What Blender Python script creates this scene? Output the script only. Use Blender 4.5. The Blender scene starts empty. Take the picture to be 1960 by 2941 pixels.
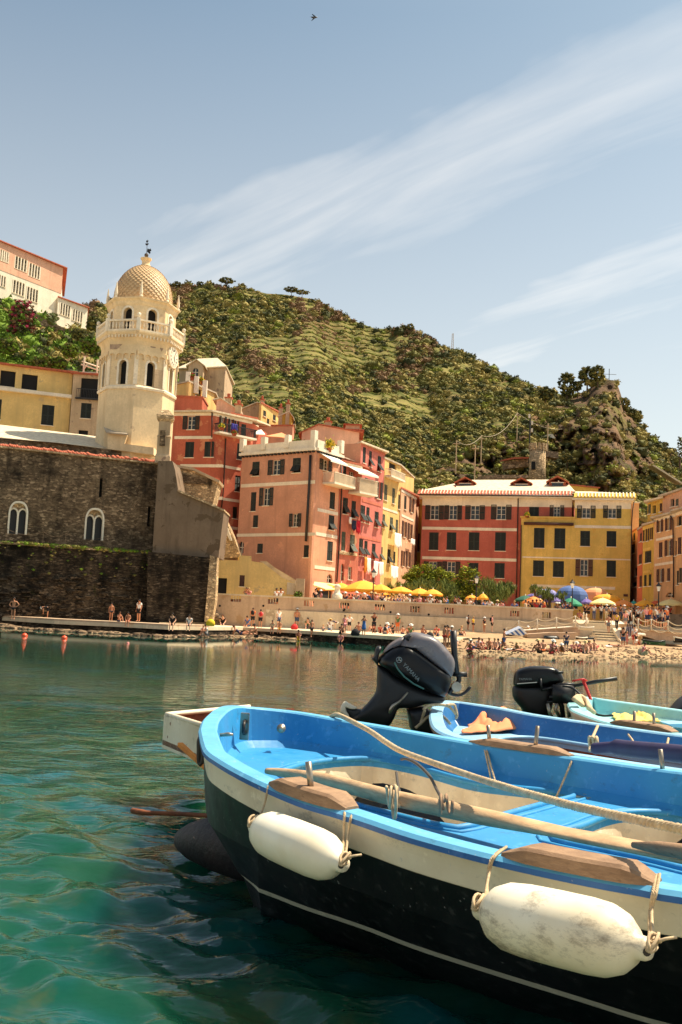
import bpy,bmesh,math,random
import numpy as np
from mathutils import Vector,Matrix,noise,geometry
random.seed(7);rng=np.random.default_rng(7)
SC=bpy.context.scene
COL=SC.collection
# ---------------------------------------------------------------- camera
IW,IH,FPX=1960.0,2941.0,2800.0
CAMZ=1.6;PITCH=math.radians(6.2);ROLL=0.044
cd=bpy.data.cameras.new('camera');cam=bpy.data.objects.new('camera',cd);COL.objects.link(cam)
CM=Matrix.Rotation(math.pi/2+PITCH,3,'X')@Matrix.Rotation(ROLL,3,'Z')
cam.matrix_world=Matrix.Translation((0,0,CAMZ))@CM.to_4x4()
cd.sensor_fit='VERTICAL';cd.sensor_height=36.0;cd.lens=FPX/IH*36.0
cd.clip_start=.05;cd.clip_end=6000
SC.camera=cam
# ---------------------------------------------------------------- light
SUN_EL=math.radians(60);SUN_AZ=math.atan2(.40,1.0)
sd=Vector((math.cos(SUN_AZ)*math.cos(SUN_EL),math.sin(SUN_AZ)*math.cos(SUN_EL),math.sin(SUN_EL)))
sl=bpy.data.lights.new('sun','SUN');sl.energy=5.0;sl.angle=math.radians(.5);sl.color=(1,.87,.67)
so=bpy.data.objects.new('sun',sl);COL.objects.link(so)
so.rotation_euler=(-sd).to_track_quat('-Z','Y').to_euler();so.location=(40,10,60)
world=bpy.data.worlds.new('World');SC.world=world;world.use_nodes=True
nt=world.node_tree;nt.nodes.clear()
def N(nt,typ,**kw):
 n=nt.nodes.new(typ)
 for k,v in kw.items():
  if k.startswith('i_'):
   key=k[2:];key=int(key)if key.isdigit()else key.replace('_',' ')
   n.inputs[key].default_value=v
  else:setattr(n,k,v)
 return n
def ramp(nt,stops,interp='LINEAR'):
 n=nt.nodes.new('ShaderNodeValToRGB');cr=n.color_ramp;cr.interpolation=interp
 while len(cr.elements)<len(stops):cr.elements.new(.5)
 for e,(p,c)in zip(cr.elements,stops):
  e.position=p;e.color=c if len(c)==4 else(*c,1)
 return n
sky=N(nt,'ShaderNodeTexSky',sky_type='NISHITA',sun_disc=False,sun_elevation=SUN_EL,sun_rotation=math.pi/2-SUN_AZ,altitude=10,air_density=1.0,dust_density=2.5,ozone_density=1.2)
warm=N(nt,'ShaderNodeMixRGB',blend_type='MULTIPLY');warm.inputs[0].default_value=1
warm.inputs[2].default_value=(.85,.98,.89,1)
nt.links.new(sky.outputs[0],warm.inputs[1])
tc=N(nt,'ShaderNodeTexCoord')
sep=N(nt,'ShaderNodeSeparateXYZ');nt.links.new(tc.outputs['Generated'],sep.inputs[0])
zz=N(nt,'ShaderNodeMath',operation='ADD',i_1=.18);nt.links.new(sep.outputs[2],zz.inputs[0])
zm=N(nt,'ShaderNodeMath',operation='MAXIMUM',i_1=.06);nt.links.new(zz.outputs[0],zm.inputs[0])
dx=N(nt,'ShaderNodeMath',operation='DIVIDE');nt.links.new(sep.outputs[0],dx.inputs[0]);nt.links.new(zm.outputs[0],dx.inputs[1])
dy=N(nt,'ShaderNodeMath',operation='DIVIDE');nt.links.new(sep.outputs[1],dy.inputs[0]);nt.links.new(zm.outputs[0],dy.inputs[1])
cb=N(nt,'ShaderNodeCombineXYZ');nt.links.new(dx.outputs[0],cb.inputs[0]);nt.links.new(dy.outputs[0],cb.inputs[1])
def cloud_layer(rot,sx,sy,scale,detail,lo,hi,off,dist=.6):
 rt=N(nt,'ShaderNodeMapping');rt.inputs['Rotation'].default_value=(0,0,math.radians(rot))
 nt.links.new(cb.outputs[0],rt.inputs[0])
 mp=N(nt,'ShaderNodeMapping');mp.inputs['Scale'].default_value=(sx,sy,1);mp.inputs['Location'].default_value=off
 nt.links.new(rt.outputs[0],mp.inputs[0])
 nz=N(nt,'ShaderNodeTexNoise',i_Scale=scale,i_Detail=detail,i_Roughness=.55,i_Distortion=dist)
 nt.links.new(mp.outputs[0],nz.inputs['Vector'])
 rp=ramp(nt,[(lo,(0,0,0)),(hi,(1,1,1))]);nt.links.new(nz.outputs[0],rp.inputs[0])
 return rp
L1=cloud_layer(43,.7,2.6,1.3,6,.36,.70,(3.1,.6,0),.3)
L2=cloud_layer(43,1.2,9.0,1.5,8,.36,.80,(7.7,2.2,0),.7)
ro=N(nt,'ShaderNodeMapping');ro.inputs['Rotation'].default_value=(0,0,math.radians(43));nt.links.new(cb.outputs[0],ro.inputs[0])
sp2=N(nt,'ShaderNodeSeparateXYZ');nt.links.new(ro.outputs[0],sp2.inputs[0])
wn=N(nt,'ShaderNodeTexNoise',i_Scale=1.6,i_Detail=5);nt.links.new(ro.outputs[0],wn.inputs['Vector'])
wy=N(nt,'ShaderNodeMath',operation='MULTIPLY_ADD',i_1=.62);nt.links.new(wn.outputs[0],wy.inputs[0]);nt.links.new(sp2.outputs[1],wy.inputs[2])
mr_=N(nt,'ShaderNodeMapRange',i_1=1.08,i_2=2.58,i_3=0.0,i_4=1.0);nt.links.new(wy.outputs[0],mr_.inputs[0])
br_=ramp(nt,[(0,(0,0,0)),(.12,(.03,)*3),(.21,(.62,)*3),(.32,(.52,)*3),(.45,(.22,)*3),(.50,(.12,)*3),(.58,(.60,)*3),(.68,(.62,)*3),(.74,(.34,)*3),(1,(.40,)*3)],'EASE');nt.links.new(mr_.outputs[0],br_.inputs[0])
st1=N(nt,'ShaderNodeMath',operation='MULTIPLY_ADD',i_1=.62,i_2=.24);nt.links.new(L1.outputs[0],st1.inputs[0])
st2=N(nt,'ShaderNodeMath',operation='MULTIPLY_ADD',i_1=.34);nt.links.new(L2.outputs[0],st2.inputs[0]);nt.links.new(st1.outputs[0],st2.inputs[2])
mb1=N(nt,'ShaderNodeMath',operation='MULTIPLY');nt.links.new(br_.outputs[0],mb1.inputs[0]);nt.links.new(st2.outputs[0],mb1.inputs[1])
m1=N(nt,'ShaderNodeMath',operation='MULTIPLY_ADD',i_1=.07);nt.links.new(L2.outputs[0],m1.inputs[0]);nt.links.new(mb1.outputs[0],m1.inputs[2])
# thicker veil near the horizon, thinner overhead
fade=N(nt,'ShaderNodeMapRange',i_1=.10,i_2=.58,i_3=1.25,i_4=.45);nt.links.new(sep.outputs[2],fade.inputs[0])
m2=N(nt,'ShaderNodeMath',operation='MULTIPLY',use_clamp=True);nt.links.new(m1.outputs[0],m2.inputs[0]);nt.links.new(fade.outputs[0],m2.inputs[1])
veil=N(nt,'ShaderNodeMapRange',i_1=.0,i_2=.55,i_3=.62,i_4=.06);nt.links.new(sep.outputs[2],veil.inputs[0])
m3=N(nt,'ShaderNodeMath',operation='MAXIMUM');nt.links.new(m2.outputs[0],m3.inputs[0]);nt.links.new(veil.outputs[0],m3.inputs[1])
m4=N(nt,'ShaderNodeMath',operation='MULTIPLY',i_1=.72);nt.links.new(m3.outputs[0],m4.inputs[0])
cmix=N(nt,'ShaderNodeMixRGB');cmix.inputs[2].default_value=(11.2,10.2,9.0,1)
nt.links.new(m4.outputs[0],cmix.inputs[0]);nt.links.new(warm.outputs[0],cmix.inputs[1])
bg=N(nt,'ShaderNodeBackground',i_Strength=.084);nt.links.new(cmix.outputs[0],bg.inputs[0])
wo=N(nt,'ShaderNodeOutputWorld');nt.links.new(bg.outputs[0],wo.inputs[0])
SC.view_settings.view_transform='Standard';SC.view_settings.look='None'
SC.view_settings.exposure=0.78;SC.view_settings.gamma=1.0;SC.view_settings.use_curve_mapping=False
# ---------------------------------------------------------------- pixel <-> world (metres; photo pixels of the 1960x2941 picture)
def ray(px,py):return CM@Vector(((px-980)/FPX,-(py-IH/2)/FPX,-1.0))
def P(px,py,D):
 d=ray(px,py);return Vector((0,0,CAMZ))+d*(D/d.y)
def PZ(px,py,z):
 d=ray(px,py);return Vector((0,0,CAMZ))+d*((z-CAMZ)/d.z)
def pix(p):
 q=CM.transposed()@(Vector(p)-Vector((0,0,CAMZ)))
 return 980+FPX*q.x/-q.z,IH/2-FPX*q.y/-q.z
def crop(ox,oy,s):return lambda x,y:(ox+x/s,oy+y/s)
# ---------------------------------------------------------------- mesh building
class MB:
 def __init__(s):s.v=[];s.f=[];s.m=[];s.mi=0
 def add(s,vs,fs):
  o=len(s.v);s.v+=[tuple(v)for v in vs];s.f+=[tuple(i+o for i in f)for f in fs];s.m+=[s.mi]*len(fs);return s
 def quad(s,a,b,c,d):return s.add([a,b,c,d],[(0,1,2,3)])
 def box(s,c,ax,ay,az):
  c=Vector(c);vs=[]
  for k in(-1,1):
   for j in(-1,1):
    for i in(-1,1):vs.append(c+ax*i+ay*j+az*k)
  return s.add(vs,[(0,2,3,1),(4,5,7,6),(0,1,5,4),(2,6,7,3),(0,4,6,2),(1,3,7,5)])
 def abox(s,x0,y0,z0,x1,y1,z1):
  return s.box(((x0+x1)/2,(y0+y1)/2,(z0+z1)/2),Vector(((x1-x0)/2,0,0)),Vector((0,(y1-y0)/2,0)),Vector((0,0,(z1-z0)/2)))
 def tube(s,path,r,n=8,cap=True,flat=None):
  path=[Vector(p)for p in path];k=len(path)
  rr=r if hasattr(r,'__len__')else[r]*k
  vs=[];up=Vector((0,0,1));prev=None
  for i,p in enumerate(path):
   t=(path[min(i+1,k-1)]-path[max(i-1,0)])
   if t.length<1e-9:t=Vector((0,0,1))
   t.normalize()
   if prev is None:
    a=t.orthogonal().normalized()if abs(t.z)>.9 else t.cross(up).normalized()
   else:
    a=prev-t*prev.dot(t)
    a=a.normalized()if a.length>1e-6 else t.orthogonal().normalized()
   prev=a;b=a.cross(t)
   fl=1 if flat is None else(flat[i]if hasattr(flat,'__len__')else flat)
   for j in range(n):
    an=2*math.pi*j/n;vs.append(p+a*(math.cos(an)*rr[i])+b*(math.sin(an)*rr[i]*fl))
  fs=[(i*n+j,i*n+(j+1)%n,(i+1)*n+(j+1)%n,(i+1)*n+j)for i in range(k-1)for j in range(n)]
  if cap:fs+=[tuple(range(n))[::-1],tuple((k-1)*n+j for j in range(n))]
  return s.add(vs,fs)
 def lathe(s,base,prof,n=16,axis=Vector((0,0,1)),ph=0.0,sx=1,sy=1):
  axis=Vector(axis).normalized();a=axis.orthogonal().normalized()if abs(axis.z)<.99 else Vector((1,0,0));b=axis.cross(a)
  base=Vector(base);vs=[]
  for r,h in prof:
   for j in range(n):
    an=ph+2*math.pi*j/n;vs.append(base+axis*h+a*(r*sx*math.cos(an))+b*(r*sy*math.sin(an)))
  k=len(prof)
  fs=[(i*n+j,i*n+(j+1)%n,(i+1)*n+(j+1)%n,(i+1)*n+j)for i in range(k-1)for j in range(n)]
  fs+=[tuple(range(n))[::-1],tuple((k-1)*n+j for j in range(n))]
  return s.add(vs,fs)
 def prism(s,poly,off):
  n=len(poly);poly=[Vector(p)for p in poly];off=Vector(off)
  tri=geometry.tessellate_polygon([poly])
  vs=poly+[p+off for p in poly]
  fs=[tuple(t)for t in tri]+[tuple(i+n for i in t[::-1])for t in tri]+[(i,i+n,(i+1)%n+n,(i+1)%n)for i in range(n)]
  return s.add(vs,fs)
 def build(s,name,mat,parent=None,smooth=False,bevel=0,recalc=True):
  me=bpy.data.meshes.new(name)
  o=bpy.data.objects.new(name,me)
  off=Vector((0,0,0));p=parent
  while p is not None:
   off+=Vector(p.location);p=p.parent
  me.from_pydata([(v[0]-off.x,v[1]-off.y,v[2]-off.z)for v in s.v],[],s.f)
  mats=mat if isinstance(mat,(list,tuple))else[mat]
  for m in mats:me.materials.append(m)
  if len(mats)>1:
   me.polygons.foreach_set('material_index',s.m)
  if recalc or bevel:
   bm=bmesh.new();bm.from_mesh(me)
   if bevel:
    bmesh.ops.remove_doubles(bm,verts=bm.verts,dist=1e-5)
    bmesh.ops.bevel(bm,geom=[e for e in bm.edges if e.is_manifold and e.calc_face_angle(0)>.5],offset=bevel,segments=2,affect='EDGES',profile=.6)
   bmesh.ops.recalc_face_normals(bm,faces=bm.faces);bm.to_mesh(me);bm.free()
  if smooth:me.polygons.foreach_set('use_smooth',[True]*len(me.polygons))
  COL.objects.link(o)
  if parent is not None:o.parent=parent
  return o
def tag(o,label=None,cat=None,group=None,kind=None):
 if label:o['label']=label
 if cat:o['category']=cat
 if group:o['group']=group
 if kind:o['kind']=kind
 return o
def root(name,loc,label,cat,group=None):
 o=bpy.data.objects.new(name,None);COL.objects.link(o);o.location=Vector(loc);o.empty_display_size=.2
 return tag(o,label,cat,group)
def copy_tree(o,parent=None):
 c=o.copy();COL.objects.link(c)
 if parent is not None:c.parent=parent
 for ch in list(o.children):copy_tree(ch,c)
 return c
def npmesh(name,V,Fc,mat,parent=None,smooth=False,mi=None):
 me=bpy.data.meshes.new(name);V=np.asarray(V,np.float32);Fc=np.asarray(Fc,np.int32)
 off=Vector((0,0,0));p=parent
 while p is not None:
  off+=Vector(p.location);p=p.parent
 V=V-np.array(off,np.float32)
 k=Fc.shape[1]
 me.vertices.add(len(V));me.vertices.foreach_set('co',V.ravel())
 me.loops.add(Fc.size);me.loops.foreach_set('vertex_index',Fc.ravel())
 me.polygons.add(len(Fc));me.polygons.foreach_set('loop_start',np.arange(0,Fc.size,k,dtype=np.int32))
 for m in(mat if isinstance(mat,(list,tuple))else[mat]):me.materials.append(m)
 if mi is not None:me.polygons.foreach_set('material_index',np.asarray(mi,np.int32))
 if smooth:me.polygons.foreach_set('use_smooth',[True]*len(Fc))
 me.update(calc_edges=True)
 o=bpy.data.objects.new(name,me);COL.objects.link(o)
 if parent is not None:o.parent=parent
 return o
def lin(c):
 return tuple(((x/255)/12.92 if x/255<=.04045 else((x/255+.055)/1.055)**2.4)for x in c)
G=lambda r,g,b:lin((r,g,b))
def newmat(name):
 m=bpy.data.materials.new(name);m.use_nodes=True;t=m.node_tree
 b=t.nodes['Principled BSDF'];return m,t,b
def noise_mix(t,c1,c2,scale,lo=.35,hi=.65,detail=5,vec=None,sc=(1,1,1),rough=.6):
 tc=N(t,'ShaderNodeTexCoord');mp=N(t,'ShaderNodeMapping');mp.inputs['Scale'].default_value=sc
 t.links.new(tc.outputs['Object'],mp.inputs[0])
 nz=N(t,'ShaderNodeTexNoise',i_Scale=scale,i_Detail=detail,i_Roughness=rough);t.links.new(mp.outputs[0],nz.inputs['Vector'])
 rp=ramp(t,[(lo,(0,0,0)),(hi,(1,1,1))]);t.links.new(nz.outputs[0],rp.inputs[0])
 mx=N(t,'ShaderNodeMixRGB');t.links.new(rp.outputs[0],mx.inputs[0])
 for i,c in((1,c1),(2,c2)):
  if isinstance(c,tuple):mx.inputs[i].default_value=(*c[:3],1)
  else:t.links.new(c,mx.inputs[i])
 return mx.outputs[0],nz,mp
def bump(t,b,src,strength=.3,dist=.02):
 bp=N(t,'ShaderNodeBump',i_Strength=strength,i_Distance=dist);t.links.new(src,bp.inputs['Height']);t.links.new(bp.outputs[0],b.inputs['Normal']);return bp
def paint(name,col,rough=.5,var=.12,scale=3,metal=0,dirt=None,bs=.15):
 m,t,b=newmat(name)
 c2=dirt if dirt else tuple(x*(1-var*2)for x in col)
 out,nz,mp=noise_mix(t,col,c2,scale,.38,.78)
 t.links.new(out,b.inputs['Base Color']);b.inputs['Roughness'].default_value=rough;b.inputs['Metallic'].default_value=metal
 if bs:bump(t,b,nz.outputs[0],bs,.01)
 return m
def plaster(name,col,stain=None,patch=None,amount=.5,pale=None):
 """old lime plaster: large mottling, vertical rain streaks, patches where the render has gone"""
 m,t,b=newmat(name);g_=G(205,178,150);col=tuple(x*.86+y*.14 for x,y in zip(col,g_))
 d=tuple(x*.80 for x in col);l=pale if pale else tuple(min(1,x*1.16+.01)for x in col)
 o1,n1,_=noise_mix(t,d,l,.55,.3,.7,8)
 st=stain if stain else tuple(x*.52 for x in col)
 o2,n2,_=noise_mix(t,o1,st,1.0,.50,.86,6,sc=(1.6,1.6,.16))
 o3,n3,_=noise_mix(t,o2,tuple(x*.84 for x in col),7.0,.42,.75,4)
 out=o3
 if patch:
  out,n4,_=noise_mix(t,o3,patch,.9,.66-.1*amount,.68-.1*amount,7)
 t.links.new(out,b.inputs['Base Color']);b.inputs['Roughness'].default_value=.92
 b.inputs['Specular IOR Level'].default_value=.2
 nz=N(t,'ShaderNodeTexNoise',i_Scale=14,i_Detail=6);bump(t,b,nz.outputs[0],.25,.03)
 tc=N(t,'ShaderNodeTexCoord');t.links.new(tc.outputs['Object'],nz.inputs['Vector'])
 return m
def rubble(name,c1,c2,mortar,scale=2.2,flat=2.6,dark=(.02,.017,.013),darkamt=.5,grow=None,bs=.6):
 """coursed rubble masonry: squashed voronoi stones, dark joints, lichen and soot patches"""
 m,t,b=newmat(name)
 tc=N(t,'ShaderNodeTexCoord');mp=N(t,'ShaderNodeMapping');mp.inputs['Scale'].default_value=(1,1,flat)
 t.links.new(tc.outputs['Object'],mp.inputs[0])
 wn=N(t,'ShaderNodeTexNoise',i_Scale=1.3,i_Detail=3);t.links.new(mp.outputs[0],wn.inputs['Vector'])
 wa=N(t,'ShaderNodeMixRGB',blend_type='ADD');wa.inputs[0].default_value=.35
 t.links.new(mp.outputs[0],wa.inputs[1]);t.links.new(wn.outputs['Color'],wa.inputs[2])
 v1=N(t,'ShaderNodeTexVoronoi',i_Scale=scale);t.links.new(wa.outputs[0],v1.inputs['Vector'])
 v2=N(t,'ShaderNodeTexVoronoi',feature='DISTANCE_TO_EDGE',i_Scale=scale);t.links.new(wa.outputs[0],v2.inputs['Vector'])
 sp=N(t,'ShaderNodeSeparateColor');t.links.new(v1.outputs['Color'],sp.inputs[0])
 mx=N(t,'ShaderNodeMixRGB');mx.inputs[1].default_value=(*c1,1);mx.inputs[2].default_value=(*c2,1);t.links.new(sp.outputs[0],mx.inputs[0])
 scale*=1
 lr_=ramp(t,[(.80,(0,0,0)),(.86,(1,1,1))]);t.links.new(sp.outputs[2],lr_.inputs[0]);ml_=N(t,'ShaderNodeMixRGB');ml_.inputs[2].default_value=(*[min(1,x*1.55+.01)for x in c2],1);t.links.new(lr_.outputs[0],ml_.inputs[0]);t.links.new(mx.outputs[0],ml_.inputs[1]);mx=ml_
 jr=ramp(t,[(.0,(1,1,1)),(.07,(0,0,0))]);t.links.new(v2.outputs[0],jr.inputs[0])
 mj=N(t,'ShaderNodeMixRGB');mj.inputs[2].default_value=(*mortar,1);t.links.new(jr.outputs[0],mj.inputs[0]);t.links.new(mx.outputs[0],mj.inputs[1])
 ol_,nl_,_=noise_mix(t,mj.outputs[0],tuple(x*1.2 for x in c2),1.6,.5,.8,10,rough=.75)
 o2,n2,_=noise_mix(t,ol_,dark,.55,.62-.22*darkamt,.80-.15*darkamt,9,rough=.7)
 o3,n3,_=noise_mix(t,o2,dark,1.1,.62-.12*darkamt,.75,5,sc=(1,1,.2))
 if grow:o3,n5,_=noise_mix(t,o3,grow,1.3,.60,.66,8,rough=.75)
 t.links.new(o3,b.inputs['Base Color']);b.inputs['Roughness'].default_value=.95;b.inputs['Specular IOR Level'].default_value=.15
 h=N(t,'ShaderNodeMath',operation='MULTIPLY_ADD',i_1=.6);t.links.new(sp.outputs[1],h.inputs[0])
 jr2=ramp(t,[(.0,(0,0,0)),(.12,(1,1,1))]);t.links.new(v2.outputs[0],jr2.inputs[0]);t.links.new(jr2.outputs[0],h.inputs[2])
 bump(t,b,h.outputs[0],bs,.08)
 return m
M={}
M['red']=plaster('red_plaster',G(186,78,62),patch=G(205,130,100),amount=.15)
M['redold']=plaster('worn_red_plaster',G(186,78,50),patch=G(200,130,95),amount=.75)
M['salmon']=plaster('salmon_plaster',G(206,142,112),patch=G(216,156,124),amount=.1)
M['salmon_sunlit']=plaster('sunlit_salmon_plaster',G(226,160,126),patch=G(210,138,106),amount=.2)  # same salmon plaster with sunlight put into the colour, for the right face
M['pink']=plaster('pink_plaster',G(206,108,98),patch=G(215,125,110),amount=.3)
M['coral']=plaster('coral_plaster',G(205,105,82),patch=G(190,145,110),amount=.4)
M['yellow']=plaster('yellow_plaster',G(228,186,84),patch=G(214,166,84),amount=.15)
M['paleyel']=plaster('pale_yellow_plaster',G(228,188,112),patch=G(210,175,120),amount=.2)
M['beige']=plaster('beige_pink_plaster',G(220,165,128),patch=G(230,190,150),amount=.4)
M['ochre']=plaster('ochre_plaster',G(214,170,58),patch=G(190,130,50),amount=.3)
M['peach']=plaster('peach_plaster',G(220,164,108),patch=G(208,146,92),amount=.2)
M['orange']=plaster('orange_plaster',G(205,95,50),patch=G(190,90,60),amount=.3)
M['towerpl']=plaster('cream_tower_plaster',G(232,206,162),stain=G(190,160,120),patch=G(200,174,140),amount=.25)
M['cream']=plaster('cream_plaster',G(235,212,175),amount=.1)
M['trim']=plaster('pale_trim',G(242,226,198),stain=G(205,182,150))
M['white']=plaster('white_plaster',G(240,228,205),stain=G(205,190,160))
M['roseup']=plaster('rose_plaster',G(230,174,144))
M['greyplas']=plaster('grey_render',G(102,83,65),stain=G(66,54,42),patch=G(98,80,62),amount=.9)
M['parapet']=plaster('parapet_render',G(196,166,136),stain=G(140,112,88),patch=G(178,146,112),amount=.5)
M['concrete']=plaster('pale_concrete',G(214,196,165),stain=G(150,130,105),patch=G(175,155,128),amount=.3)
M['stonehouse']=plaster('weathered_plaster',G(192,165,130),stain=G(130,105,85),patch=G(150,125,105),amount=.6)
M['yelleft']=plaster('faded_yellow_plaster',G(224,190,115),stain=G(175,150,105),patch=G(190,165,120),amount=.3)
M['church']=rubble('church_rubble',G(88,71,55),G(138,116,90),G(74,60,47),3.9,2.4,dark=G(46,38,30),darkamt=.7,bs=.5)
M['seawall']=rubble('sea_wall_rubble',G(48,39,32),G(104,88,70),G(40,33,27),3.8,3.4,dark=G(24,20,16),darkamt=1.1,grow=G(46,48,20))
M['stone']=rubble('light_rubble',G(150,125,95),G(196,168,130),G(110,90,70),4.2,1.8,dark=G(60,48,36),darkamt=.25)
M['terrwall']=rubble('terrace_stone',G(120,98,78),G(165,140,112),G(80,66,52),2.6,1.8,darkamt=.3)
M['slate']=paint('pale_slate_roof',G(226,208,176),.85,.1,3,dirt=G(176,156,128))
M['greyslate']=paint('grey_slate_roof',G(196,178,152),.85,.1,1.5,dirt=G(150,130,108))
M['terra']=paint('terracotta',G(190,98,66),.85,.2,5,dirt=G(120,66,44))
M['shutter']=paint('dark_green_shutter',G(30,36,26),.55,.2,4)
M['shutgr']=paint('faded_green_shutter',G(72,80,62),.6,.2,4,dirt=G(110,105,85))
M['shutbr']=paint('brown_shutter',G(86,48,34),.6,.2,4)
M['wood']=paint('window_frame_white',G(222,208,184),.6,.1,4)
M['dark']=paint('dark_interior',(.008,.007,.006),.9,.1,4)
M['iron']=paint('dark_iron',G(34,30,28),.5,.1,5)
M['pipe']=paint('drain_pipe',G(60,38,28),.6,.1,5)
M['copper']=paint('gutter_metal',G(70,55,44),.5,.1,5)
M['awning']=paint('white_awning_cloth',G(245,238,222),.8,.04,3)
m,t,b=newmat('window_glass');b.inputs['Base Color'].default_value=(.015,.018,.02,1);b.inputs['Roughness'].default_value=.12;M['glass']=m
def inpoly(x,y,poly):
 c=np.zeros(x.shape,bool);n=len(poly)
 for i in range(n):
  x1,y1=poly[i];x2,y2=poly[(i+1)%n]
  cond=((y1>y)!=(y2>y))&(x<(x2-x1)*(y-y1)/(y2-y1+1e-9)+x1);c^=cond
 return c
def cdt(loops):
 """triangulate loops[0] minus the other loops; returns 2D verts and faces"""
 ed=[];o_=0
 for l_ in loops:ed+=[(o_+i,o_+(i+1)%len(l_))for i in range(len(l_))];o_+=len(l_)
 vv,_e,ff=geometry.delaunay_2d_cdt([Vector(p)for l_ in loops for p in l_],ed,[],0,1e-6)[:3]
 cx=np.array([sum(vv[i].x for i in f_)/len(f_)for f_ in ff]);cy=np.array([sum(vv[i].y for i in f_)/len(f_)for f_ in ff])
 ins=inpoly(cx,cy,loops[0])
 for h in loops[1:]:ins&=~inpoly(cx,cy,h)
 return vv,[tuple(f_)for f_,k_ in zip(ff,ins)if k_]
class Fac:
 """vertical plane through two plan points (left, right as seen from the harbour)"""
 def __init__(s,A,B):
  s.A=Vector((A[0],A[1]));s.B=Vector((B[0],B[1]));d=s.B-s.A;s.L=d.length;s.d=d/s.L
  s.n=Vector((s.d.y,-s.d.x));s.u3=Vector((s.d.x,s.d.y,0));s.n3=Vector((s.n.x,s.n.y,0))
 def uz(s,px,py):
  r=ray(px,py);den=r.x*s.n.x+r.y*s.n.y;t=(s.A.x*s.n.x+s.A.y*s.n.y)/den
  p=Vector((0,0,CAMZ))+r*t
  return(p.x-s.A.x)*s.d.x+(p.y-s.A.y)*s.d.y,p.z
 def pt(s,u,z,off=0.0):
  return Vector((s.A.x+s.d.x*u+s.n.x*off,s.A.y+s.d.y*u+s.n.y*off,z))
 def rect(s,x0,y0,x1,y1):
  cx,cy=(x0+x1)/2,(y0+y1)/2
  return s.uz(x0,cy)[0],s.uz(cx,y1)[1],s.uz(x1,cy)[0],s.uz(cx,y0)[1]
 def sub(s,off):
  return Fac(s.A+s.n*off,s.B+s.n*off)
def fac_px(xl,yl,Dl,xr,yr,Dr):
 return Fac(P(xl,yl,Dl).xy,P(xr,yr,Dr).xy)
def wall(par,fac,poly,holes,mat,depth=.3,name='wall'):
 """slab with true openings; poly and holes in (u,z)"""
 mb=MB();loops=[poly]+holes
 vv,tri=cdt(loops);mb.add([fac.pt(v.x,v.y)for v in vv],tri)
 for lp in loops:
  k=len(lp)
  mb.add([fac.pt(u,z)for u,z in lp]+[fac.pt(u,z,-depth)for u,z in lp],[(i,(i+1)%k,(i+1)%k+k,i+k)for i in range(k)])
 return mb.build(name,mat,par)
def arch_loop(u0,z0,u1,z1,n=8):
 r=(u1-u0)/2;c=(u0+u1)/2;zc=z1-r
 if zc<z0:zc=z0
 return[(u0,z0),(u1,z0)]+[(c+r*math.cos(a),zc+(z1-zc)*math.sin(a))for a in[math.pi*i/n for i in range(n+1)]]
def shutter_leaf(mb,fac,u0,z0,u1,z1,off,th=.045):
 c=fac.pt((u0+u1)/2,(z0+z1)/2,off);w=(u1-u0)/2;h=(z1-z0)/2
 fr=min(.07,w*.3)
 for du,dz,ww,hh in((-w+fr/2,0,fr/2,h),(w-fr/2,0,fr/2,h),(0,h-fr/2,w-fr,fr/2),(0,-h+fr/2,w-fr,fr/2),(0,0,w-fr,fr/2)):
  mb.box(c+fac.u3*du+Vector((0,0,dz)),fac.u3*ww,fac.n3*(th/2),Vector((0,0,hh)))
 n=max(3,int(2*h/.11));
 for i in range(n):
  z=-h+fr+(i+.5)*(2*h-2*fr)/n
  mb.box(c+fac.u3*0+Vector((0,0,z)),fac.u3*(w-fr-.002),fac.n3*(th*.28)+Vector((0,0,-.02)),Vector((0,0,(h-fr)/n*.42))+fac.n3*.004)
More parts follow.
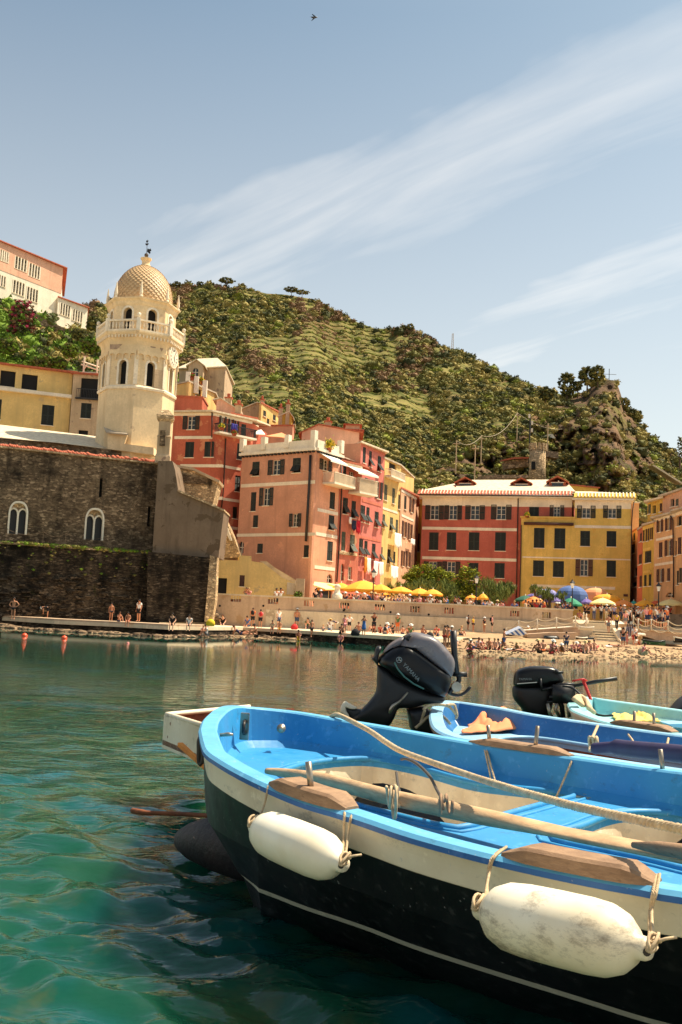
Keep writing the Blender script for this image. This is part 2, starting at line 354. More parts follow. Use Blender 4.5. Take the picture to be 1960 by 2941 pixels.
def window(par,fac,r,typ='c',smat=None,wallhole=True,label=None):
 """typ c closed shutters, o open shutters either side, p closed with lower flaps pushed out, g glass only, l/r one open leaf, d dark opening, w closed white"""
 smat=smat or M['shutter'];u0,z0,u1,z1=r
 if typ in('o',):q=(u1-u0)*.27;h0,h1=u0+q,u1-q
 elif typ=='l':q=(u1-u0)*.36;h0,h1=u0+q,u1
 elif typ=='r':q=(u1-u0)*.36;h0,h1=u0,u1-q
 else:h0,h1=u0,u1
 mb=MB();zc=(z0+z1)/2;uc=(h0+h1)/2;hw=(h1-h0)/2;hh=(z1-z0)/2;fw=.06
 dep=-.16
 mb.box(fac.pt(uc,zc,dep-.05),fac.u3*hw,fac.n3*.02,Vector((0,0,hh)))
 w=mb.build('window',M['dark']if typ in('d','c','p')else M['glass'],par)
 if label:w['label']=label
 if typ not in('d','c','p'):
  f=MB()
  for du,dz,ww,h2 in((-hw+fw/2,0,fw/2,hh),(hw-fw/2,0,fw/2,hh),(0,hh-fw/2,hw-fw,fw/2),(0,-hh+fw/2,hw-fw,fw/2),(0,0,fw*.6,hh-fw)):
   f.box(fac.pt(uc+du,zc+dz,dep),fac.u3*ww,fac.n3*.03,Vector((0,0,h2)))
  for dz in(-hh*.3,hh*.35):f.box(fac.pt(uc,zc+dz,dep+.004),fac.u3*(hw-fw),fac.n3*.012,Vector((0,0,.018)))
  f.build('frame',M['wood'],w)
 s=MB();s.box(fac.pt(uc,z0-.035,.045),fac.u3*(hw+.06),fac.n3*.055,Vector((0,0,.035)));s.build('sill',M['trim'],w)
 def leaf(a,b,off,zz0=z0,zz1=z1):
  k=MB();shutter_leaf(k,fac,a,zz0,b,zz1,off);return k.build('shutter',smat,w)
 if typ in('c','w'):
  leaf(h0,uc-.005,-.04);leaf(uc+.005,h1,-.04)
 elif typ=='p':
  zs=z0+(z1-z0)*.5
  leaf(h0,uc-.005,-.04,zs);leaf(uc+.005,h1,-.04,zs)
  k=MB();ang=.6;L=zs-z0
  for a,b in((h0,uc-.01),(uc+.01,h1)):
   top=fac.pt((a+b)/2,zs,-.02);dirv=Vector((0,0,-math.cos(ang)))+fac.n3*math.sin(ang)
   nrm=fac.n3*math.cos(ang)+Vector((0,0,math.sin(ang)))
   k.box(top+dirv*(L/2),fac.u3*((b-a)/2),dirv*(L/2),nrm*.02)
   for i in range(6):k.box(top+dirv*(L*(i+.5)/6)+nrm*.026,fac.u3*((b-a)/2-.05),dirv*(L/18),nrm*.006)
  k.build('shutter',smat,w)
 elif typ=='o':
  leaf(u0,h0-.01,.045);leaf(h1+.01,u1,.045)
 elif typ=='l':leaf(u0,h0-.01,.045)
 elif typ=='r':leaf(h1+.01,u1,.045)
 return(h0,z0,h1,z1)
def hole_of(r,typ):
 u0,z0,u1,z1=r
 if typ=='o':q=(u1-u0)*.27;u0,u1=u0+q,u1-q
 elif typ=='l':u0+=(u1-u0)*.36
 elif typ=='r':u1-=(u1-u0)*.36
 return[(u0,z0),(u1,z0),(u1,z1),(u0,z1)]
def band(par,fac,u0,z0,u1,z1,mat,off=.04,name='string_course',hole=None):
 mb=MB();dz=.5*(z1-z0)
 mb.box(fac.pt((u0+u1)/2,(z0+z1)/2,off/2-.002),fac.u3*((u1-u0)/2),fac.n3*(off/2+.002),Vector((0,0,dz)))
 return mb.build(name,mat,par)
def body(par,quad,z0,z1,mat,name='walls'):
 mb=MB();mb.prism([Vector((x,y,z0))for x,y in quad],(0,0,z1-z0));return mb.build(name,mat,par)
c1=crop(0,640,2.376);c2=crop(0,1180,2.376);c3=crop(480,1000,2.063);c4=crop(1160,1340,1.96)
c8=crop(880,1240,4.3556);c9=crop(1780,1380,4.9);cT=crop(260,660,5.227);cR=crop(480,1000,4.126)
ZP=2.1
def fpx(fac,cr,x0,y0,x1,y1):
 a=cr(x0,y0);b=cr(x1,y1);return fac.rect(a[0],a[1],b[0],b[1])
def facade(par,fac,poly,wins,cr,mat,smat=None,name='wall',extra=None):
 """wins: (x0,y0,x1,y1,type[,shutter material]) in crop pixels"""
 holes=[];todo=[]
 for w in wins:
  r=fpx(fac,cr,*w[:4]);typ=w[4]
  if typ=='a':holes.append(arch_loop(*r))
  else:holes.append(hole_of(r,typ))
  todo.append((r,typ,w[5]if len(w)>5 else smat))
 o=wall(par,fac,poly,holes,mat,.28,name)
 for r,typ,sm in todo:
  if typ=='a':
   mb=MB();mb.prism([fac.pt(u,z,-.2)for u,z in arch_loop(*r)],fac.n3*-.04);wn=mb.build('window',M['glass'],par)
   k=MB();c=(r[0]+r[2])/2;k.box(fac.pt(c,(r[1]+r[3])/2,-.17),fac.u3*.04,fac.n3*.03,Vector((0,0,(r[3]-r[1])/2)));
   k.box(fac.pt(c,r[1]+(r[3]-r[1])*.5,-.168),fac.u3*((r[2]-r[0])/2),fac.n3*.02,Vector((0,0,.04)));k.build('frame',M['wood'],wn)
  else:window(par,fac,r,typ,sm)
 return o
def roof_slab(par,pts,th,mat,name='roof'):
 mb=MB();mb.prism([Vector(p)for p in pts],(0,0,th));return mb.build(name,mat,par)
def corbels(mb,fac,u0,u1,z,n,w,h,out):
 for i in range(n):
  u=u0+(u1-u0)*(i+.5)/n;mb.box(fac.pt(u,z,out/2),fac.u3*(w/2),fac.n3*(out/2),Vector((0,0,h/2)))
def pipe(par,pts,r=.06,name='drain_pipe',mat=None):
 mb=MB();mb.tube(pts,r,8);return mb.build(name,mat or M['pipe'],par,True)
def pixpath(fac,cr,pts,off):return[fac.pt(*fac.uz(*cr(x,y)),off)for x,y in pts]
def rband(par,fac,cr,x0,y0,x1,y1,h,mat=None,off=.04,name='string_course'):
 """slanting band between two crop pixels, following the wall"""
 u0,z0=fac.uz(*cr(x0,y0));u1,z1=fac.uz(*cr(x1,y1));z=(z0+z1)/2
 return band(par,fac,u0,z-h/2,u1,z+h/2,mat or M['trim'],off,name)
A=P(*c4(106,180),110);B=P(*c4(1300,190),104);FR=Fac(A.xy,B.xy)
U=lambda x,y,f=FR,cr=c4:f.uz(*cr(x,y))
zt=(U(108,178)[1]+U(640,172)[1])/2
red=root('row_house',FR.pt(5,ZP),'long brick red house with dark green shutters and a pale slate roof with three dormers','house','houses around the harbour')
uL=0.0;uM=U(641,350)[0];uT=U(948,250)[0]
wins=[(122,218,226,298,'o'),(229,218,328,298,'o'),(347,218,457,298,'o'),(492,215,607,298,'o'),(143,370,196,470,'c'),(242,370,296,470,'c'),(366,370,426,472,'c'),(514,370,575,475,'c'),(113,535,214,622,'o'),(217,535,318,622,'o'),(363,542,420,640,'c'),(511,543,568,628,'c'),(706,218,762,284,'c'),(822,218,903,284,'o'),(170,700,230,790,'c'),(400,705,470,790,'c')]
facade(red,FR,[(0,ZP),(uT,ZP),(uT,zt),(0,zt)],wins,c4,M['red'])
bk=lambda f,u,d:(f.pt(u,0,-d).x,f.pt(u,0,-d).y)
body(red,[bk(FR,.01,.285),bk(FR,uT,.285),bk(FR,uT,11),bk(FR,.01,11)],ZP,zt,M['red'])
band(red,FR,0,zt-.95,uT,zt-.02,M['trim'],.05,'frieze')
for y,yy in((349,353),(515,525)):rband(red,FR,c4,104,y,640,yy,.32)
rband(red,FR,c4,104,655,640,670,.25)
mb=MB();mb.box(FR.pt(uT/2,zt+.08,.25),FR.u3*(uT/2+.5),FR.n3*.42,Vector((0,0,.1)));mb.build('cornice',M['trim'],red)
mb=MB();mb.tube([FR.pt(-.55,zt+.2,.76),FR.pt(uT+.1,zt+.2,.76)],.09,8);mb.build('gutter',M['copper'],red,True)
# tiled eave row with white kerbs
zr=zt+.19;e1=.62;e0=-.35;hz=.72
mb=MB();mb.prism([FR.pt(-.5,zr,e1),FR.pt(-.5,zr+.12,e1),FR.pt(-.5,zr+hz,e0),FR.pt(-.5,zr,e0)],FR.u3*(uT+.5));mb.build('tile_edge',M['terra'],red)
mb=MB();nk=46
for i in range(nk):
 u=-.3+(uT+.2)*(i+.5)/nk
 mb.prism([FR.pt(u,zr+.13,e1+.01),FR.pt(u,zr+.24,e1+.01),FR.pt(u,zr+hz+.12,e0),FR.pt(u,zr+hz-.02,e0)],FR.u3*.09)
k=mb.build('tile_kerbs',M['white'],red)
# hipped slate roof
rp=lambda x,y,D:P(*c4(x,y),D)
r1=rp(385,72,117);r2=rp(905,76,113.5)
ea=FR.pt(-.2,zr+hz-.05,e0);eb=FR.pt(uT+.3,zr+hz-.05,e0);back=9.5
ec=FR.pt(uT+.3,zr+hz-.05,-back);ed=FR.pt(-.2,zr+hz-.05,-back)
mb=MB();zrg=(r1.z+r2.z)/2;r1.z=r2.z=zrg
mb.add([ea,eb,ec,ed,r1,r2],[(0,1,5,4),(1,2,5),(2,3,4,5),(3,0,4),(0,3,2,1)])
roof=mb.build('roof',M['slate'],red)
for i,(x,y)in enumerate(((345,112),(662,117),(865,108))):
 b0=FR.uz(*c4(x,y));mb=MB();cc=P(*c4(x,y+14),112.5-(x-345)*.0055)
 w,h,dp=1.15,.62,1.5;ux,nx=FR.u3,FR.n3;top=cc+Vector((0,0,1.05))
 mb.box(cc+Vector((0,0,.3))-nx*dp,ux*w*.8,nx*dp,Vector((0,0,.45)))
 d=mb.build('dormer',M['terra'],roof)
 mb=MB()
 for s in(-1,1):
  mb.prism([cc+Vector((0,0,1.28))+nx*.25,cc+ux*s*1.25+Vector((0,0,.62))+nx*.25,cc+ux*s*1.25+Vector((0,0,.76))+nx*.25,cc+Vector((0,0,1.44))+nx*.25],nx*-3.2)
 mb.build('dormer_roof',M['terra'],roof)
 mb=MB();mb.box(cc+Vector((0,0,.30))+nx*.02,ux*.62,nx*.04,Vector((0,0,.32)));mb.build('dormer_window',M['glass'],roof)
 mb=MB();mb.box(cc+Vector((0,0,-.04))+nx*.05,ux*.72,nx*.05,Vector((0,0,.04)));mb.box(cc+Vector((0,0,.64))+nx*.05,ux*.72,nx*.05,Vector((0,0,.04)));mb.build('dormer_frame',M['wood'],roof)
for x,y in((455,130),(738,122),(805,120),(290,125)):
 q=P(*c4(x,y),111.5);mb=MB();mb.tube([q-Vector((0,0,.3)),q+Vector((0,0,.35))],.09,8);mb.build('vent_pipe',M['terra'],roof)
q=P(*c4(508,120),112.6);mb=MB();mb.box(q,FR.u3*.8,FR.n3*.6+Vector((0,0,-.4)),Vector((0,0,.06)));mb.build('skylight',M['greyslate'],roof)
pipe(red,pixpath(FR,c4,[(645,180),(640,400),(636,640),(632,780)],.1))
# yellow house, standing proud of the red one
FY=FR.sub(.9)
UY=lambda x,y:FY.uz(*c4(x,y))
yel=root('row_house',FY.pt(22,ZP),'broad yellow house with a terrace cut into its upper left corner','house','houses around the harbour')
u0=UY(657,500)[0];u1=UY(1277,500)[0];um=UY(962,300)[0];zt2=UY(1100,190)[1];zter=UY(800,288)[1]
wins=[(976,220,1080,290,'o'),(1123,220,1225,290,'o'),(733,345,793,458,'c'),(848,347,910,462,'c'),(994,362,1049,448,'c'),(1142,363,1197,451,'c'),(728,528,790,617,'c'),(840,532,902,622,'c'),(967,523,1064,616,'o',M['shutbr']),(1142,529,1195,621,'c'),(720,720,790,800,'d'),(900,720,980,800,'d'),(1080,715,1170,800,'d')]
facade(yel,FY,[(u0,ZP),(u1,ZP),(u1,zt2),(um,zt2),(um,zter),(u0,zter)],wins,c4,M['yellow'])
body(yel,[bk(FY,u0+.01,.285),bk(FY,u1-.01,.285),bk(FY,u1-.01,10),bk(FY,u0+.01,10)],ZP,zter-1.0,M['yellow'])
body(yel,[bk(FY,um,.285),bk(FY,u1-.01,.285),bk(FY,u1-.01,10),bk(FY,um,10)],zter-1.0,zt2-.004,M['yellow'])
side=Fac((FY.pt(u0,0,-.9).x,FY.pt(u0,0,-.9).y),(FY.pt(u0,0,0).x,FY.pt(u0,0,0).y))
wall(yel,side,[(0,ZP),(side.L-.003,ZP),(side.L-.003,zter),(0,zter)],[],M['yellow'],.2,'side_wall')
band(yel,FY,um,zt2-.9,u1,zt2-.02,M['trim'],.05,'frieze')
rband(yel,FY,c4,962,336,1280,344,.3);rband(yel,FY,c4,668,512,1278,522,.14);rband(yel,FY,c4,720,672,1190,684,.3)
mb=MB();mb.box(FY.pt((u0+um)/2,zter+.05,-.1),FY.u3*((um-u0)/2+.12),FY.n3*.22,Vector((0,0,.08)));mb.build('terrace_coping',M['yellow'],yel)
a=fpx(FY,c4,678,313,957,334);mb=MB();mb.tube([FY.pt(a[0],(a[1]+a[3])/2,.2),FY.pt(a[2],(a[1]+a[3])/2,.2)],.17,10);mb.build('rolled_awning',M['shutbr'],yel,True)
mb=MB();mb.box(FY.pt((um+u1)/2,zt2+.06,.2),FY.u3*((u1-um)/2+.3),FY.n3*.4,Vector((0,0,.08)));mb.build('cornice',M['trim'],yel)
mb=MB();mb.prism([FY.pt(um-.1,zt2+.14,.6),FY.pt(um-.1,zt2+.26,.6),FY.pt(um-.1,zt2+.85,-.5),FY.pt(um-.1,zt2+.14,-.5)],FY.u3*(u1-um+.6));mb.build('tile_edge',M['ochre'],yel)
mb=MB()
for i in range(17):
 u=um+.1+(u1-um+.3)*(i+.5)/17;mb.prism([FY.pt(u,zt2+.27,.61),FY.pt(u,zt2+.38,.61),FY.pt(u,zt2+.98,-.5),FY.pt(u,zt2+.84,-.5)],FY.u3*.12)
mb.build('tile_kerbs',M['white'],yel)
mb=MB();z=zt2+.8
mb.add([FY.pt(um-.4,z,-.5),FY.pt(u1+.5,z,-.5),FY.pt(u1+.5,z,-9),FY.pt(um-.4,z,-9),FY.pt(um-.4,z+.7,-4),FY.pt(um+1.6,z+.7,-4)],[(0,1,5,4),(1,2,5),(2,3,4,5),(3,0,4),(0,3,2,1)]);mb.build('roof',M['slate'],yel)
pipe(yel,pixpath(FY,c4,[(662,330),(660,500),(656,640),(652,790)],.1));pipe(yel,pixpath(FY,c4,[(1296,200),(1288,250),(1283,330),(1279,600),(1276,740)],.1))
# lettered street plate on the yellow wall
a=fpx(FY,c4,1237,718,1262,732);mb=MB();mb.box(FY.pt((a[0]+a[2])/2,(a[1]+a[3])/2,.02),FY.u3*((a[2]-a[0])/2),FY.n3*.02,Vector((0,0,(a[3]-a[1])/2)));mb.build('wall_plate',M['shutbr'],yel)
# ================================================================ generic house
def simple(name,label,corners,zb,mat,wins=(),cr=None,smat=None,depth=8,roof='flat',rmat=None,rise=1.0,over=.35,group='houses around the harbour',strings=(),frieze=0,ztop=None,back=None,trim=None,cat='house'):
 """corners: list of (x,y,D) top corners left to right; wins: one list per facade"""
 pts=[P(x,y,D)for x,y,D in corners]
 z=ztop if ztop is not None else sum(p.z for p in pts)/len(pts)
 r=root(name,(pts[0].x,pts[0].y,zb),label,cat,group)
 facs=[]
 for i in range(len(pts)-1):
  f=Fac(pts[i].xy,pts[i+1].xy);facs.append(f)
  ww=wins[i]if i<len(wins)else[]
  facade(r,f,[(0.001,zb),(f.L-.001,zb),(f.L-.001,z),(0.001,z)],ww,cr,mat[i]if isinstance(mat,(list,tuple))else mat,smat)
  if frieze:band(r,f,0,z-frieze,f.L,z-.02,trim or M['trim'],.04,'frieze')
 bd=Vector((0,depth))if back is None else Vector(back)
 first,last=pts[0].xy,pts[-1].xy
 plan=[p.xy for p in pts]+[last+bd,first+bd]
 inner=[]
 cen=sum(plan,Vector((0,0)))/len(plan)
 ins=[]
 for i,p in enumerate(pts):
  nn=Vector((0,0))
  if i>0:nn+=facs[i-1].n
  if i<len(facs):nn+=facs[i].n
  nn.normalize();k=.285/max(.4,nn.dot((facs[max(0,i-1)]).n));ins.append(p.xy-nn*k)
 q=ins+[last+bd,first+bd]
 m0=mat[0]if isinstance(mat,(list,tuple))else mat
 body(r,[tuple(p)for p in q],zb,z-.003,m0)
 for i,x0,y0,x1,y1,h in strings:rband(r,facs[i],cr,x0,y0,x1,y1,h,trim)
 oo=[]
 n=len(plan)
 for i,p in enumerate(plan):
  oo.append(p+(p-cen).normalized()*over*1.4)
 if roof=='flat':roof_slab(r,[(p.x,p.y,z)for p in oo],.16,rmat or M['slate'])
 elif roof=='hip':
  mb=MB();vs=[Vector((p.x,p.y,z))for p in oo];c=Vector((cen.x,cen.y,z+rise));
  a=(vs[0]+vs[-1])/2;b=(vs[-2]+vs[-3])/2
  ra=a.lerp(b,.3)+Vector((0,0,rise));rb=a.lerp(b,.7)+Vector((0,0,rise))
  m=len(vs);vv=vs+[v+Vector((0,0,.14))for v in vs]+[ra,rb]
  fs=[tuple(range(m))[::-1]]+[(i,(i+1)%m,(i+1)%m+m,i+m)for i in range(m)]
  if m==4:fs+=[(4,5,9,8),(5,6,9),(6,7,8,9),(7,4,8)]
  else:fs+=[(m,m+1,m+6-1)if False else(m,m+1,2*m),(m+1,m+2,2*m+1,2*m),(m+2,m+3,2*m+1),(m+3,m+4,2*m,2*m+1),(m+4,m,2*m)]
  mb.add(vv,fs);mb.build('roof',rmat or M['slate'],r)
 elif roof=='mono':
  mb=MB();vs=[Vector((p.x,p.y,z+(rise if i>=len(pts)else 0)))for i,p in enumerate(oo)]
  mb.prism(vs,(0,0,.16));mb.build('roof',rmat or M['slate'],r)
  f=facs[0]
 return r,facs,z
K0=c3(445,612);K1=c3(882,578)
C0=(*c3(445,640),91.0);C1=(*c8(125,240),86.0);C2=(*c8(432,300),89.6)
w1=[(505,673,548,757,'p'),(600,662,697,750,'o'),(745,650,793,738,'p'),(497,853,528,966,'c'),(549,828,630,933,'o'),(510,990,540,1062,'c'),(726,980,795,1058,'o'),(535,1158,568,1214,'c'),(811,1167,840,1240,'c'),(425,1145,455,1215,'a')]
to3=lambda x,y:((x/4.3556+880-480)*2.063,(y/4.3556+1240-1000)*2.063)
def conv(ws):return[(*to3(w[0],w[1]),*to3(w[2],w[3]),*w[4:])for w in ws]
w2=conv([(165,350,315,485,'o'),(295,755,360,970,'c'),(280,1045,350,1230,'p'),(262,1370,330,1615,'c'),(258,1780,330,1890,'a'),(120,1960,330,2080,'d')])
sal,fs_,zs=simple('corner_house','salmon pink corner house with white balustraded roof terrace and a long black drainpipe',[C0,C1,C2],ZP-.4,[M['salmon'],M['salmon_sunlit']],[w1,w2],c3,depth=6,roof='none',back=(3.5,7))
f1,f2=fs_
rband(sal,f1,c3,440,822,878,787,.32);rband(sal,f1,c3,415,1112,880,1098,.28)
for a in((140,975,395,1027),(120,1270,385,1325),(100,1693,355,1720)):
 p,q=to3(a[0],a[1]),to3(a[2],a[3]);rband(sal,f2,c3,*p,*q,.3,M['white'])
for f in(f1,f2):
 mb=MB();mb.box(f.pt(f.L/2,zs+.05,.12),f.u3*(f.L/2+.1),f.n3*.24,Vector((0,0,.12)));mb.build('cornice',M['white'],sal)
 mb=MB();n=int(f.L/.42);corbels(mb,f,0,f.L,zs-.16,n,.2,.14,.26);mb.build('corbels',M['iron'],sal)
 mb=MB();mb.box(f.pt(f.L/2,zs+.55,.05),f.u3*(f.L/2),f.n3*.1,Vector((0,0,.38)));mb.build('roof_parapet',M['white'],sal)
mb=MB();mb.prism([f1.pt(0,zs+.1,0),f1.pt(f1.L,zs+.1,0),f2.pt(f2.L,zs+.1,0),f2.pt(f2.L,zs+.1,0)+Vector((3.5,7,0)),f1.pt(0,zs+.1,0)+Vector((3.5,7,0))],(0,0,.1));mb.build('roof_terrace',M['greyslate'],sal)
for f,u in((f1,.1),(f1,f1.L*.31),(f1,f1.L*.63),(f1,f1.L-.25),(f2,f2.L-.15)):
 mb=MB();mb.box(f.pt(u,zs+.95,.05),f.u3*.24,f.n3*.24,Vector((0,0,.8 if u>f.L*.9 and f is f1 else.6)));mb.build('parapet_post',M['white'],sal)
pipe(sal,pixpath(f1,c3,[(855,635),(850,760),(840,930),(828,1145)],.12),.11,mat=M['iron'])
pipe(sal,pixpath(f2,c8,[(425,420),(430,760),(415,1100),(395,1500),(370,1880)],.12),.07)
def balcony(par,fac,cr,x0,x1,ytop,ybot,out,zslab_th=.18,cloth=None,solid=True):
 u0=fac.uz(*cr(x0,(ytop+ybot)/2))[0];u1=fac.uz(*cr(x1,(ytop+ybot)/2))[0]
 z0=fac.uz(*cr((x0+x1)/2,ybot))[1];z1=fac.uz(*cr((x0+x1)/2,ytop))[1]
 mb=MB();mb.box(fac.pt((u0+u1)/2,z0+zslab_th/2,out/2),fac.u3*((u1-u0)/2),fac.n3*(out/2),Vector((0,0,zslab_th/2)));bb=mb.build('balcony',M['white'],par)
 mb=MB();th=.03
 for off in(0,1):
  for i in range(int((u1-u0)/.13)):
   if off:break
   u=u0+.05+i*.13;mb.box(fac.pt(u,(z0+z1)/2+.08,out-.05),fac.u3*.018,fac.n3*.018,Vector((0,0,(z1-z0)/2-.1)))
 for v in(u0+.03,u1-.03):
  for i in range(int(out/.13)):mb.box(fac.pt(v,(z0+z1)/2+.08,.1+i*.13),fac.u3*.018,fac.n3*.018,Vector((0,0,(z1-z0)/2-.1)))
  mb.box(fac.pt(v,z1,out/2),fac.u3*.03,fac.n3*(out/2),Vector((0,0,.03)))
 mb.box(fac.pt((u0+u1)/2,z1,out-.05),fac.u3*((u1-u0)/2),fac.n3*.035,Vector((0,0,.035)))
 mb.build('railing',M['trim']if solid else M['iron'],bb)
 if solid:
  mb=MB();mb.box(fac.pt((u0+u1)/2,(z0+z1)/2+.05,out-.12),fac.u3*((u1-u0)/2-.04),fac.n3*.01,Vector((0,0,(z1-z0)/2-.12)));mb.build('screen',M['concrete'],bb)
 return u0,u1,z0,z1
def awn(par,fac,cr,x0,y0,x1,y1,out,drop,mat=None):
 u0,z0=fac.uz(*cr(x0,y0));u1,z1=fac.uz(*cr(x1,y1));z=(z0+z1)/2+drop/2
 mb=MB();mb.prism([fac.pt(u0,z,.05),fac.pt(u0,z-drop,out),fac.pt(u0,z-drop-.18,out),fac.pt(u0,z-drop-.18,out-.03),fac.pt(u0,z-drop-.05,out-.03),fac.pt(u0,z-.06,.05)],fac.u3*(u1-u0));return mb.build('awning',mat or M['awning'],par)
balcony(sal,f2,c8,205,470,545,690,1.3)
awn(sal,f2,c8,160,310,372,370,1.3,.7)
# ---------------- coral house with two balconies
C2b=(*c8(436,330),89.65);C3=(*c8(700,470),92.2)
cor,(fc,),zc=simple('row_house','narrow coral house with a white awning above its pale balcony',[C2b,C3],ZP-.4,M['coral'],[[(460,430,500,560,'c'),(535,500,600,590,'g'),(640,560,690,620,'g'),(457,825,520,1030,'p'),(565,865,620,1080,'p'),(440,1250,490,1490,'c',M['shutgr']),(545,1290,605,1520,'p',M['shutgr']),(430,1650,475,1860,'a'),(522,1690,572,1850,'g')]],c8,depth=7,roof='flat',rmat=M['terra'],back=(3,7),frieze=.3)
a=fc.rect(*c8(430,1515),*c8(640,1900));
mb=MB();mb.box(fc.pt(fc.L*.47,(fc.uz(*c8(530,1515))[1]+zc*0+fc.uz(*c8(530,1540))[1])/2,.06),fc.u3*fc.L*.42,fc.n3*.07,Vector((0,0,.14)));mb.build('stone_cornice',M['stone'],cor)
balcony(cor,fc,c8,530,760,610,800,1.35);awn(cor,fc,c8,500,400,750,590,1.5,.7)
# ---------------- tall pink house
C3b=(*c8(690,110),92.3);C4=(*c8(985,300),97.3)
fcp=P(*C3b[:2],C3b[2]);
pk,(fp,),zp_=simple('row_house','tall pink house with a blank red-brown flank above the white terrace',[C3b,C4],ZP-.4,M['pink'],[[(708,190,745,395,'c'),(785,240,820,440,'p'),(893,305,935,500,'p'),(730,590,835,790,'o'),(860,625,950,840,'o'),(675,920,735,1130,'p'),(750,945,790,1150,'p'),(855,1000,905,1195,'p'),(655,1340,710,1550,'p'),(725,1365,765,1560,'p'),(820,1400,865,1600,'p'),(700,1700,745,1860,'d'),(800,1740,850,1880,'d')]],c8,depth=9,roof='flat',rmat=M['slate'],back=(-3.0,9.5),strings=[(0,700,850,940,930,.25),(0,650,1300,930,1380,.2)],trim=M['coral'],frieze=.25,ztop=None)
# flank facing the salmon terrace
pf0=P(*c8(130,15),94.5);
fl=Fac((pf0.x,pf0.y),(fp.pt(0,0).x,fp.pt(0,0).y))
zf=zp_;wall(pk,fl,[(0,12),(fl.L-.003,12),(fl.L-.003,zf),(0,zf)],[],M['salmon'],.3,'flank_wall')
# ---------------- pale yellow house with loggia
C4b=(*c8(985,330),97.4);C5=(*c8(1188,440),101.8)
ye,(fye,),zye=simple('row_house','slim pale yellow house with a top floor loggia beside the tall pink one',[C4b,C5],ZP-.4,M['paleyel'],[[(1035,395,1130,500,'d'),(975,660,1015,860,'c',M['shutgr']),(1075,705,1110,900,'c',M['shutgr']),(1150,785,1172,970,'c'),(945,1030,985,1200,'p',M['shutgr']),(1045,1070,1085,1240,'p',M['shutgr']),(1118,1100,1148,1270,'c',M['shutgr']),(920,1440,955,1620,'p',M['shutgr']),(1015,1470,1055,1650,'p'),(1090,1500,1115,1650,'c')]],c8,depth=8,roof='flat',rmat=M['greyslate'],back=(2,8),strings=[(0,955,960,1140,1010,.22)],trim=M['white'])
balcony(ye,fye,c8,985,1165,500,600,.7)
C5b=(*c8(1190,700),101.9);C6=(*c8(1378,830),108.5)
be,(fbe,),zbe=simple('row_house','beige pink house with brown shutters at the far end of the receding row',[C5b,C6],ZP-.4,M['beige'],[[(1225,800,1255,975,'c'),(1290,830,1345,1010,'o',M['shutbr']),(1195,1120,1255,1320,'o',M['shutbr']),(1268,1150,1325,1350,'o',M['shutbr']),(1185,1490,1230,1680,'o',M['shutbr']),(1245,1500,1300,1690,'o',M['shutbr'])]],c8,depth=7,roof='flat',rmat=M['terra'],back=(1,8),strings=[(0,1190,1045,1340,1110,.25)],trim=M['white'],frieze=.3)
# narrow house at the back of the gap
simple('alley_house','sliver of ochre house in shade between the beige house and the long red house',[(*c8(1355,850),116),(*c8(1470,840),116)],ZP,[M['ochre']],[[(1370,1270,1420,1500,'c',M['shutbr'])]],c8,depth=6,roof='flat')
# ================================================================ red corner house by the tower
R0=(*cR(40,752),91.4);R1=(*cR(548,760),90.3);R2=(*cR(1010,880),93.6)
w1=[(95,402,193,482,'o'),(108,555,160,648,'c'),(222,553,278,645,'c'),(150,760,190,850,'c')]
w2=[(308,403,350,500,'o'),(362,420,395,505,'o'),(400,432,425,505,'o'),(440,450,468,520,'c'),(415,565,448,660,'c'),(403,755,435,850,'c'),(390,940,416,1010,'c')]
rc,(g1,g2),zrc=simple('corner_house','peeling brick red corner house beside the bell tower with a flowery balcony',[R0,R1,R2],ZP,M['redold'],[w1,w2],c3,depth=6,roof='mono',rmat=M['slate'],rise=.8,back=(1,6),frieze=.3)
for a in((45,532,270,527),(80,697,330,697),(150,888,330,888)):rband(rc,g1,c3,*a,.28)
for a in((300,697,435,715),(280,888,428,905),(300,1060,420,1065)):rband(rc,g2,c3,*a,.26)
balcony(rc,g2,c3,278,500,470,530,.9,solid=False)
pipe(rc,pixpath(g2,c3,[(345,535),(338,700),(330,850),(320,945)],.1));pipe(rc,pixpath(g1,c3,[(270,375),(268,530)],.1))
cl={'blue':paint('blue_cloth',G(56,52,140),.9),'red':paint('red_cloth',G(205,28,48),.9),'whitec':paint('white_cloth',G(245,240,232),.9,.05),'navy':paint('navy_cloth',G(40,42,66),.9),'orangec':paint('orange_cloth',G(232,150,50),.9),'greycl':paint('grey_cloth',G(150,148,160),.9),'blackc':paint('black_cloth',G(30,28,30),.9),'lblue':paint('pale_blue_cloth',G(160,180,205),.9),'pinkc':paint('pink_cloth',G(232,150,140),.9)}
def washing(fac,cr,x0,y0,x1,y1,off,mat,label,cat='laundry',grp='washing hung out on the house fronts',wav=.06):
 u0,z0,u1,z1=fac.rect(*cr(x0,y0),*cr(x1,y1));n=14;mth=8
 V=[];
 for j in range(mth+1):
  for i in range(n+1):
   u=u0+(u1-u0)*i/n;z=z1-(z1-z0)*j/mth*(1-.12*math.sin(i*1.9+x0)*(j/mth));V.append(fac.pt(u+.03*math.sin(j+i),z,off+wav*math.sin(i*1.3+x0)*(.2+j/mth)))
 F_=[(j*(n+1)+i,j*(n+1)+i+1,(j+1)*(n+1)+i+1,(j+1)*(n+1)+i)for j in range(mth)for i in range(n)]
 me=MB();me.add(V,F_);o=me.build('hanging_laundry',mat,None,True)
 sm=o.modifiers.new('thick','SOLIDIFY');sm.thickness=.015
 return tag(o,label,cat,grp)
washing(g2,c3,343,455,378,495,1.0,cl['blue'],'deep blue cloth hung over the balcony of the peeling red corner house')
washing(fc,c8,490,1070,520,1150,.45,cl['whitec'],'short white cloth at the left end of the line with the red garment')
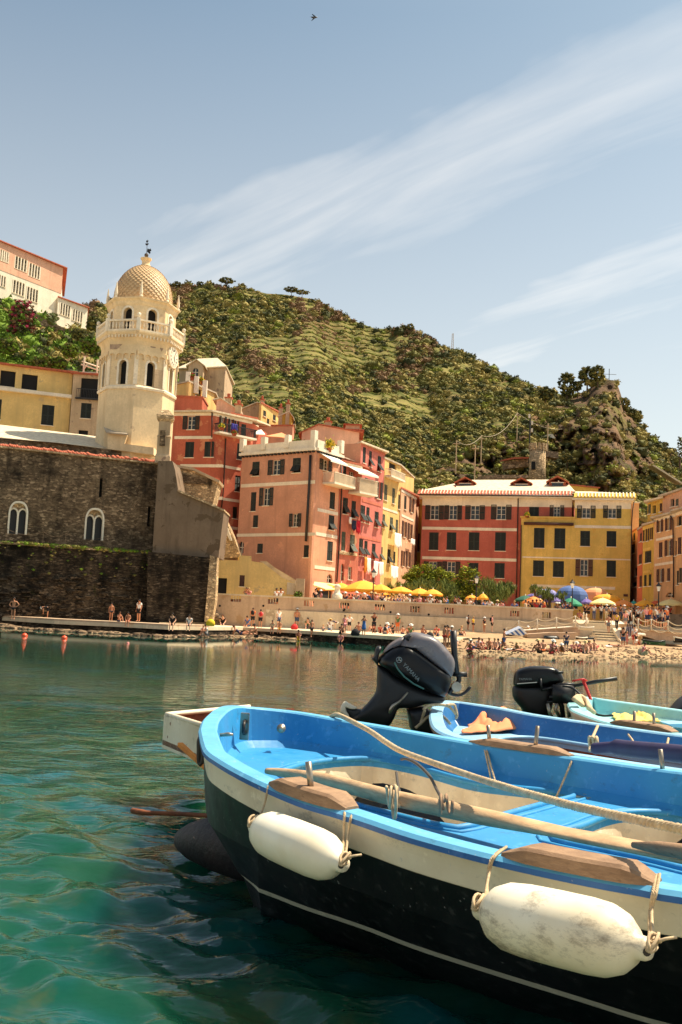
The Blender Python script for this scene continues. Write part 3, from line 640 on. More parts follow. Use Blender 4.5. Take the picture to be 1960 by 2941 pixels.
washing(fc,c8,525,1110,575,1230,.45,cl['navy'],'dark and blue shirts pegged next to the bright red garment')
washing(fc,c8,583,1110,632,1270,.45,cl['red'],'bright red garment hanging from the line on the coral house')
washing(fp,c8,668,1570,700,1750,.5,cl['orangec'],'orange towel hanging low on the tall pink house')
washing(fp,c8,700,1580,745,1760,.5,cl['whitec'],'white towel hanging immediately right of the orange towel')
washing(fp,c8,785,1620,845,1790,.5,cl['whitec'],'wide white sheet hanging low at the middle of the pink house')
washing(fp,c8,850,1630,905,1790,.5,cl['whitec'],'white sheet hanging low at the right edge of the pink house')
washing(fye,c8,1045,1270,1130,1440,.5,cl['whitec'],'large white sheet high on the slim pale yellow house')
washing(fye,c8,1000,1680,1090,1830,.5,cl['whitec'],'large white sheet low on the slim pale yellow house just above the parasols')
washing(fbe,c8,1255,1340,1305,1410,.5,cl['whitec'],'small white cloth on the beige house with brown shutters')
# ================================================================ houses up behind
def gable(name,label,cr,xl,yl,xa,ya,xr,yr,D,depth,mat,zb,wins=(),rmat=None,Dr=None):
 """gable wall facing the harbour"""
 pl,pr=P(*cr(xl,yl),D),P(*cr(xr,yr),Dr or D);f=Fac(pl.xy,pr.xy);ua,za=f.uz(*cr(xa,ya))
 r=root(name,(pl.x,pl.y,zb),label,'house','houses around the harbour')
 facade(r,f,[(0,zb),(f.L,zb),(f.L,pr.z),(ua,za),(0,pl.z)],wins,cr,mat)
 bkp=Vector((0,1,0))*depth;i3=-f.n3*.285
 mb=MB();mb.prism([f.pt(0,zb)+i3,f.pt(f.L,zb)+i3,f.pt(f.L,pr.z)+i3,f.pt(ua,za)+i3,f.pt(0,pl.z)+i3],bkp);mb.build('walls',mat,r)
 mb=MB();up=Vector((0,0,.12))
 for a,b in(((0,pl.z),(ua,za)),((ua,za),(f.L,pr.z))):
  d=(f.pt(*b)-f.pt(*a)).normalized();p0=f.pt(*a)-(d*.4 if a[0]==0 else d*0)+f.n3*.25;p1=f.pt(*b)+(d*.4 if b[0]==f.L else d*0)+f.n3*.25
  mb.prism([p0,p1,p1+up,p0+up],bkp+Vector((0,.4,0)))
 mb.build('roof',rmat or M['slate'],r);return r,f
simple('villa','cream villa on the slope just right of the clock tower with a pale hipped roof',[(*cR(150,225),124),(*cR(690,262),122)],20,M['stonehouse'],[[]],cR,depth=9,roof='hip',rise=2.6,rmat=M['slate'],over=.3)
gable('gabled_bay','small gabled bay with an arched window on the cream villa',cR,258,200,350,140,432,205,121,5,M['stonehouse'],20,[(305,235,372,330,'a')])
simple('terrace_house','small ochre house with an arched window and roof balcony tucked behind the clock tower',[(*cR(80,400),106),(*cR(262,405),104),(*cR(560,580),109)],10,M['paleyel'],[[],[(335,480,410,575,'d')]],cR,depth=6,roof='flat',rmat=M['greyslate'],over=.15)
simple('terrace_house','low red terrace wall house in front of the ochre house with the arched window',[(*cR(80,545),99),(*cR(420,620),99)],8,M['redold'],[[]],cR,depth=4,roof='flat',rmat=M['terra'],over=.1)
for i,(x,y)in enumerate(((255,290),(355,342),(455,390))):
 q=P(*cR(x,y),105);r=tag(MB().box(q-Vector((0,0,.9)),Vector((.24,0,0)),Vector((0,.24,0)),Vector((0,0,.95))).build('balcony_post',M['white'],None,False,.03),['white square post of the roof balcony, nearest the clock tower','white square post of the roof balcony, middle of three','white square post of the roof balcony, farthest from the clock tower'][i],'post','white roof balcony posts')
gable('village_house','plain taupe gable among the upper rooftops',cR,865,735,1070,650,1120,660,112,6,M['stonehouse'],8)
simple('village_house','small yellow house with a white lit window beside the plain taupe gable',[(*cR(1122,660),110),(*cR(1330,770),115)],8,M['paleyel'],[[(1140,740,1175,810,'c'),(1185,835,1212,910,'w'),(1255,790,1290,860,'c')]],cR,depth=6,roof='flat',rmat=M['terra'],over=.2)
gable('village_house','small orange yellow house under a brown gable at the right of the upper rooftops',cR,1355,800,1450,760,1480,800,111,6,M['ochre'],8,[(1500,860,1520,900,'c')])
simple('village_house','low salmon rooftop house below the small yellow house',[(*cR(1090,925),104),(*cR(1490,925),103)],8,M['salmon'],[[]],cR,depth=4,roof='flat',rmat=M['terra'],over=.1)
gable('village_house','pale terracotta gable house with chimneys behind the red corner house',cR,590,610,640,600,850,740,100,5,M['roseup'],8)
simple('village_house','long low cream rooftop house above the balcony of the red corner house',[(*cR(770,740),98),(*cR(1060,880),100)],8,M['cream'],[[]],cR,depth=3,roof='flat',rmat=M['terra'],over=.1)
gable('village_house','terracotta roofed house with rooftop clutter behind the blank flank of the pink house',c3,800,500,900,455,1140,500,104,6,M['roseup'],8,rmat=M['terra'])
simple('village_house','small pale house at the end of the roofs above the pink house',[(*c3(1000,480),108),(*c3(1155,500),108)],8,M['roseup'],[[]],c3,depth=5,roof='flat',rmat=M['terra'])
simple('village_house','yellow house with red tiled lean-to behind the right end of the long red house',[(*c4(905,95),128),(*c4(1095,130),130)],10,M['ochre'],[[]],c4,depth=6,roof='flat',rmat=M['terra'],over=.2)
# chimneys
def chimney(px,py,D,h,label,w=.35,pot=True):
 q=P(px,py,D);r=root('chimney',q-Vector((0,0,h)),label,'chimney','chimneys on the village roofs')
 MB().box(q-Vector((0,0,h/2)),Vector((w,0,0)),Vector((0,w,0)),Vector((0,0,h/2))).build('shaft',M['stonehouse'],r)
 MB().box(q+Vector((0,0,.06)),Vector((w*1.3,0,0)),Vector((0,w*1.3,0)),Vector((0,0,.06))).build('cap',M['terra'],r)
 if pot:MB().lathe(q+Vector((0,0,.12)),[(w*.5,0),(w*.6,.4),(w*.3,.45)],8).build('pot',M['terra'],r)
for i,(x,y,D,h,lb)in enumerate(((732,600,100.5,2.0,'pale chimney with pot right behind the balcony end of the red corner house'),(850,680,99,1.3,'short chimney between the cream rooftop house and the taupe gable'),(1350,715,111,2.2,'thin chimney left of the small orange yellow house'),(1437,665,111,3.0,'tallest thin chimney, rising from the small orange yellow house'),(1130,620,111.5,2.5,'chimney at the seam of the taupe gable and the small yellow house'))):
 chimney(*cR(x,y),D,h,lb,.22 if i>1 else.32)
chimney(*c3(955,440),104.5,1.6,'chimney with pot above the blank flank of the pink house')
chimney(*c3(1100,465),108.5,1.0,'wide low chimney right of the pink house rooftop',.8,False)
chimney(*c4(172,128),112,.9,'tiny chimney at the left eave of the long red house',.25,False)
# ================================================================ right-hand houses
zr9=ZP
s1,(fa,),_=simple('row_house','bright yellow house with deep eaves, second from the right edge',[(*c9(330,640),92),(*c9(486,600),88.5)],zr9,M['ochre'],[[(330,700,352,860,'c'),(375,680,422,850,'o',M['shutbr']),(440,665,472,830,'o',M['shutbr']),(357,990,447,1160,'c'),(345,1330,380,1490,'c'),(410,1320,447,1485,'c')]],c9,depth=10,roof='flat',rmat=M['greyslate'],back=(3,9),over=.5,strings=[(0,335,980,440,950,.22),(0,335,1300,440,1270,.22)],frieze=.4,trim=M['yellow'])
s2,(fb,),_=simple('row_house','peach coloured house with an arched doorway at the right edge of the picture',[(*c9(487,560),88.4),(*c9(790,440),83.0)],zr9,M['peach'],[[(530,550,615,725,'o',M['shutbr']),(650,520,738,700,'o',M['shutbr']),(553,870,603,1085,'c',M['shutbr']),(643,835,756,1060,'o',M['shutbr']),(530,1245,628,1430,'o',M['shutbr']),(670,1235,712,1415,'c',M['shutbr']),(650,1575,760,1640,'a')]],c9,depth=10,roof='flat',rmat=M['greyslate'],back=(4,9),over=.5,strings=[(0,520,835,770,785,.22),(0,500,1190,770,1150,.22)],frieze=.3,trim=M['trim'])
s3,(fb3,),_=simple('row_house','peach house cut off by the right edge of the picture beyond a long drainpipe',[(*c9(792,500),82.9),(*c9(1250,260),76.0)],zr9,M['peach'],[[(805,500,875,640,'d'),(775,850,805,1060,'c',M['shutbr']),(820,800,870,1040,'c',M['shutbr']),(805,1270,835,1470,'w'),(840,1230,878,1440,'c')]],c9,depth=10,roof='flat',rmat=M['greyslate'],back=(4,9),over=.5,frieze=.3)
pipe(s2,pixpath(fb,c9,[(735,500),(770,560),(775,900),(780,1300),(778,1650)],.12))
simple('row_house','narrow orange red house in the alley mouth right of the broad yellow house',[(*c9(255,700),96),(*c9(328,660),92.5)],zr9,M['orange'],[[(285,740,315,860,'c',M['shutbr']),(270,1040,315,1180,'c',M['shutbr']),(280,1340,315,1500,'c',M['shutbr'])]],c9,depth=8,roof='flat',rmat=M['greyslate'],back=(3,8),over=.3)
simple('row_house','shaded pink house deep in the alley with balconies of washing',[(*c9(165,660),108),(*c9(262,760),103)],zr9,M['beige'],[[(195,740,220,850,'c'),(170,900,215,1030,'c'),(205,1230,250,1350,'d'),(170,1430,240,1500,'d')]],c9,depth=8,roof='flat',rmat=M['terra'],back=(2,8),over=.2)
simple('village_house','small peach house peeping over the right shoulder of the broad yellow house',[(*c9(170,310),112),(*c9(275,330),112)],8,M['peach'],[[]],c9,depth=5,roof='flat',rmat=M['slate'],over=.2)
simple('village_house','ochre attic house with grey shutters on the roofs at the right edge',[(*c9(395,340),92.5),(*c9(605,235),89)],12,M['ochre'],[[(402,335,440,470,'c',M['shutgr']),(465,350,510,470,'d'),(565,320,600,440,'c',M['shutbr'])]],c9,depth=6,roof='flat',rmat=M['slate'],back=(3,7),over=.6)
simple('village_house','pale mauve attic wall with a dark window at the far right roofs',[(*c9(607,225),89),(*c9(1000,100),82)],12,M['beige'],[[(720,260,770,370,'d'),(790,260,830,360,'c',M['shutgr'])]],c9,depth=6,roof='flat',rmat=M['greyslate'],back=(3,7),over=.3)
# ================================================================ bell tower
TD=80.0
tc0=P(*c1(975,600),TD);TC=Vector((tc0.x,tc0.y))
cdir=(-TC).normalized();cang=math.atan2(cdir.y,cdir.x)
PH=cang+math.radians(-4)
def tz(y,x=975,D=TD-3.0):return P(*c1(x,y),D).z
tw=root('bell_tower',(TC.x,TC.y,8),'octagonal cream bell tower with a scaly golden dome, clock and balustrade','tower')
def octv(R,k):a=PH+k*math.pi/4;return(TC.x+R*math.cos(a),TC.y+R*math.sin(a))
def octfac(R,k):return Fac(octv(R,k),octv(R,k+1))
def octlathe(prof,name,mat,n=8,ph=None,par=None,smooth=False):
 mb=MB();mb.lathe((TC.x,TC.y,0),prof,n,ph=PH if ph is None else ph);return mb.build(name,mat,par or tw,smooth)
z_str=tz(1122,925);z_bal=tz(745,960);z_top=tz(508,970);z_arc=tz(905,940)
R1_,R2_,R3_=3.12,3.15,2.80
m,t,b=newmat('tower_render');
M['tower']=M['towerpl']
def stage(R,z0,z1,holes,name,mat):
 for k in range(-2,6):
  f=octfac(R,k);hl=[]
  for(cu,hw,za,zb)in holes.get(k,holes.get('all',[])):
   hl.append(arch_loop(f.L*cu-hw,za,f.L*cu+hw,zb))
  wall(tw,f,[(0,z0),(f.L,z0),(f.L,z1),(0,z1)],hl,mat,.4,name)
  for(cu,hw,za,zb)in holes.get(k,holes.get('all',[])):
   mb=MB();w=.17;outer=arch_loop(f.L*cu-hw-w,za,f.L*cu+hw+w,zb+w);inner=arch_loop(f.L*cu-hw,za,f.L*cu+hw,zb)
   n=len(inner)
   for i in range(1,n-1+1):
    j=(i+1)%n
    if i==n:break
    if(i,j)==(0,1):continue
    mb.prism([f.pt(*inner[i],-.05),f.pt(*inner[j],-.05),f.pt(*outer[j],-.05),f.pt(*outer[i],-.05)],f.n3*.09)
   mb.build('arch_surround',M['white'],tw)
octlathe([(R1_,8),(R1_,z_str-.1)],'base',M['tower'])
octlathe([(R1_+.12,z_str-.12),(R1_+.16,z_str+.05),(R1_+.05,z_str+.2)],'string_course',M['trim'])
octlathe([(R2_-.45,z_str+.1),(R2_-.45,z_bal)],'inner_core',M['dark'])
zw0=tz(1108,925);zw1=tz(955,925)
stage(R2_,z_str+.1,z_bal-.1,{'all':[(.52,.33,z_str+.25,z_str+.25+2.0)]},'lower_stage',M['tower'])
# corner pilasters
for k in range(8):
 v=octv(R2_+.02,k);a=PH+k*math.pi/4;mb=MB()
 mb.box((v[0],v[1],(z_str+.2+z_arc)/2),Vector((-math.sin(a),math.cos(a),0))*.16,Vector((math.cos(a),math.sin(a),0))*.05,Vector((0,0,(z_arc-z_str-.2)/2)))
 mb.build('corner_pilaster',M['trim'],tw)
for k in range(8):
 f=octfac(R2_+.0,k);mb=MB();n=4;zt_=z_arc+.42
 for i in range(n):
  u0,u1=f.L*i/n,f.L*(i+1)/n;c=(u0+u1)/2;r=(u1-u0)/2-.06
  lp=[(u0,zt_),(u0,z_arc-.12),(u0+.06,z_arc-.12)]+[(c-r*math.cos(math.pi*j/6),z_arc-.02+r*.7*math.sin(math.pi*j/6))for j in range(7)]+[(u1-.06,z_arc-.12),(u1,z_arc-.12),(u1,zt_)]
  mb.prism([f.pt(u,z,.001)for u,z in lp],f.n3*.13)
  mb.box(f.pt(u0+.0,z_arc-.22,.08),f.u3*.07,f.n3*.08,Vector((0,0,.1)))
 mb.build('corbel_table',M['tower'],tw)
octlathe([(R2_+.0,z_bal-1.05),(R2_+.1,z_bal-.75),(R2_+.28,z_bal-.45),(R2_+.5,z_bal-.12),(R2_+.5,z_bal),(2.0,z_bal)],'gallery',M['tower'])
for k in range(8):
 f=octfac(R2_+.32,k);mb=MB();corbels(mb,f,0,f.L,z_bal-.42,9,.1,.22,.12);mb.build('gallery_corbels',M['trim'],tw)
RB=R2_+.38;hb=tz(668,960)-z_bal
for k in range(8):
 f=octfac(RB,k);mb=MB()
 mb.box(f.pt(f.L/2,z_bal+hb-.06,0),f.u3*(f.L/2),f.n3*.11,Vector((0,0,.07)));mb.box(f.pt(f.L/2,z_bal+.07,0),f.u3*(f.L/2),f.n3*.1,Vector((0,0,.07)))
 for i in range(9):
  p=f.pt(f.L*(i+.5)/9,z_bal+.14,0);H=hb-.26
  mb.lathe(p,[(.045,0),(.05,H*.08),(.04,H*.15),(.085,H*.38),(.07,H*.6),(.035,H*.85),(.05,H)],6)
 mb.build('balustrade',M['trim'],tw)
 v=octv(RB,k);a=PH+k*math.pi/4;mb=MB();mb.box((v[0],v[1],z_bal+hb/2+.05),Vector((math.cos(a),math.sin(a),0))*.15,Vector((-math.sin(a),math.cos(a),0))*.15,Vector((0,0,hb/2+.06)))
 mb.lathe((v[0],v[1],z_bal+hb+.1),[(.06,0),(.05,.08),(.13,.16),(.17,.27),(.13,.38),(.03,.44)],8);mb.build('gallery_post',M['white'],tw)
octlathe([(R3_-.45,z_bal),(R3_-.45,z_top-.2)],'inner_core',M['dark'])
stage(R3_,z_bal,z_top-.25,{'all':[(.5,.38,z_bal+.12,z_bal+hb+1.22)]},'drum',M['tower'])
octlathe([(R3_+.02,z_top-.55),(R3_+.1,z_top-.42),(R3_+.16,z_top-.2),(R3_+.34,z_top-.05),(R3_+.36,z_top+.06),(2.2,z_top+.12)],'cornice',M['tower'])
for k in range(8):
 v=octv(R3_+.12,k);mb=MB();mb.lathe((v[0],v[1],z_top+.05),[(.15,0),(.17,.1),(.1,.2),(.14,.34),(.12,.6),(.03,1.35),(.005,1.4)],8);mb.build('finial',M['trim'],tw)
H=tz(272,1012,TD-.9)-z_top;RD=2.36
def dr(h):x=h/H;return RD*max(0,(1-x**2.3))**.52*(1+.04*math.sin(x*3.1))
M['domet']=paint('golden_dome_tile',G(212,180,134),.6,.12,6,dirt=G(172,136,98),bs=.05)
octlathe([(dr(H*i/14)-.05,z_top+H*i/14)for i in range(14)]+[(.3,z_top+H)],'dome_shell',M['domet'],32,smooth=True)
mb=MB();rows=22
hs=[H*(1-(1-i/rows)**1.25)*.985 for i in range(rows+1)]
for i in range(rows):
 n=34;h0=hs[i];h1=hs[min(i+1,rows)];h2=hs[min(i+2,rows)]if i+2<=rows else H
 for j in range(n):
  a=2*math.pi*(j+.5*(i%2))/n;da=math.pi/n*.98
  pt=lambda an,h,o:(TC.x+(dr(h)+o)*math.cos(an),TC.y+(dr(h)+o)*math.sin(an),z_top+h)
  mb.add([pt(a,h0,.085),pt(a+da*.62,h0+(h1-h0)*.3,.07),pt(a+da,h1,.035),pt(a,min(h2,H*.995),.0),pt(a-da,h1,.035),pt(a-da*.62,h0+(h1-h0)*.3,.07)],[(0,1,2,3,4,5)])
  mb.add([pt(a,h0,.085),pt(a+da*.62,h0+(h1-h0)*.3,.07),pt(a+da*.62,h0+(h1-h0)*.3,.0),pt(a,h0,.0),pt(a-da*.62,h0+(h1-h0)*.3,.0),pt(a-da*.62,h0+(h1-h0)*.3,.07)],[(0,1,2,3),(0,3,4,5)])
mb.build('dome_tiles',M['domet'],tw,recalc=False)
zl=z_top+H-.05;lan=octlathe([(.46,zl),(.44,zl+.1),(.32,zl+.2),(.34,zl+.5),(.46,zl+.62),(.48,zl+.72),(.2,zl+.8),(.08,zl+.86)],'lantern',M['towerpl'],12)
zb_=zl+.84;octlathe([(.04,zb_),(.12,zb_+.05),(.18,zb_+.16),(.16,zb_+.27),(.08,zb_+.35),(.03,zb_+.38)],'ball',M['copper'],10)
mb=MB();q=Vector((TC.x,TC.y,zb_+.3));mb.tube([q,q+Vector((0,0,1.25))],.022,6)
lx=Vector((.98,.2,0))
prof=[(.05,.35),(.3,.2),(.42,.05),(.55,.3),(.42,.42),(.62,.6),(.5,.95),(.3,.8),(.12,.92),(.06,.7)]
mb.prism([q+lx*a*.62+Vector((0,0,bz*.55))for a,bz in prof],Vector((-.2,.98,0))*.04)
for zz_,w in((.85,.14),(1.1,.1)):mb.prism([q+lx*a+Vector((0,0,zz_+bz))for a,bz in((-w,-.05),(0,-.12),(w,.06),(w*.6,.12),(0,.05),(-w,.1))],Vector((-.2,.98,0))*.04)
mb.build('weather_vane',M['iron'],tw)
# clock
f=octfac(R2_,1)
kc=1
best=min(range(-3,5),key=lambda k:abs(pix(octfac(R2_,k).pt(octfac(R2_,k).L/2,z_arc))[0]-c1(1180,915)[0])if octfac(R2_,k).n.dot(-TC)>0 else 1e9)
f=octfac(R2_,best);uc,zc_=f.L/2,tz(915,1185,TD-1.0)
cc=f.pt(uc,zc_,.16)
mb=MB();mb.lathe(cc-f.n3*.15,[(.92,0),(.95,.12),(.9,.2),(.8,.2)],32,axis=f.n3);ck=mb.build('clock',M['trim'],tw)
mb=MB();mb.lathe(cc+f.n3*.04,[(.8,0),(.8,.02)],32,axis=f.n3);mb.build('clock_face',M['white'],ck)
mb=MB()
for i in range(60):
 a=2*math.pi*i/60;rr=.72;ln=.05 if i%5==0 else.02
 d=f.u3*math.sin(a)+Vector((0,0,math.cos(a)));tt=f.u3*math.cos(a)-Vector((0,0,math.sin(a)))
 mb.box(cc+f.n3*.07+d*rr,tt*.008,d*ln*.6,f.n3*.004)
NUM=['XII','I','II','III','IIII','V','VI','VII','VIII','IX','X','XI']
for i,s_ in enumerate(NUM):
 a=2*math.pi*i/12;d=f.u3*math.sin(a)+Vector((0,0,math.cos(a)));tt=f.u3*math.cos(a)-Vector((0,0,math.sin(a)));w=0;pos=[]
 for ch in s_:cw=.035 if ch=='I' else.08;pos.append((w+cw/2,ch));w+=cw
 for x,ch in pos:
  c=cc+f.n3*.071+d*.57+tt*(x-w/2)
  if ch=='I':mb.box(c,tt*.009,d*.075,f.n3*.004)
  elif ch=='V':
   for s in(-1,1):mb.box(c+tt*s*.018,tt*.008+d*0,(d*.075+tt*s*.02),f.n3*.004)
  else:
   for s in(-1,1):mb.box(c,tt*.008,(d*.075+tt*s*.035),f.n3*.004)
mb.build('numerals',M['iron'],ck)
mb=MB()
for a,L,w in((math.radians(150),.34,.03),(math.radians(30),.52,.022)):
 d=f.u3*math.sin(a)+Vector((0,0,math.cos(a)));tt=f.u3*math.cos(a)-Vector((0,0,math.sin(a)));mb.box(cc+f.n3*.09+d*(L/2),tt*w,d*(L/2+.06),f.n3*.006)
mb.build('clock_hands',M['iron'],ck)
# niche panel below the clock's neighbour and bare patches of old render
f=octfac(R2_,best-1);mb=MB();r=f.rect(*c1(1065,1030),*c1(1108,1105));
mb.box(f.pt((r[0]+r[2])/2,(r[1]+r[3])/2,.03),f.u3*.42,f.n3*.04,Vector((0,0,.75)));mb.build('wall_panel',M['stonehouse'],tw)
M['bare']=plaster('bare_grey_render',G(158,132,112),patch=G(175,150,125))
for kk,pts in((best-2,[(752,782),(848,782),(835,830),(800,862),(752,862)]),(best-1,[(985,795),(1128,798),(1120,850),(1105,880),(1090,850),(1072,842),(1060,855),(1030,850),(1025,825),(990,822)])):
 f=octfac(R2_,kk);mb=MB();mb.prism([f.pt(*f.uz(*c1(x,y)),.001)for x,y in pts],f.n3*.012);mb.build('bare_patch',M['bare'],tw)
for pts in([(1045,1345),(1090,1290),(1100,1425),(1010,1430)],):
 pass
FC=fac_px(0,1285,68.0,440,1327,72.6)
UC=lambda x,y:FC.uz(*c2(x,y))
ze=(UC(0,250)[1]+UC(1040,355)[1])/2
uR=UC(1072,700)[0]
ch=root('church',FC.pt(5,.5),'dark rubble stone church wall with two white framed pointed twin windows','church')
def pointed(u0,z0,u1,z1,n=7):
 c=(u0+u1)/2;w=(u1-u0)/2;zs=z1-w*1.35;L=[(u0,z0),(u1,z0)]
 for i in range(n+1):a=i/n;L.append((c+w*(1-a**1.0)*math.cos(a*.0)if False else c+w*math.cos(a*math.pi/2)**.75,zs+(z1-zs)*math.sin(a*math.pi/2)))
 for i in range(n-1,-1,-1):a=i/n;L.append((c-w*math.cos(a*math.pi/2)**.75,zs+(z1-zs)*math.sin(a*math.pi/2)))
 return L
hol=[];gw=[]
for(x0,y0,x1,y1)in((57,615,192,842),(580,662,712,882)):
 r=FC.rect(*c2(x0,y0),*c2(x1,y1));gw.append(r);hol.append(pointed(*r))
sl_=[]
for(x0,y0,x1,y1)in((680,460,700,590),(1008,650,1030,790)):
 r=FC.rect(*c2(x0,y0),*c2(x1,y1));sl_.append(r);hol.append([(r[0],r[1]),(r[2],r[1]),(r[2],r[3]),(r[0],r[3])])
uL_=-14
wall(ch,FC,[(uL_,.4),(uR,.4),(uR,ze),(uL_,ze)],hol,M['church'],.6,'nave_wall')
for r in gw:
 lp=pointed(*r);inn=pointed(r[0]+.12,r[1]+.0,r[2]-.12,r[3]-.14);mb=MB();n=len(lp)
 for i in range(1,n):
  j=(i+1)%n;mb.prism([FC.pt(*inn[i],-.28),FC.pt(*inn[j],-.28),FC.pt(*lp[j],-.28),FC.pt(*lp[i],-.28)],FC.n3*.34)
 mb.build('window_surround',M['white'],ch)
 mb=MB();mb.prism([FC.pt(u,z,-.42)for u,z in lp],FC.n3*-.05);wn=mb.build('window',M['iron'],ch)
 c=(r[0]+r[2])/2;w=(r[2]-r[0])/2;zs=r[3]-w*1.25
 mb=MB();mb.box(FC.pt(c,(r[1]+zs)/2,-.22),FC.u3*.06,FC.n3*.1,Vector((0,0,(zs-r[1])/2)))
 for s in(-1,1):
  cx=c+s*w*.47;rr=w*.45;path=[FC.pt(cx+rr*math.cos(math.pi*i/8),zs-.1+rr*1.35*math.sin(math.pi*i/8),-.2)for i in range(9)]
  mb.tube(path,.07,6)
 mb.build('mullion',M['white'],wn)
 top=[(c+w*.86*math.cos(math.pi*i/12),zs+w*1.15*math.sin(math.pi*i/12))for i in range(13)]
 low=[(c-w*.47+w*.42*math.cos(math.pi*i/6),zs-.05+w*.56*math.sin(math.pi*i/6))for i in range(6,-1,-1)]+[(c+w*.47+w*.42*math.cos(math.pi*i/6),zs-.05+w*.56*math.sin(math.pi*i/6))for i in range(6,-1,-1)]
 mb=MB();mb.prism([FC.pt(u,z,-.36)for u,z in top+low],FC.n3*.06);mb.build('tympanum',M['stone'],wn)
for r in sl_:
 mb=MB();mb.box(FC.pt((r[0]+r[2])/2,(r[1]+r[3])/2,-.5),FC.u3*.3,FC.n3*.02,Vector((0,0,(r[3]-r[1])/2+.1)));mb.build('slit_window',M['dark'],ch)
fq=FC;body(ch,[bk(FC,uL_,.62),bk(FC,uR,.62),bk(FC,uR,4),bk(FC,uL_,4)],.4,ze-.01,M['church'])
# crest tiles
mb=MB();n=74
for i in range(n):
 u=uR*(i+.5)/n;s=random.uniform(.09,.13);zj=ze+.05+random.uniform(-.04,.06)
 if random.random()<.12 and i>n*.6:continue
 mb.lathe(FC.pt(u,zj,.16),[(s,0),(s*1.15,-.35),(s,-.7)]if False else[(s,0),(s*1.1,.5)],7,axis=-FC.n3+Vector((0,0,.35)))
mb.build('crest_tiles',M['terra'],ch,True)
mb=MB();mb.box(FC.pt(uR/2-7,ze+.0,.06),FC.u3*(uR/2+7),FC.n3*.2,Vector((0,0,.06)));mb.build('eave_course',M['stone'],ch)
def ppoly(name,mat,cr,pts,D,off,par,th=None):
 """thick polygon traced in a plane at depth D (D may be per point)"""
 q=[P(*cr(x,y),D if not hasattr(D,'__len__')else D[i])for i,(x,y)in enumerate(pts)]
 mb=MB();mb.prism(q,off);return mb.build(name,mat,par)
ppoly('roof_wall',M['church'],c2,[(-60,180),(400,218),(730,262),(1060,285),(1060,352),(-60,250)],[72,74,76.5,78.5,78.5,72],(0,.8,0),ch)
zA_=P(*c2(-60,185),73)
mb=MB();q=[P(*c2(-80,184),72.2),P(*c2(733,264),77.2),P(*c2(688,188),83),P(*c2(-80,96),80)];mb.prism(q,(0,0,.14));mb.build('roof',M['slate'],ch)
# small lean-to on the roof by the tower foot
ppoly('roof_hut',M['tower'],c2,[(735,150),(870,165),(850,225),(1050,250),(1050,300),(735,260)],76.6,(0,1.2,0),ch)
mb=MB();q=[P(*c2(728,152),76.2),P(*c2(872,164),76.2),P(*c2(850,150),78),P(*c2(705,108),78)];mb.prism(q,(0,0,.1));mb.build('hut_roof',M['greyslate'],ch)
# pinnacle pier
pp=P(*c2(1112,345),72.0);zt3=P(*c2(1130,15),72.0).z;hh=zt3-pp.z
pr=root('stone_pier',pp,'tall weathered stone pier with a moulded cap standing on the church wall before the tower','pier')
mb=MB();mb.lathe(pp-Vector((0,0,.2)),[(.78,0),(.78,.5),(.66,.7),(.66,hh*.52),(.72,hh*.55),(.6,hh*.58),(.6,hh*.9)],4,ph=math.pi/4+.12);mb.build('shaft',M['stonehouse'],pr)
mb=MB();mb.lathe(pp+Vector((0,0,hh*.86-.2)),[(.62,0),(.85,.2),(.9,.45),(.7,.6),(.55,hh*.14+.25),(.3,hh*.14+.4)],4,ph=math.pi/4+.12);mb.build('cap',M['stone'],pr)
mb=MB();mb.box(pp+Vector((.0,-.62,hh*.45)),Vector((.2,0,0)),Vector((0,.06,0)),Vector((0,0,hh*.16)));mb.build('niche',M['church'],pr)
# buttress with grey render
bu=root('buttress',P(*c2(1250,985),70.5),'big plain grey rendered buttress with a slanting top, right of the dark church wall','buttress')
ppoly('wall',M['greyplas'],c2,[(1080,342),(1178,342),(1195,400),(1218,545),(1530,682),(1492,1002),(1040,985)],70.8,(0,3.5,0),bu)
ppoly('sloping_coping',M['stone'],c2,[(1212,536),(1532,672),(1532,684),(1214,550)],70.5,(0,3.9,0),bu)
ppoly('lower_wall',M['seawall'],c2,[(1010,960),(1440,1003),(1405,1445),(1000,1440)],70.4,(0,4.0,0),bu)
ppoly('corner_pier',M['stone'],c2,[(1435,985),(1482,1000),(1470,1300),(1445,1440),(1396,1440),(1410,1290)],70.0,(0,1.3,0),bu)
gb=root('stone_gable',P(*c2(1300,600),75),'ruined brick and stone gable between the grey buttress and the red corner house','gable')
ppoly('wall',M['stone'],c2,[(1185,372),(1320,398),(1492,482),(1450,645),(1215,565)],75,(0,2.5,0),gb)
ppoly('burnt_band',M['church'],c2,[(1200,420),(1450,470),(1445,505),(1200,490)],74.9,(0,.5,0),gb)
ppoly('coping',M['stonehouse'],c2,[(1180,362),(1322,388),(1500,474),(1494,492),(1316,404),(1180,380)],74.7,(0,3.0,0),gb)
# sea wall below the church with its grassy ledge
FS=FC.sub(1.3)
zs0=FS.uz(*c2(0,905))[1]
sw=root('sea_wall',FS.pt(4,0),'soot dark sea wall under the church with grass along its ledge','wall')
uS=FS.uz(*c2(1068,1100))[0]
mb=MB();mb.prism([FS.pt(-14,.3,0),FS.pt(uS,.3,0),FS.pt(uS,zs0-.05,-.15),FS.pt(-14,zs0+.0,-.15)],FC.n3*-2.2);mb.build('wall',M['seawall'],sw)
mb=MB();mb.box(FS.pt(uS*.35-5,zs0+.06,-.2),FS.u3*(uS*.35+5),FS.n3*.25,Vector((0,0,.07)));mb.build('ledge',M['stone'],sw)
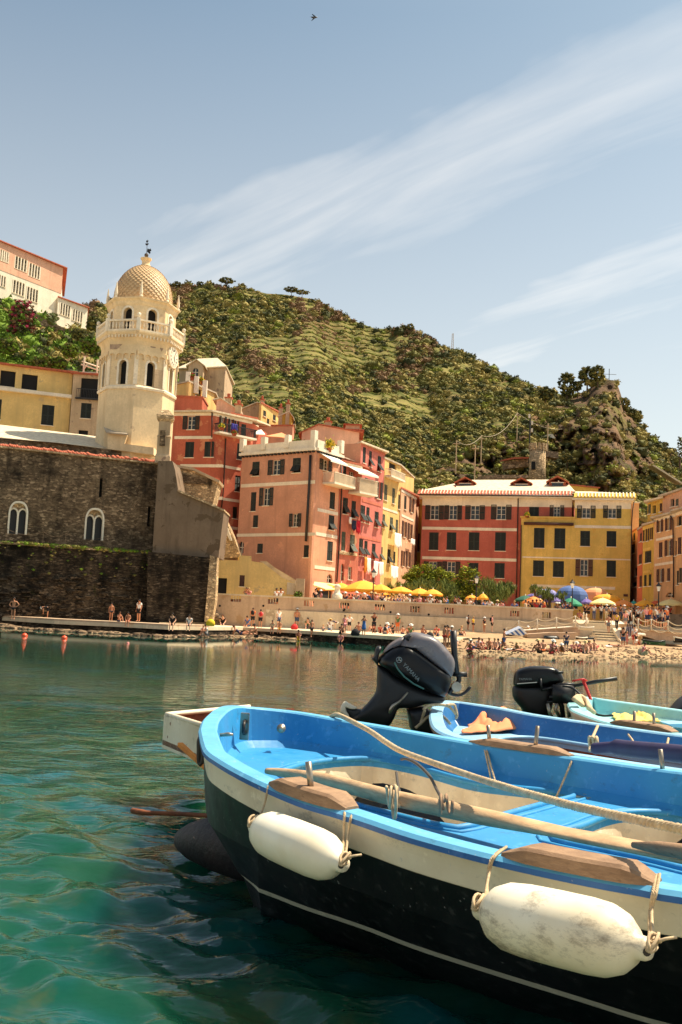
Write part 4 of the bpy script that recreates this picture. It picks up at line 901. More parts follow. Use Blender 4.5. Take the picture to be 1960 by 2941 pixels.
# courses of protruding slabs
mb=MB()
for i in range(200):
 z=.7+random.random()**1.4*3.0;u=random.uniform(0,uS+.5);w=random.uniform(.15,.7)
 mb.box(FS.pt(u,z,random.uniform(-.02,.06)),FS.u3*w*.5,FS.n3*.12,Vector((0,0,random.uniform(.03,.08))))
mb.build('projecting_stones',M['seawall'],sw)
mb=MB()
pts=[FS.uz(*c2(x,y))for x,y in((52,850),(300,860),(455,865),(745,905))]
for u,z in pts:mb.tube([FS.pt(u,zs0,-.3),FS.pt(u,zs0+1.1,-.3)],.015,6)
for(ua,_),(ub,_)in zip(pts[:-1],pts[1:]):
 mb.tube([FS.pt(ua+(ub-ua)*i/6,zs0+1.05-.3*(1-((i-3)/3)**2),-.3)for i in range(7)],.01,5)
mb.build('rope_fence',M['greyplas'],sw)
# ================================================================ low yellow house and stair by the parapet
lh=root('low_house',P(*c3(400,1450),80),'low yellow shed like house with a dark doorway and a curved sweeping parapet','house')
FL=fac_px(*c3(285,1300),79.5,*c3(800,1400),80.5)
pl=[FL.uz(*c3(x,y))for x,y in((285,1485),(285,1250),(360,1255),(430,1258),(430,1228),(500,1232),(502,1262),(570,1272),(620,1310),(680,1358),(740,1385),(800,1402),(800,1485))]
facade(lh,FL,pl[::-1],[(302,1362,354,1470,'d'),(430,1345,460,1412,'c',M['shutbr'])],c3,M['yelleft'])
mb=MB();mb.prism([FL.pt(u,z-.02,-.29)for u,z in pl],FL.n3*-3.5);mb.build('walls',M['yelleft'],lh)
ppoly('sloping_roof',M['greyslate'],c3,[(548,1262),(590,1262),(640,1300),(800,1395),(800,1402),(740,1385),(680,1358),(620,1310),(570,1272)],84.6,(0,1.2,0),lh)
pst=P(*c3(790,1402),80.2);MB().box(pst-Vector((0,0,.4)),Vector((.35,0,0)),Vector((0,.35,0)),Vector((0,0,.9))).build('end_post',M['stonehouse'],lh)
a=FL.rect(*c3(725,1405),*c3(760,1445));mb=MB();mb.box(FL.pt((a[0]+a[2])/2,(a[1]+a[3])/2,.03),FL.u3*.45,FL.n3*.03,Vector((0,0,.5)));mb.build('notice_board',M['concrete'],lh)
ru=root('stone_stair_wall',P(*c3(370,1240),83),'triangular rubble stair wall with a bright sloping coping behind the low yellow house','wall')
ppoly('wall',M['stone'],c3,[(300,995),(345,1012),(400,1130),(440,1240),(300,1245)],83,(0,2.5,0),ru)
ppoly('coping',M['white'],c3,[(318,995),(342,1012),(385,1140),(372,1140),(318,1030)],82.7,(0,1.0,0),ru)
# ================================================================ houses left of the tower
YL0,YL1=(*c1(-120,935),94),(*c1(497,1045),97)
yh,(fyh,),zyh=simple('village_house','long faded yellow house with a white band at the left edge above the church roof',[YL0,YL1],9,M['yelleft'],[[(3,1010,106,1118,'d'),(150,1035,257,1140,'d'),(285,1243,370,1382,'c'),(-70,1200,10,1340,'c')]],c1,depth=7,roof='flat',rmat=M['terra'],over=.5,back=(-1,7),trim=M['white'])
mb=MB();a=fyh.uz(*c1(0,1122));b2=fyh.uz(*c1(505,1203));zc1=(a[1]+b2[1])/2
mb.box(fyh.pt(fyh.L/2,zc1,.2),fyh.u3*(fyh.L/2+.05),fyh.n3*.22,Vector((0,0,.16)));mb.build('white_band',M['white'],yh)
mb=MB();mb.box(fyh.pt(fyh.L/2,(zc1+zyh)/2+.08,.02),fyh.u3*(fyh.L/2),fyh.n3*.03,Vector((0,0,(zyh-zc1)/2-.1)))
up=mb
sh,(fsh,),zsh=simple('village_house','narrow weathered house with a dark loggia left of the bell tower',[(*c1(502,1035),96.5),(*c1(760,1045),96.9)],9,M['stonehouse'],[[(552,1062,690,1198,'d'),(553,1230,624,1335,'c'),(535,1415,600,1500,'d')]],c1,depth=6,roof='flat',rmat=M['terra'],over=.3)
r=fsh.rect(*c1(530,1060),*c1(700,1200));mb=MB()
for i in range(16):mb.box(fsh.pt(r[0]+(r[2]-r[0])*i/15,r[1]+.45,.35),fsh.u3*.02,fsh.n3*.02,Vector((0,0,.45)))
mb.box(fsh.pt((r[0]+r[2])/2,r[1]+.9,.35),fsh.u3*((r[2]-r[0])/2),fsh.n3*.03,Vector((0,0,.03)));mb.box(fsh.pt((r[0]+r[2])/2,r[1]-.06,.2),fsh.u3*((r[2]-r[0])/2+.1),fsh.n3*.22,Vector((0,0,.07)));mb.build('loggia_railing',M['iron'],sh)
pg=root('pergola',P(*c1(630,1050),98),'pale timber roof pergola on the narrow weathered house beside the bell tower','pergola')
mb=MB()
for(x,y)in((570,1030),(660,1050),(690,1060)):q=P(*c1(x,y),98);mb.box(q+Vector((0,0,.7)),Vector((.07,0,0)),Vector((0,.07,0)),Vector((0,0,1.1)))
for(a,b2,c_,d_)in((560,945,690,990),(555,965,690,1012),(560,1020,695,1030)):mb.tube([P(*c1(a,b2),98),P(*c1(c_,d_),98.2)],.08,5)
mb.tube([P(*c1(600,958),98),P(*c1(575,1000),98)],.05,5);mb.build('frame',M['trim'],pg)
# pink and white building on the left hill
BL0=(*c1(-260,-30),136);BL1=(*c1(428,352),152)
ww=[(0,190,60,265,'g'),(102,238,185,325,'g'),(198,285,275,375,'g'),(-30,355,42,430,'g'),(88,400,170,490,'g'),(182,445,262,535,'g')]
pb,(fpb,),zpb=simple('hilltop_building','big pink over white building high on the left hill with rows of four pane windows',[BL0,BL1],30,M['white'],[ww],c1,depth=14,roof='flat',rmat=M['terra'],over=.5,back=(-4,14))
a=(fpb.uz(*c1(0,300))[1]+fpb.uz(*c1(395,492))[1])/2
hl=[hole_of(fpx(fpb,c1,*w[:4]),'g')for w in ww[:3]]
wall(pb,fpb.sub(.05),[(0,a),(fpb.L,a),(fpb.L,zpb),(0,zpb)],hl,M['roseup'],.04,'pink_upper_wall')
for w in ww:
 r=fpx(fpb,c1,*w[:4]);mb=MB()
 for i in range(5):mb.box(fpb.pt(r[0]+(r[2]-r[0])*i/4,(r[1]+r[3])/2,-.05),fpb.u3*.09,fpb.n3*.1,Vector((0,0,(r[3]-r[1])/2-.002)))
 mb.build('window_bars',M['white'],pb)
wb,(fwb,),_=simple('hilltop_building','lower white wing stepping down the left hill from the pink over white building',[(*c1(402,492),151),(*c1(600,600),156)],30,M['white'],[[(410,555,482,635,'g'),(495,598,565,675,'g')]],c1,depth=10,roof='flat',rmat=M['terra'],over=.3,back=(-3,10))
for w in((410,555,482,635),(495,598,565,675)):
 r=fpx(fwb,c1,*w);mb=MB()
 for i in range(5):mb.box(fwb.pt(r[0]+(r[2]-r[0])*i/4,(r[1]+r[3])/2,-.05),fwb.u3*.09,fwb.n3*.1,Vector((0,0,(r[3]-r[1])/2-.002)))
 mb.build('window_bars',M['white'],wb)
rw=root('retaining_wall',P(*c1(350,780),140),'rough stone retaining wall on the slope below the white building','wall')
ppoly('wall',M['terrwall'],c1,[(225,600),(300,655),(480,735),(600,760),(600,800),(480,800),(300,790),(200,760)],143,(0,5,0),rw)
# ================================================================ terrain and vegetation
def interp(tab,x):
 xs=[a[0]for a in tab];return float(np.interp(x,xs,[a[1]for a in tab]))
def rays(px,py):
 d=np.stack([(px-980)/FPX,-(py-IH/2)/FPX,-np.ones_like(px)],-1);return d@np.array(CM).T
def fbm(x,y,s,seed=0):
 return np.array([noise.fractal(Vector((a/s,b_/s,seed)),1.0,2.0,4)for a,b_ in zip(x,y)])
class Slope:
 rough=0
 def __init__(s,ridge,base,Dr,Db,pw=1.2,amp=1.0,seed=0):
  s.ridge,s.base,s.Dr,s.Db,s.pw,s.amp,s.seed=ridge,base,Dr,Db,pw,amp,seed
 def pos(s,px,t):
  px=np.asarray(px,float);t=np.asarray(t,float)
  f=lambda tab:np.interp(px,[a[0]for a in tab],[a[1]for a in tab])
  yb,yr,db,dr_=f(s.base),f(s.ridge),f(s.Db),f(s.Dr)
  py=yb+(yr-yb)*t;D=db+(dr_-db)*t**s.pw
  D=D*(1+s.amp*.05*np.sin(px/97+s.seed+t*2.2)*np.sin(t*math.pi)+s.amp*.022*np.sin(px/31+t*7+s.seed*2)*np.sin(t*math.pi)+s.amp*.006*np.sin(px/9+t*23))
  if s.rough:D=D*(1+s.rough*np.clip(np.sin(t*3.1),0,1)*fbm(px.ravel(),py.ravel(),38,3).reshape(D.shape)+s.rough*.5*np.clip(np.sin(t*3.1),0,1)*fbm(px.ravel(),py.ravel(),13,5).reshape(D.shape))
  r=rays(px,py);k=D/r[...,1]
  return np.array([0,0,CAMZ])+r*k[...,None]
 def mesh(s,name,mat,x0,x1,nx,nt,drop=60):
  X,T=np.meshgrid(np.linspace(x0,x1,nx),np.linspace(-.12,1,nt));
  V=s.pos(X,np.maximum(T,-.12)if False else np.clip(T,0,1))
  low=T<0;V[...,2]=np.where(low,V[...,2]+T*120,V[...,2])
  back=V[-1:].copy();back[...,1]+=drop*.6;back[...,2]-=drop*.35;b2_=back.copy();b2_[...,1]+=drop;b2_[...,2]-=drop
  V=np.concatenate([V,back,b2_]);n1=V.shape[0]
  idx=np.arange(n1*nx).reshape(n1,nx);Fq=np.stack([idx[:-1,:-1],idx[:-1,1:],idx[1:,1:],idx[1:,:-1]],-1).reshape(-1,4)
  o=npmesh(name,V.reshape(-1,3),Fq,mat,None,True);tag(o,kind='structure');return o
c5=crop(1100,900,1.823);c6=crop(480,740,2.063)
ridge=[(-400,930),(0,915),(252,880),(311,871),(480,826),(528,822),(630,822),(674,828),(698,826),(766,843),(819,846),(892,858),(940,884),(989,904),(1028,926),(1076,943),(1149,946),(1188,950),(1207,964),(1243,983),(1319,1012),(1369,1039),(1429,1064),(1484,1089),(1539,1119),(1605,1130),(1800,1240),(2300,1500)]
base=[(-400,1120),(300,1120),(480,1180),(620,1250),(900,1300),(1100,1400),(1240,1500),(1960,1540),(2300,1600)]
MAIN=Slope(ridge,base,[(-400,520),(500,480),(1000,430),(1600,330),(2300,300)],[(-400,175),(500,165),(900,150),(1200,150),(1960,170),(2300,170)],1.3,1,1)
m,t,b=newmat('hillside_ground')
tcn=N(t,'ShaderNodeTexCoord');geo=N(t,'ShaderNodeSeparateXYZ');t.links.new(tcn.outputs['Object'],geo.inputs[0])
o1,n1,_=noise_mix(t,G(98,98,50),G(134,124,70),.035,.4,.6,8)
o2,n2,_=noise_mix(t,o1,G(98,66,48),.02,.5,.62,9)
wv=N(t,'ShaderNodeTexWave',wave_type='BANDS',bands_direction='Z',i_Scale=.16,i_Distortion=5,i_Detail=4,i_2=5)
wv.inputs['Detail Scale'].default_value=.06
t.links.new(tcn.outputs['Object'],wv.inputs['Vector'])
wr=ramp(t,[(.55,(0,0,0)),(.8,(1,1,1))]);t.links.new(wv.outputs['Fac'],wr.inputs[0])
mx=N(t,'ShaderNodeMixRGB');mx.inputs[2].default_value=(*G(128,114,70),1);t.links.new(wr.outputs[0],mx.inputs[0]);t.links.new(o2,mx.inputs[1])
o4,n4,_=noise_mix(t,mx.outputs[0],G(74,78,36),.25,.45,.6,6)
t.links.new(o4,b.inputs['Base Color']);b.inputs['Roughness'].default_value=1;b.inputs['Specular IOR Level'].default_value=.1;bump(t,b,n4.outputs[0],.5,.5)
M['hill']=m
m,t,b=newmat('crag_rock')
o1,n1,_=noise_mix(t,G(126,100,76),G(72,58,46),.12,.4,.6,9,sc=(1,1,.6),rough=.7)
o2,n2,_=noise_mix(t,o1,G(150,112,80),.09,.54,.66,8)
o3,n3,_=noise_mix(t,o2,G(84,82,44),.16,.56,.62,9)
o5,n5,_=noise_mix(t,o3,G(108,100,56),.06,.58,.66,7)
t.links.new(o5,b.inputs['Base Color']);b.inputs['Roughness'].default_value=1;b.inputs['Specular IOR Level'].default_value=.1
bump(t,b,n1.outputs[0],1.0,2.0);M['crag']=m
MAIN.mesh('hillside',M['hill'],-400,2300,420,150)
spur=[(1000,1420),(1100,1425),(1155,1395),(1188,1372),(1264,1339),(1320,1306),(1374,1284),(1429,1251),(1484,1235),(1517,1207),(1566,1174),(1610,1152),(1649,1136),(1687,1121),(1714,1098),(1742,1090),(1769,1093),(1780,1120),(1791,1158),(1813,1185),(1835,1218),(1857,1240),(1873,1257),(1912,1284),(1960,1322),(2300,1500)]
sbase=[(1000,1480),(1200,1500),(1500,1500),(1780,1500),(1960,1530),(2300,1600)]
SPUR=Slope(spur,sbase,[(1000,135),(1200,150),(1500,185),(1650,205),(1800,205),(1960,190),(2300,180)],[(1000,128),(1500,126),(1960,122),(2300,122)],1.1,1.3,4)
SPUR.rough=.05;SPUR.mesh('crag_hill',M['crag'],1000,2300,300,110,25)
lr=[(-300,850),(0,868),(110,915),(200,950),(252,965),(300,990),(420,1060),(600,1150)]
lb=[(-300,1120),(600,1180)]
LEFT=Slope(lr,lb,[(-300,140),(0,143),(252,150),(600,150)],[(-300,104),(600,104)],1.0,.5,2)
LEFT.mesh('left_slope',M['hill'],-300,600,90,40,20)
# ground sheet under everything
mb=MB();mb.quad((-900,-60,-3.2),(900,-60,-3.2),(900,1500,-3.2),(-900,1500,-3.2));tag(mb.build('sea_bed',M['concrete'],None),kind='structure')
mb=MB();mb.abox(-60,76.4,-3,60,190,2.0)
tag(mb.build('promenade',M['concrete'],None),kind='structure')
# leaf clumps ---------------------------------------------------
def ico_template(seed):
 bm=bmesh.new();bmesh.ops.create_icosphere(bm,subdivisions=2,radius=1)
 for v in bm.verts:
  n=noise.noise(v.co*1.9+Vector((seed*7.1,0,0)));n2=noise.noise(v.co*4.5+Vector((0,seed*3.3,0)));v.co*=.82+.45*n+.3*n2
 V=np.array([v.co for v in bm.verts]);Fc=np.array([[w.index for w in f.verts]for f in bm.faces]);bm.free()
 r=np.random.default_rng(seed);lv=[];lf=[]
 for i in range(48):
  d=r.normal(size=3);d[2]=abs(d[2])*.8+d[2]*.2;d/=np.linalg.norm(d);a=np.cross(d,r.normal(size=3));a/=np.linalg.norm(a);c=d*r.uniform(.7,1.2);s=r.uniform(.12,.26)
  o=len(V)+len(lv);lv+=[c-a*s,c+a*s,c+d*s*1.6+np.cross(a,d)*s*.6];lf.append([o,o+1,o+2])
 return np.vstack([V,lv]),np.vstack([Fc,lf])
TPL=[ico_template(i+1)for i in range(6)]
def scatter(name,pos,size,mats,mi,sq=.8,label=None,kind='stuff',parent=None,cat=None):
 Vs,Fs,Ms=[],[],[];off=0
 for k,(V,Fc)in enumerate(TPL):
  sel=np.where(np.arange(len(pos))%len(TPL)==k)[0]
  if not len(sel):continue
  n=len(sel);a=rng.uniform(0,6.28,n);ca,sa=np.cos(a),np.sin(a);s=size[sel]
  x=(V[None,:,0]*ca[:,None]-V[None,:,1]*sa[:,None])*s[:,None];y=(V[None,:,0]*sa[:,None]+V[None,:,1]*ca[:,None])*s[:,None]
  z=V[None,:,2]*s[:,None]*sq
  W_=np.stack([x,y,z],-1)+pos[sel][:,None,:]
  F_=(Fc[None]+(np.arange(n)*len(V))[:,None,None]+off);off+=n*len(V)
  Vs.append(W_.reshape(-1,3));Fs.append(F_.reshape(-1,3));Ms.append(np.repeat(mi[sel],len(Fc)))
 o=npmesh(name,np.concatenate(Vs),np.concatenate(Fs),mats,parent,False,np.concatenate(Ms))
 tag(o,label,cat,None,kind);return o
def leafmat(name,c,c2,sc=.4):
 m,t,b=newmat(name);o1,n1,_=noise_mix(t,c,c2,sc,.35,.65,4)
 t.links.new(o1,b.inputs['Base Color']);b.inputs['Roughness'].default_value=.8;b.inputs['Specular IOR Level'].default_value=.15;return m
LG=leafmat('olive_scrub',G(158,142,82),G(126,114,62));MG=leafmat('green_scrub',G(120,114,60),G(92,92,48));DG=leafmat('dark_scrub',G(78,80,46),G(58,62,36));BG=leafmat('russet_scrub',G(136,106,76),G(108,86,60));YG=leafmat('vine_green',G(140,142,56),G(108,116,46));FG=leafmat('fresh_green',G(122,146,48),G(74,100,34),.8);MGN=leafmat('bougainvillea',G(176,56,90),G(120,60,56),1.5);GY=leafmat('grey_green',G(142,148,104),G(104,112,72))
VM=[LG,MG,DG,BG,YG]
terr=[[c6(*p)for p in z]for z in([(800,380),(1200,385),(1380,480),(1350,620),(1050,650),(800,660),(480,540),(480,480),(780,470)],[(1050,800),(1400,800),(1568,850),(1568,960),(1380,920),(1150,870)],[(110,480),(300,620),(560,680),(760,800),(640,860),(350,800),(330,660),(110,580)],[(130,180),(700,215),(900,260),(860,300),(620,250),(160,215)])]
terr.append([c5(*p)for p in((0,440),(120,470),(330,540),(300,570),(0,520))])
def veg(slope,n,x0,x1,smin,smax,seed,rows=True,wood=.5):
 r=np.random.default_rng(seed);px=r.uniform(x0,x1,n);t=r.uniform(0.02,1.0,n)
 f=lambda tab:np.interp(px,[a[0]for a in tab],[a[1]for a in tab])
 py=f(slope.base)+(f(slope.ridge)-f(slope.base))*t
 ns=fbm(px,py,140,seed);n2=fbm(px,py,40,seed+5)
 inter=np.zeros(n,bool)
 for z in terr:inter|=inpoly(px,py,z)
 keep=np.ones(n,bool)
 keep&=~(inter&(r.random(n)<.74));keep&=(n2>-.32)|(r.random(n)<.4)
 px,t,py,ns,n2,inter=px[keep],t[keep],py[keep],ns[keep],n2[keep],inter[keep]
 V=slope.pos(px,t);D=V[:,1]
 sz=(smin+(smax*1.7-smin)*r.random(len(px))**2.6)*np.where(inter,.6,1)*(1+.6*np.clip(n2,0,1));size=sz*D/FPX
 russ=(ns>.02)&(py<1130)&(px<1350)
 u=r.random(len(px));mi=np.where(u<.3,1,np.where(u<.55,2,0))
 mi=np.where(russ&(r.random(len(px))<.68),3,mi);mi=np.where(~russ&(r.random(len(px))<.12),4,mi)
 V[:,2]+=size*.25
 return V,size,mi
A1=veg(MAIN,18500,200,2000,3.0,8.5,3)
# vine rows along the contours of the terraced parts
def rows(slope,dz,x0,x1,step,seed,zones,sizepx):
 r=np.random.default_rng(seed);P_,S_,M_=[],[],[]
 ts=np.linspace(0,1,240)
 for x in np.arange(x0,x1,step):
  V=slope.pos(np.full(240,x),ts);f=lambda tab:np.interp(x,[a[0]for a in tab],[a[1]for a in tab])
  yb,yr=f(slope.base),f(slope.ridge);py=yb+(yr-yb)*ts
  z=V[:,2]+1.2*math.sin(x/60.)
  k=np.floor(z/dz);idx=np.where(np.diff(k)!=0)[0]
  for i in idx:
   if not any(inpoly(np.array([x]),np.array([py[i]]),zz)[0]for zz in zones)and(slope is not MAIN or r.random()<.5 or x>1250):continue
   if r.random()<.12:continue
   s=r.uniform(*sizepx)*V[i,1]/FPX;P_.append(V[i]+[0,0,s*.3]);S_.append(s);M_.append(r.choice([4,4,0,1]))
 return np.array(P_),np.array(S_),np.array(M_)
A2=rows(MAIN,4.6,500,1250,3.2,5,terr,(2.2,4.2))
A3=veg(MAIN,900,480,2000,8,12,17);A3[2][:]=rng.choice([1,2,2,0],len(A3[2]))
A1=tuple(np.concatenate([a,b_])for a,b_ in zip(A1,A3))
pos=np.concatenate([A1[0],A2[0]]);siz=np.concatenate([A1[1],A2[1]]);mi=np.concatenate([A1[2],A2[2]])
scatter('hillside_woodland',pos,siz,VM,mi,.8,'scrub, woodland and vine terraces covering the steep hillside')
zone5=[[c5(*p)for p in((60,940),(160,870),(480,720),(760,600),(780,640),(640,760),(480,900))],[c5(*p)for p in((780,560),(900,470),(1000,470),(1000,560),(800,600))]]
CR=[c5(*p)for p in((1010,430),(1240,340),(1310,600),(1420,800),(1100,830),(900,700),(900,560))]
B1=veg(SPUR,5600,1120,2000,3,10,9)
bp_=np.array([pix(p)for p in B1[0]]);kp=~(inpoly(bp_[:,0],bp_[:,1],CR)&(rng.random(len(bp_))<.76));kp&=~(inpoly(bp_[:,0],bp_[:,1],zone5[0])&(rng.random(len(bp_))<.8));B1=tuple(a[kp]for a in B1)
f=lambda tab,x:np.interp(x,[a[0]for a in tab],[a[1]for a in tab])
B2=rows(SPUR,2.3,1130,1640,2.6,6,zone5,(2.6,4.6))
pos=np.concatenate([B1[0],B2[0]]);siz=np.concatenate([B1[1],B2[1]]);mi=np.concatenate([B1[2],B2[2]])
scatter('crag_scrub',pos,siz,VM,mi,.8,'bushes and vines growing over the rocky crag and its terraces')
C1_=veg(LEFT,900,-100,560,6,16,12)
mi2=rng.choice([0,1,1,2],len(C1_[0]))
scatter('slope_bushes',C1_[0],C1_[1],[LG,FG,DG],np.minimum(mi2,2),.9,'green bushes on the slope between the white building and the yellow house')
def bush(name,label,px,py,D,rpx,mats,w=None,cat='bush',n=60,sq=.9,grp=None,seed=1,sub=.33):
 r=np.random.default_rng(seed);c=np.array(P(px,py,D));R=rpx*D/FPX
 d=r.normal(size=(n,3));d/=np.linalg.norm(d,axis=1)[:,None];rad=r.uniform(.35,1,n)**.5
 pp_=c+d*rad[:,None]*R*np.array([1,.8,sq]);s=r.uniform(.7,1.2,n)*R*sub
 mi_=r.choice(len(mats),n,p=w)
 o=scatter(name,pp_,s,mats,mi_,.85,label,None,None,cat)
 if grp:o['group']=grp
 return o
bush('bougainvillea','tall bougainvillea bush with magenta flowers on the slope at the left edge',*c1(150,700),128,42,[MGN,BG,DG,FG],[.3,.25,.25,.2],'shrub',420,1.9,None,3,.12)
bush('bush','rounded grey green bush against the white wing of the hilltop building',*c1(358,655),140,17,[GY,MG],None,'bush',60,1,'bushes on the left slope',4,.28)
bush('bush','dark bush immediately left of the bell tower gallery',*c1(650,690),138,26,[DG,MG,LG],None,'bush',80,.9,'bushes on the left slope',5,.25)
for i,(x,y,rp_,lb,gm)in enumerate(((620,830,34,'bright green bush pressed against the left side of the bell tower',1),(480,870,26,'bright green bush in the middle of the slope above the narrow weathered house',1),(300,960,32,'low bright green bush just above the roof of the faded yellow house',1),(540,760,22,'dark green bush at the right end of the stone retaining wall',2),(60,840,30,'green bush at the foot of the bougainvillea',1),(190,990,26,'small green bush overhanging the left part of the yellow house roof',1),(400,960,24,'green bush at the right end of the yellow house roof',1))):
 bush('bush',lb,*c1(x,y),112+(5 if y<850 else-4),rp_/1.0,[FG,MG,DG]if gm==1 else[DG,MG],[.55,.25,.2]if gm==1 else None,'bush',230,.8,'bushes on the left slope',20+i,.16)
def rtree(name,label,px,py,D,hpx,wpx,kind='round',grp='trees on the skyline',mats=None,seed=1):
 """px,py = foot of trunk"""
 b0=P(px,py,D);k=D/FPX;h,w=hpx*k,wpx*k;r=np.random.default_rng(seed)
 rt=root(name,b0-Vector((0,0,1)),label,'tree',grp)
 mb=MB();lean=Vector((r.uniform(-.05,.05)*h,0,0));ct={'umbrella':.72,'round':.45,'cypress':.15,'pine':.5}[kind]
 mb.tube([b0-Vector((0,0,1)),b0+lean*.5+Vector((0,0,h*ct*.6)),b0+lean+Vector((0,0,h*ct))],[h*.04,h*.03,h*.02],6)
 for i in range(5):
  a=i*1.3;mb.tube([b0+lean*.7+Vector((0,0,h*ct*.7)),b0+Vector((math.cos(a)*w*.32,math.sin(a)*w*.32,h*(ct+.2)))],[h*.016,h*.006],4)
 mb.build('trunk',M['bark'],rt)
 n=110;d=r.normal(size=(n,3));d/=np.linalg.norm(d,axis=1)[:,None];rad=r.uniform(.3,1,n)**.5;d*=rad[:,None]
 if kind=='umbrella':sc=np.array([w*.5,w*.45,h*.2]);cz=h*.8
 elif kind=='cypress':sc=np.array([w*.32,w*.32,h*.46]);cz=h*.5
 elif kind=='pine':sc=np.array([w*.42,w*.38,h*.46]);cz=h*.54
 else:sc=np.array([w*.42,w*.38,h*.4]);cz=h*.55
 pp_=np.array(b0)+np.array(lean)+d*sc+[0,0,cz];s=r.uniform(.7,1.2,n)*min(w,h)*.09
 scatter('crown',pp_,s,mats or[DG,MG,LG],r.choice(3,n,p=[.5,.35,.15]),.8,None,None,rt)
M['bark']=paint('bark',G(92,70,52),.9,.2,3)
T6=[(60,180,45,60,'round','squat round tree on the skyline nearest the bell tower dome'),(110,178,26,30,'round','small tree at the right shoulder of the squat round one by the dome'),(197,172,36,58,'round','broad low tree between the dome and the first umbrella pine'),(275,168,28,20,'cypress','tiny pointed tree just left of the first umbrella pine'),(355,178,58,96,'umbrella','large umbrella pine on the skyline, left of the lone feathery tree'),(450,185,38,34,'pine','pale feathery tree between the umbrella pines'),(738,226,52,88,'umbrella','left umbrella pine of the overlapping pair on the skyline'),(800,235,44,84,'umbrella','right umbrella pine of the overlapping pair on the skyline'),(900,285,42,34,'round','round tree standing a little down the ridge right of the umbrella pine pair'),(860,270,34,30,'round','small pale tree close behind the umbrella pine pair'),(945,292,24,26,'round','little bush like tree right of the round one on the falling ridge'),(1400,435,42,50,'round','dark tree at the left of the knoll clump midway down the ridge'),(1440,438,54,50,'round','tallest tree of the knoll clump midway down the ridge'),(1530,472,28,56,'round','low wide tree below the knoll clump')]
for i,(x,y,h,w,kd,lb)in enumerate(T6):
 q=c6(x,y);D=f([(500,478),(1000,428),(1600,330)],q[0])-3;rtree('umbrella_pine' if kd=='umbrella' else 'ridge_tree',lb,q[0],q[1]+3,D,h/2.063*1.1,w/2.063*1.05,kd,seed=i+30)
T5=[(965,460,165,105,'pine','tall dark pine clump at the left end of the crag'),(1020,420,70,60,'round','small dark tree filling the gap between the crag pines'),(1070,385,110,110,'pine','broad pine near the crag top'),(1125,365,95,90,'pine','dark pine at the very top of the crag beside the cross'),(850,470,95,110,'round','big round tree left of the crag where it meets the hill'),(1320,600,110,100,'round','dark tree on the right flank of the crag'),(1260,520,90,70,'round','leaning tree on the upper right edge of the crag'),(1370,625,60,24,'cypress','slim cypress tip low on the right flank of the crag'),(1556,780,150,46,'cypress','tall cypress at the right edge of the picture'),(1470,720,50,70,'round','bushy tree on the ridge left of the tall cypress'),(1510,745,45,70,'round','bushy tree just beside the tall cypress'),(1130,460,60,60,'round','round tree growing on the crag face'),(965,790,60,80,'round','bushy tree right of the small round stone tower'),(890,850,60,90,'round','dark tree at the foot of the small round stone tower')]
for i,(x,y,h,w,kd,lb)in enumerate(T5):
 q=c5(x,y);D=203 if y<760 else 160;rtree('cypress' if kd=='cypress' else 'crag_tree',lb,q[0],q[1],D-4,h/1.823,w/1.823,kd,'trees on and around the crag',seed=i+60)
wt=root('watch_tower',P(*c5(810,850),150),'small round stone watch tower with battlements above the long red house','tower')
q0=P(*c5(808,850),150);zt4=P(*c5(808,690),150).z;Rw=44/1.823*150/FPX
mb=MB();mb.lathe(q0-Vector((0,0,2)),[(Rw*1.12,0),(Rw*1.0,(zt4-q0.z)*.6),(Rw*.97,zt4-q0.z+1.2)],20);mb.build('shaft',M['stone'],wt,True)
mb=MB()
for i in range(12):
 a=i*math.pi/6;mb.box(Vector((q0.x+Rw*.93*math.cos(a),q0.y+Rw*.93*math.sin(a),zt4-.35)),Vector((-math.sin(a),math.cos(a),0))*Rw*.14,Vector((math.cos(a),math.sin(a),0))*.18,Vector((0,0,.55)))
mb.build('battlements',M['stone'],wt)
for i,(x,y0_,y1_)in enumerate(((788,785,810),)):
 a=P(*c5(x,(y0_+y1_)/2),150-Rw*1.0);MB().box(a,Vector((.25,0,0)),Vector((0,.3,0)),Vector((0,0,.6))).build('window',M['dark'],wt)
def pole(x,y0,y1,D,lb,r_=.08,cr=c5):
 a,b_=P(*cr(x,y1),D),P(*cr(x,y0),D);rt=root('utility_pole',a-Vector((0,0,2)),lb,'pole','poles on the hill');mb=MB();mb.tube([a-Vector((0,0,2)),Vector((a.x,a.y,b_.z))],r_,6);mb.build('shaft',M['stonehouse'],rt)
 MB().box(Vector((a.x,a.y-.1,b_.z-.5)),Vector((.5,0,0)),Vector((0,.06,0)),Vector((0,0,.06))).build('cross_arm',M['stonehouse'],rt);return Vector((a.x,a.y,b_.z))
pz=[pole(383,665,770,140,'pole farthest left of those above the vine terraces'),pole(480,690,865,134,'tallest bare pole rising just above the slate roof of the long red house'),pole(515,640,720,150,'short pole right behind the tallest bare pole'),pole(703,520,615,165,'pole at the top of the long slanting wire'),pole(862,575,720,158,'pole beside the small round stone tower'),pole(1087,570,635,185,'pole on the crag slope')]
mast=root('antenna_mast',P(*c5(770,700),155),'dark antenna mast with white boxes above the small round stone tower','mast')
a,b_=P(*c5(768,700),155),P(*c5(772,530),155);MB().tube([a,Vector((a.x,a.y,b_.z))],.11,6).build('shaft',M['iron'],mast)
for dz in(.3,1.4,2.6):MB().box(Vector((a.x+.3*(1 if dz>1 else-.6),a.y-.2,b_.z-dz)),Vector((.14,0,0)),Vector((0,.12,0)),Vector((0,0,.32))).build('antenna_box',M['white'],mast)
lm=root('lattice_mast',P(*c5(362,190),395),'thin lattice mast on the skyline halfway down the ridge','mast');a,b_=P(*c5(364,195),395),P(*c5(362,105),395)
mb=MB();Hh=b_.z-a.z
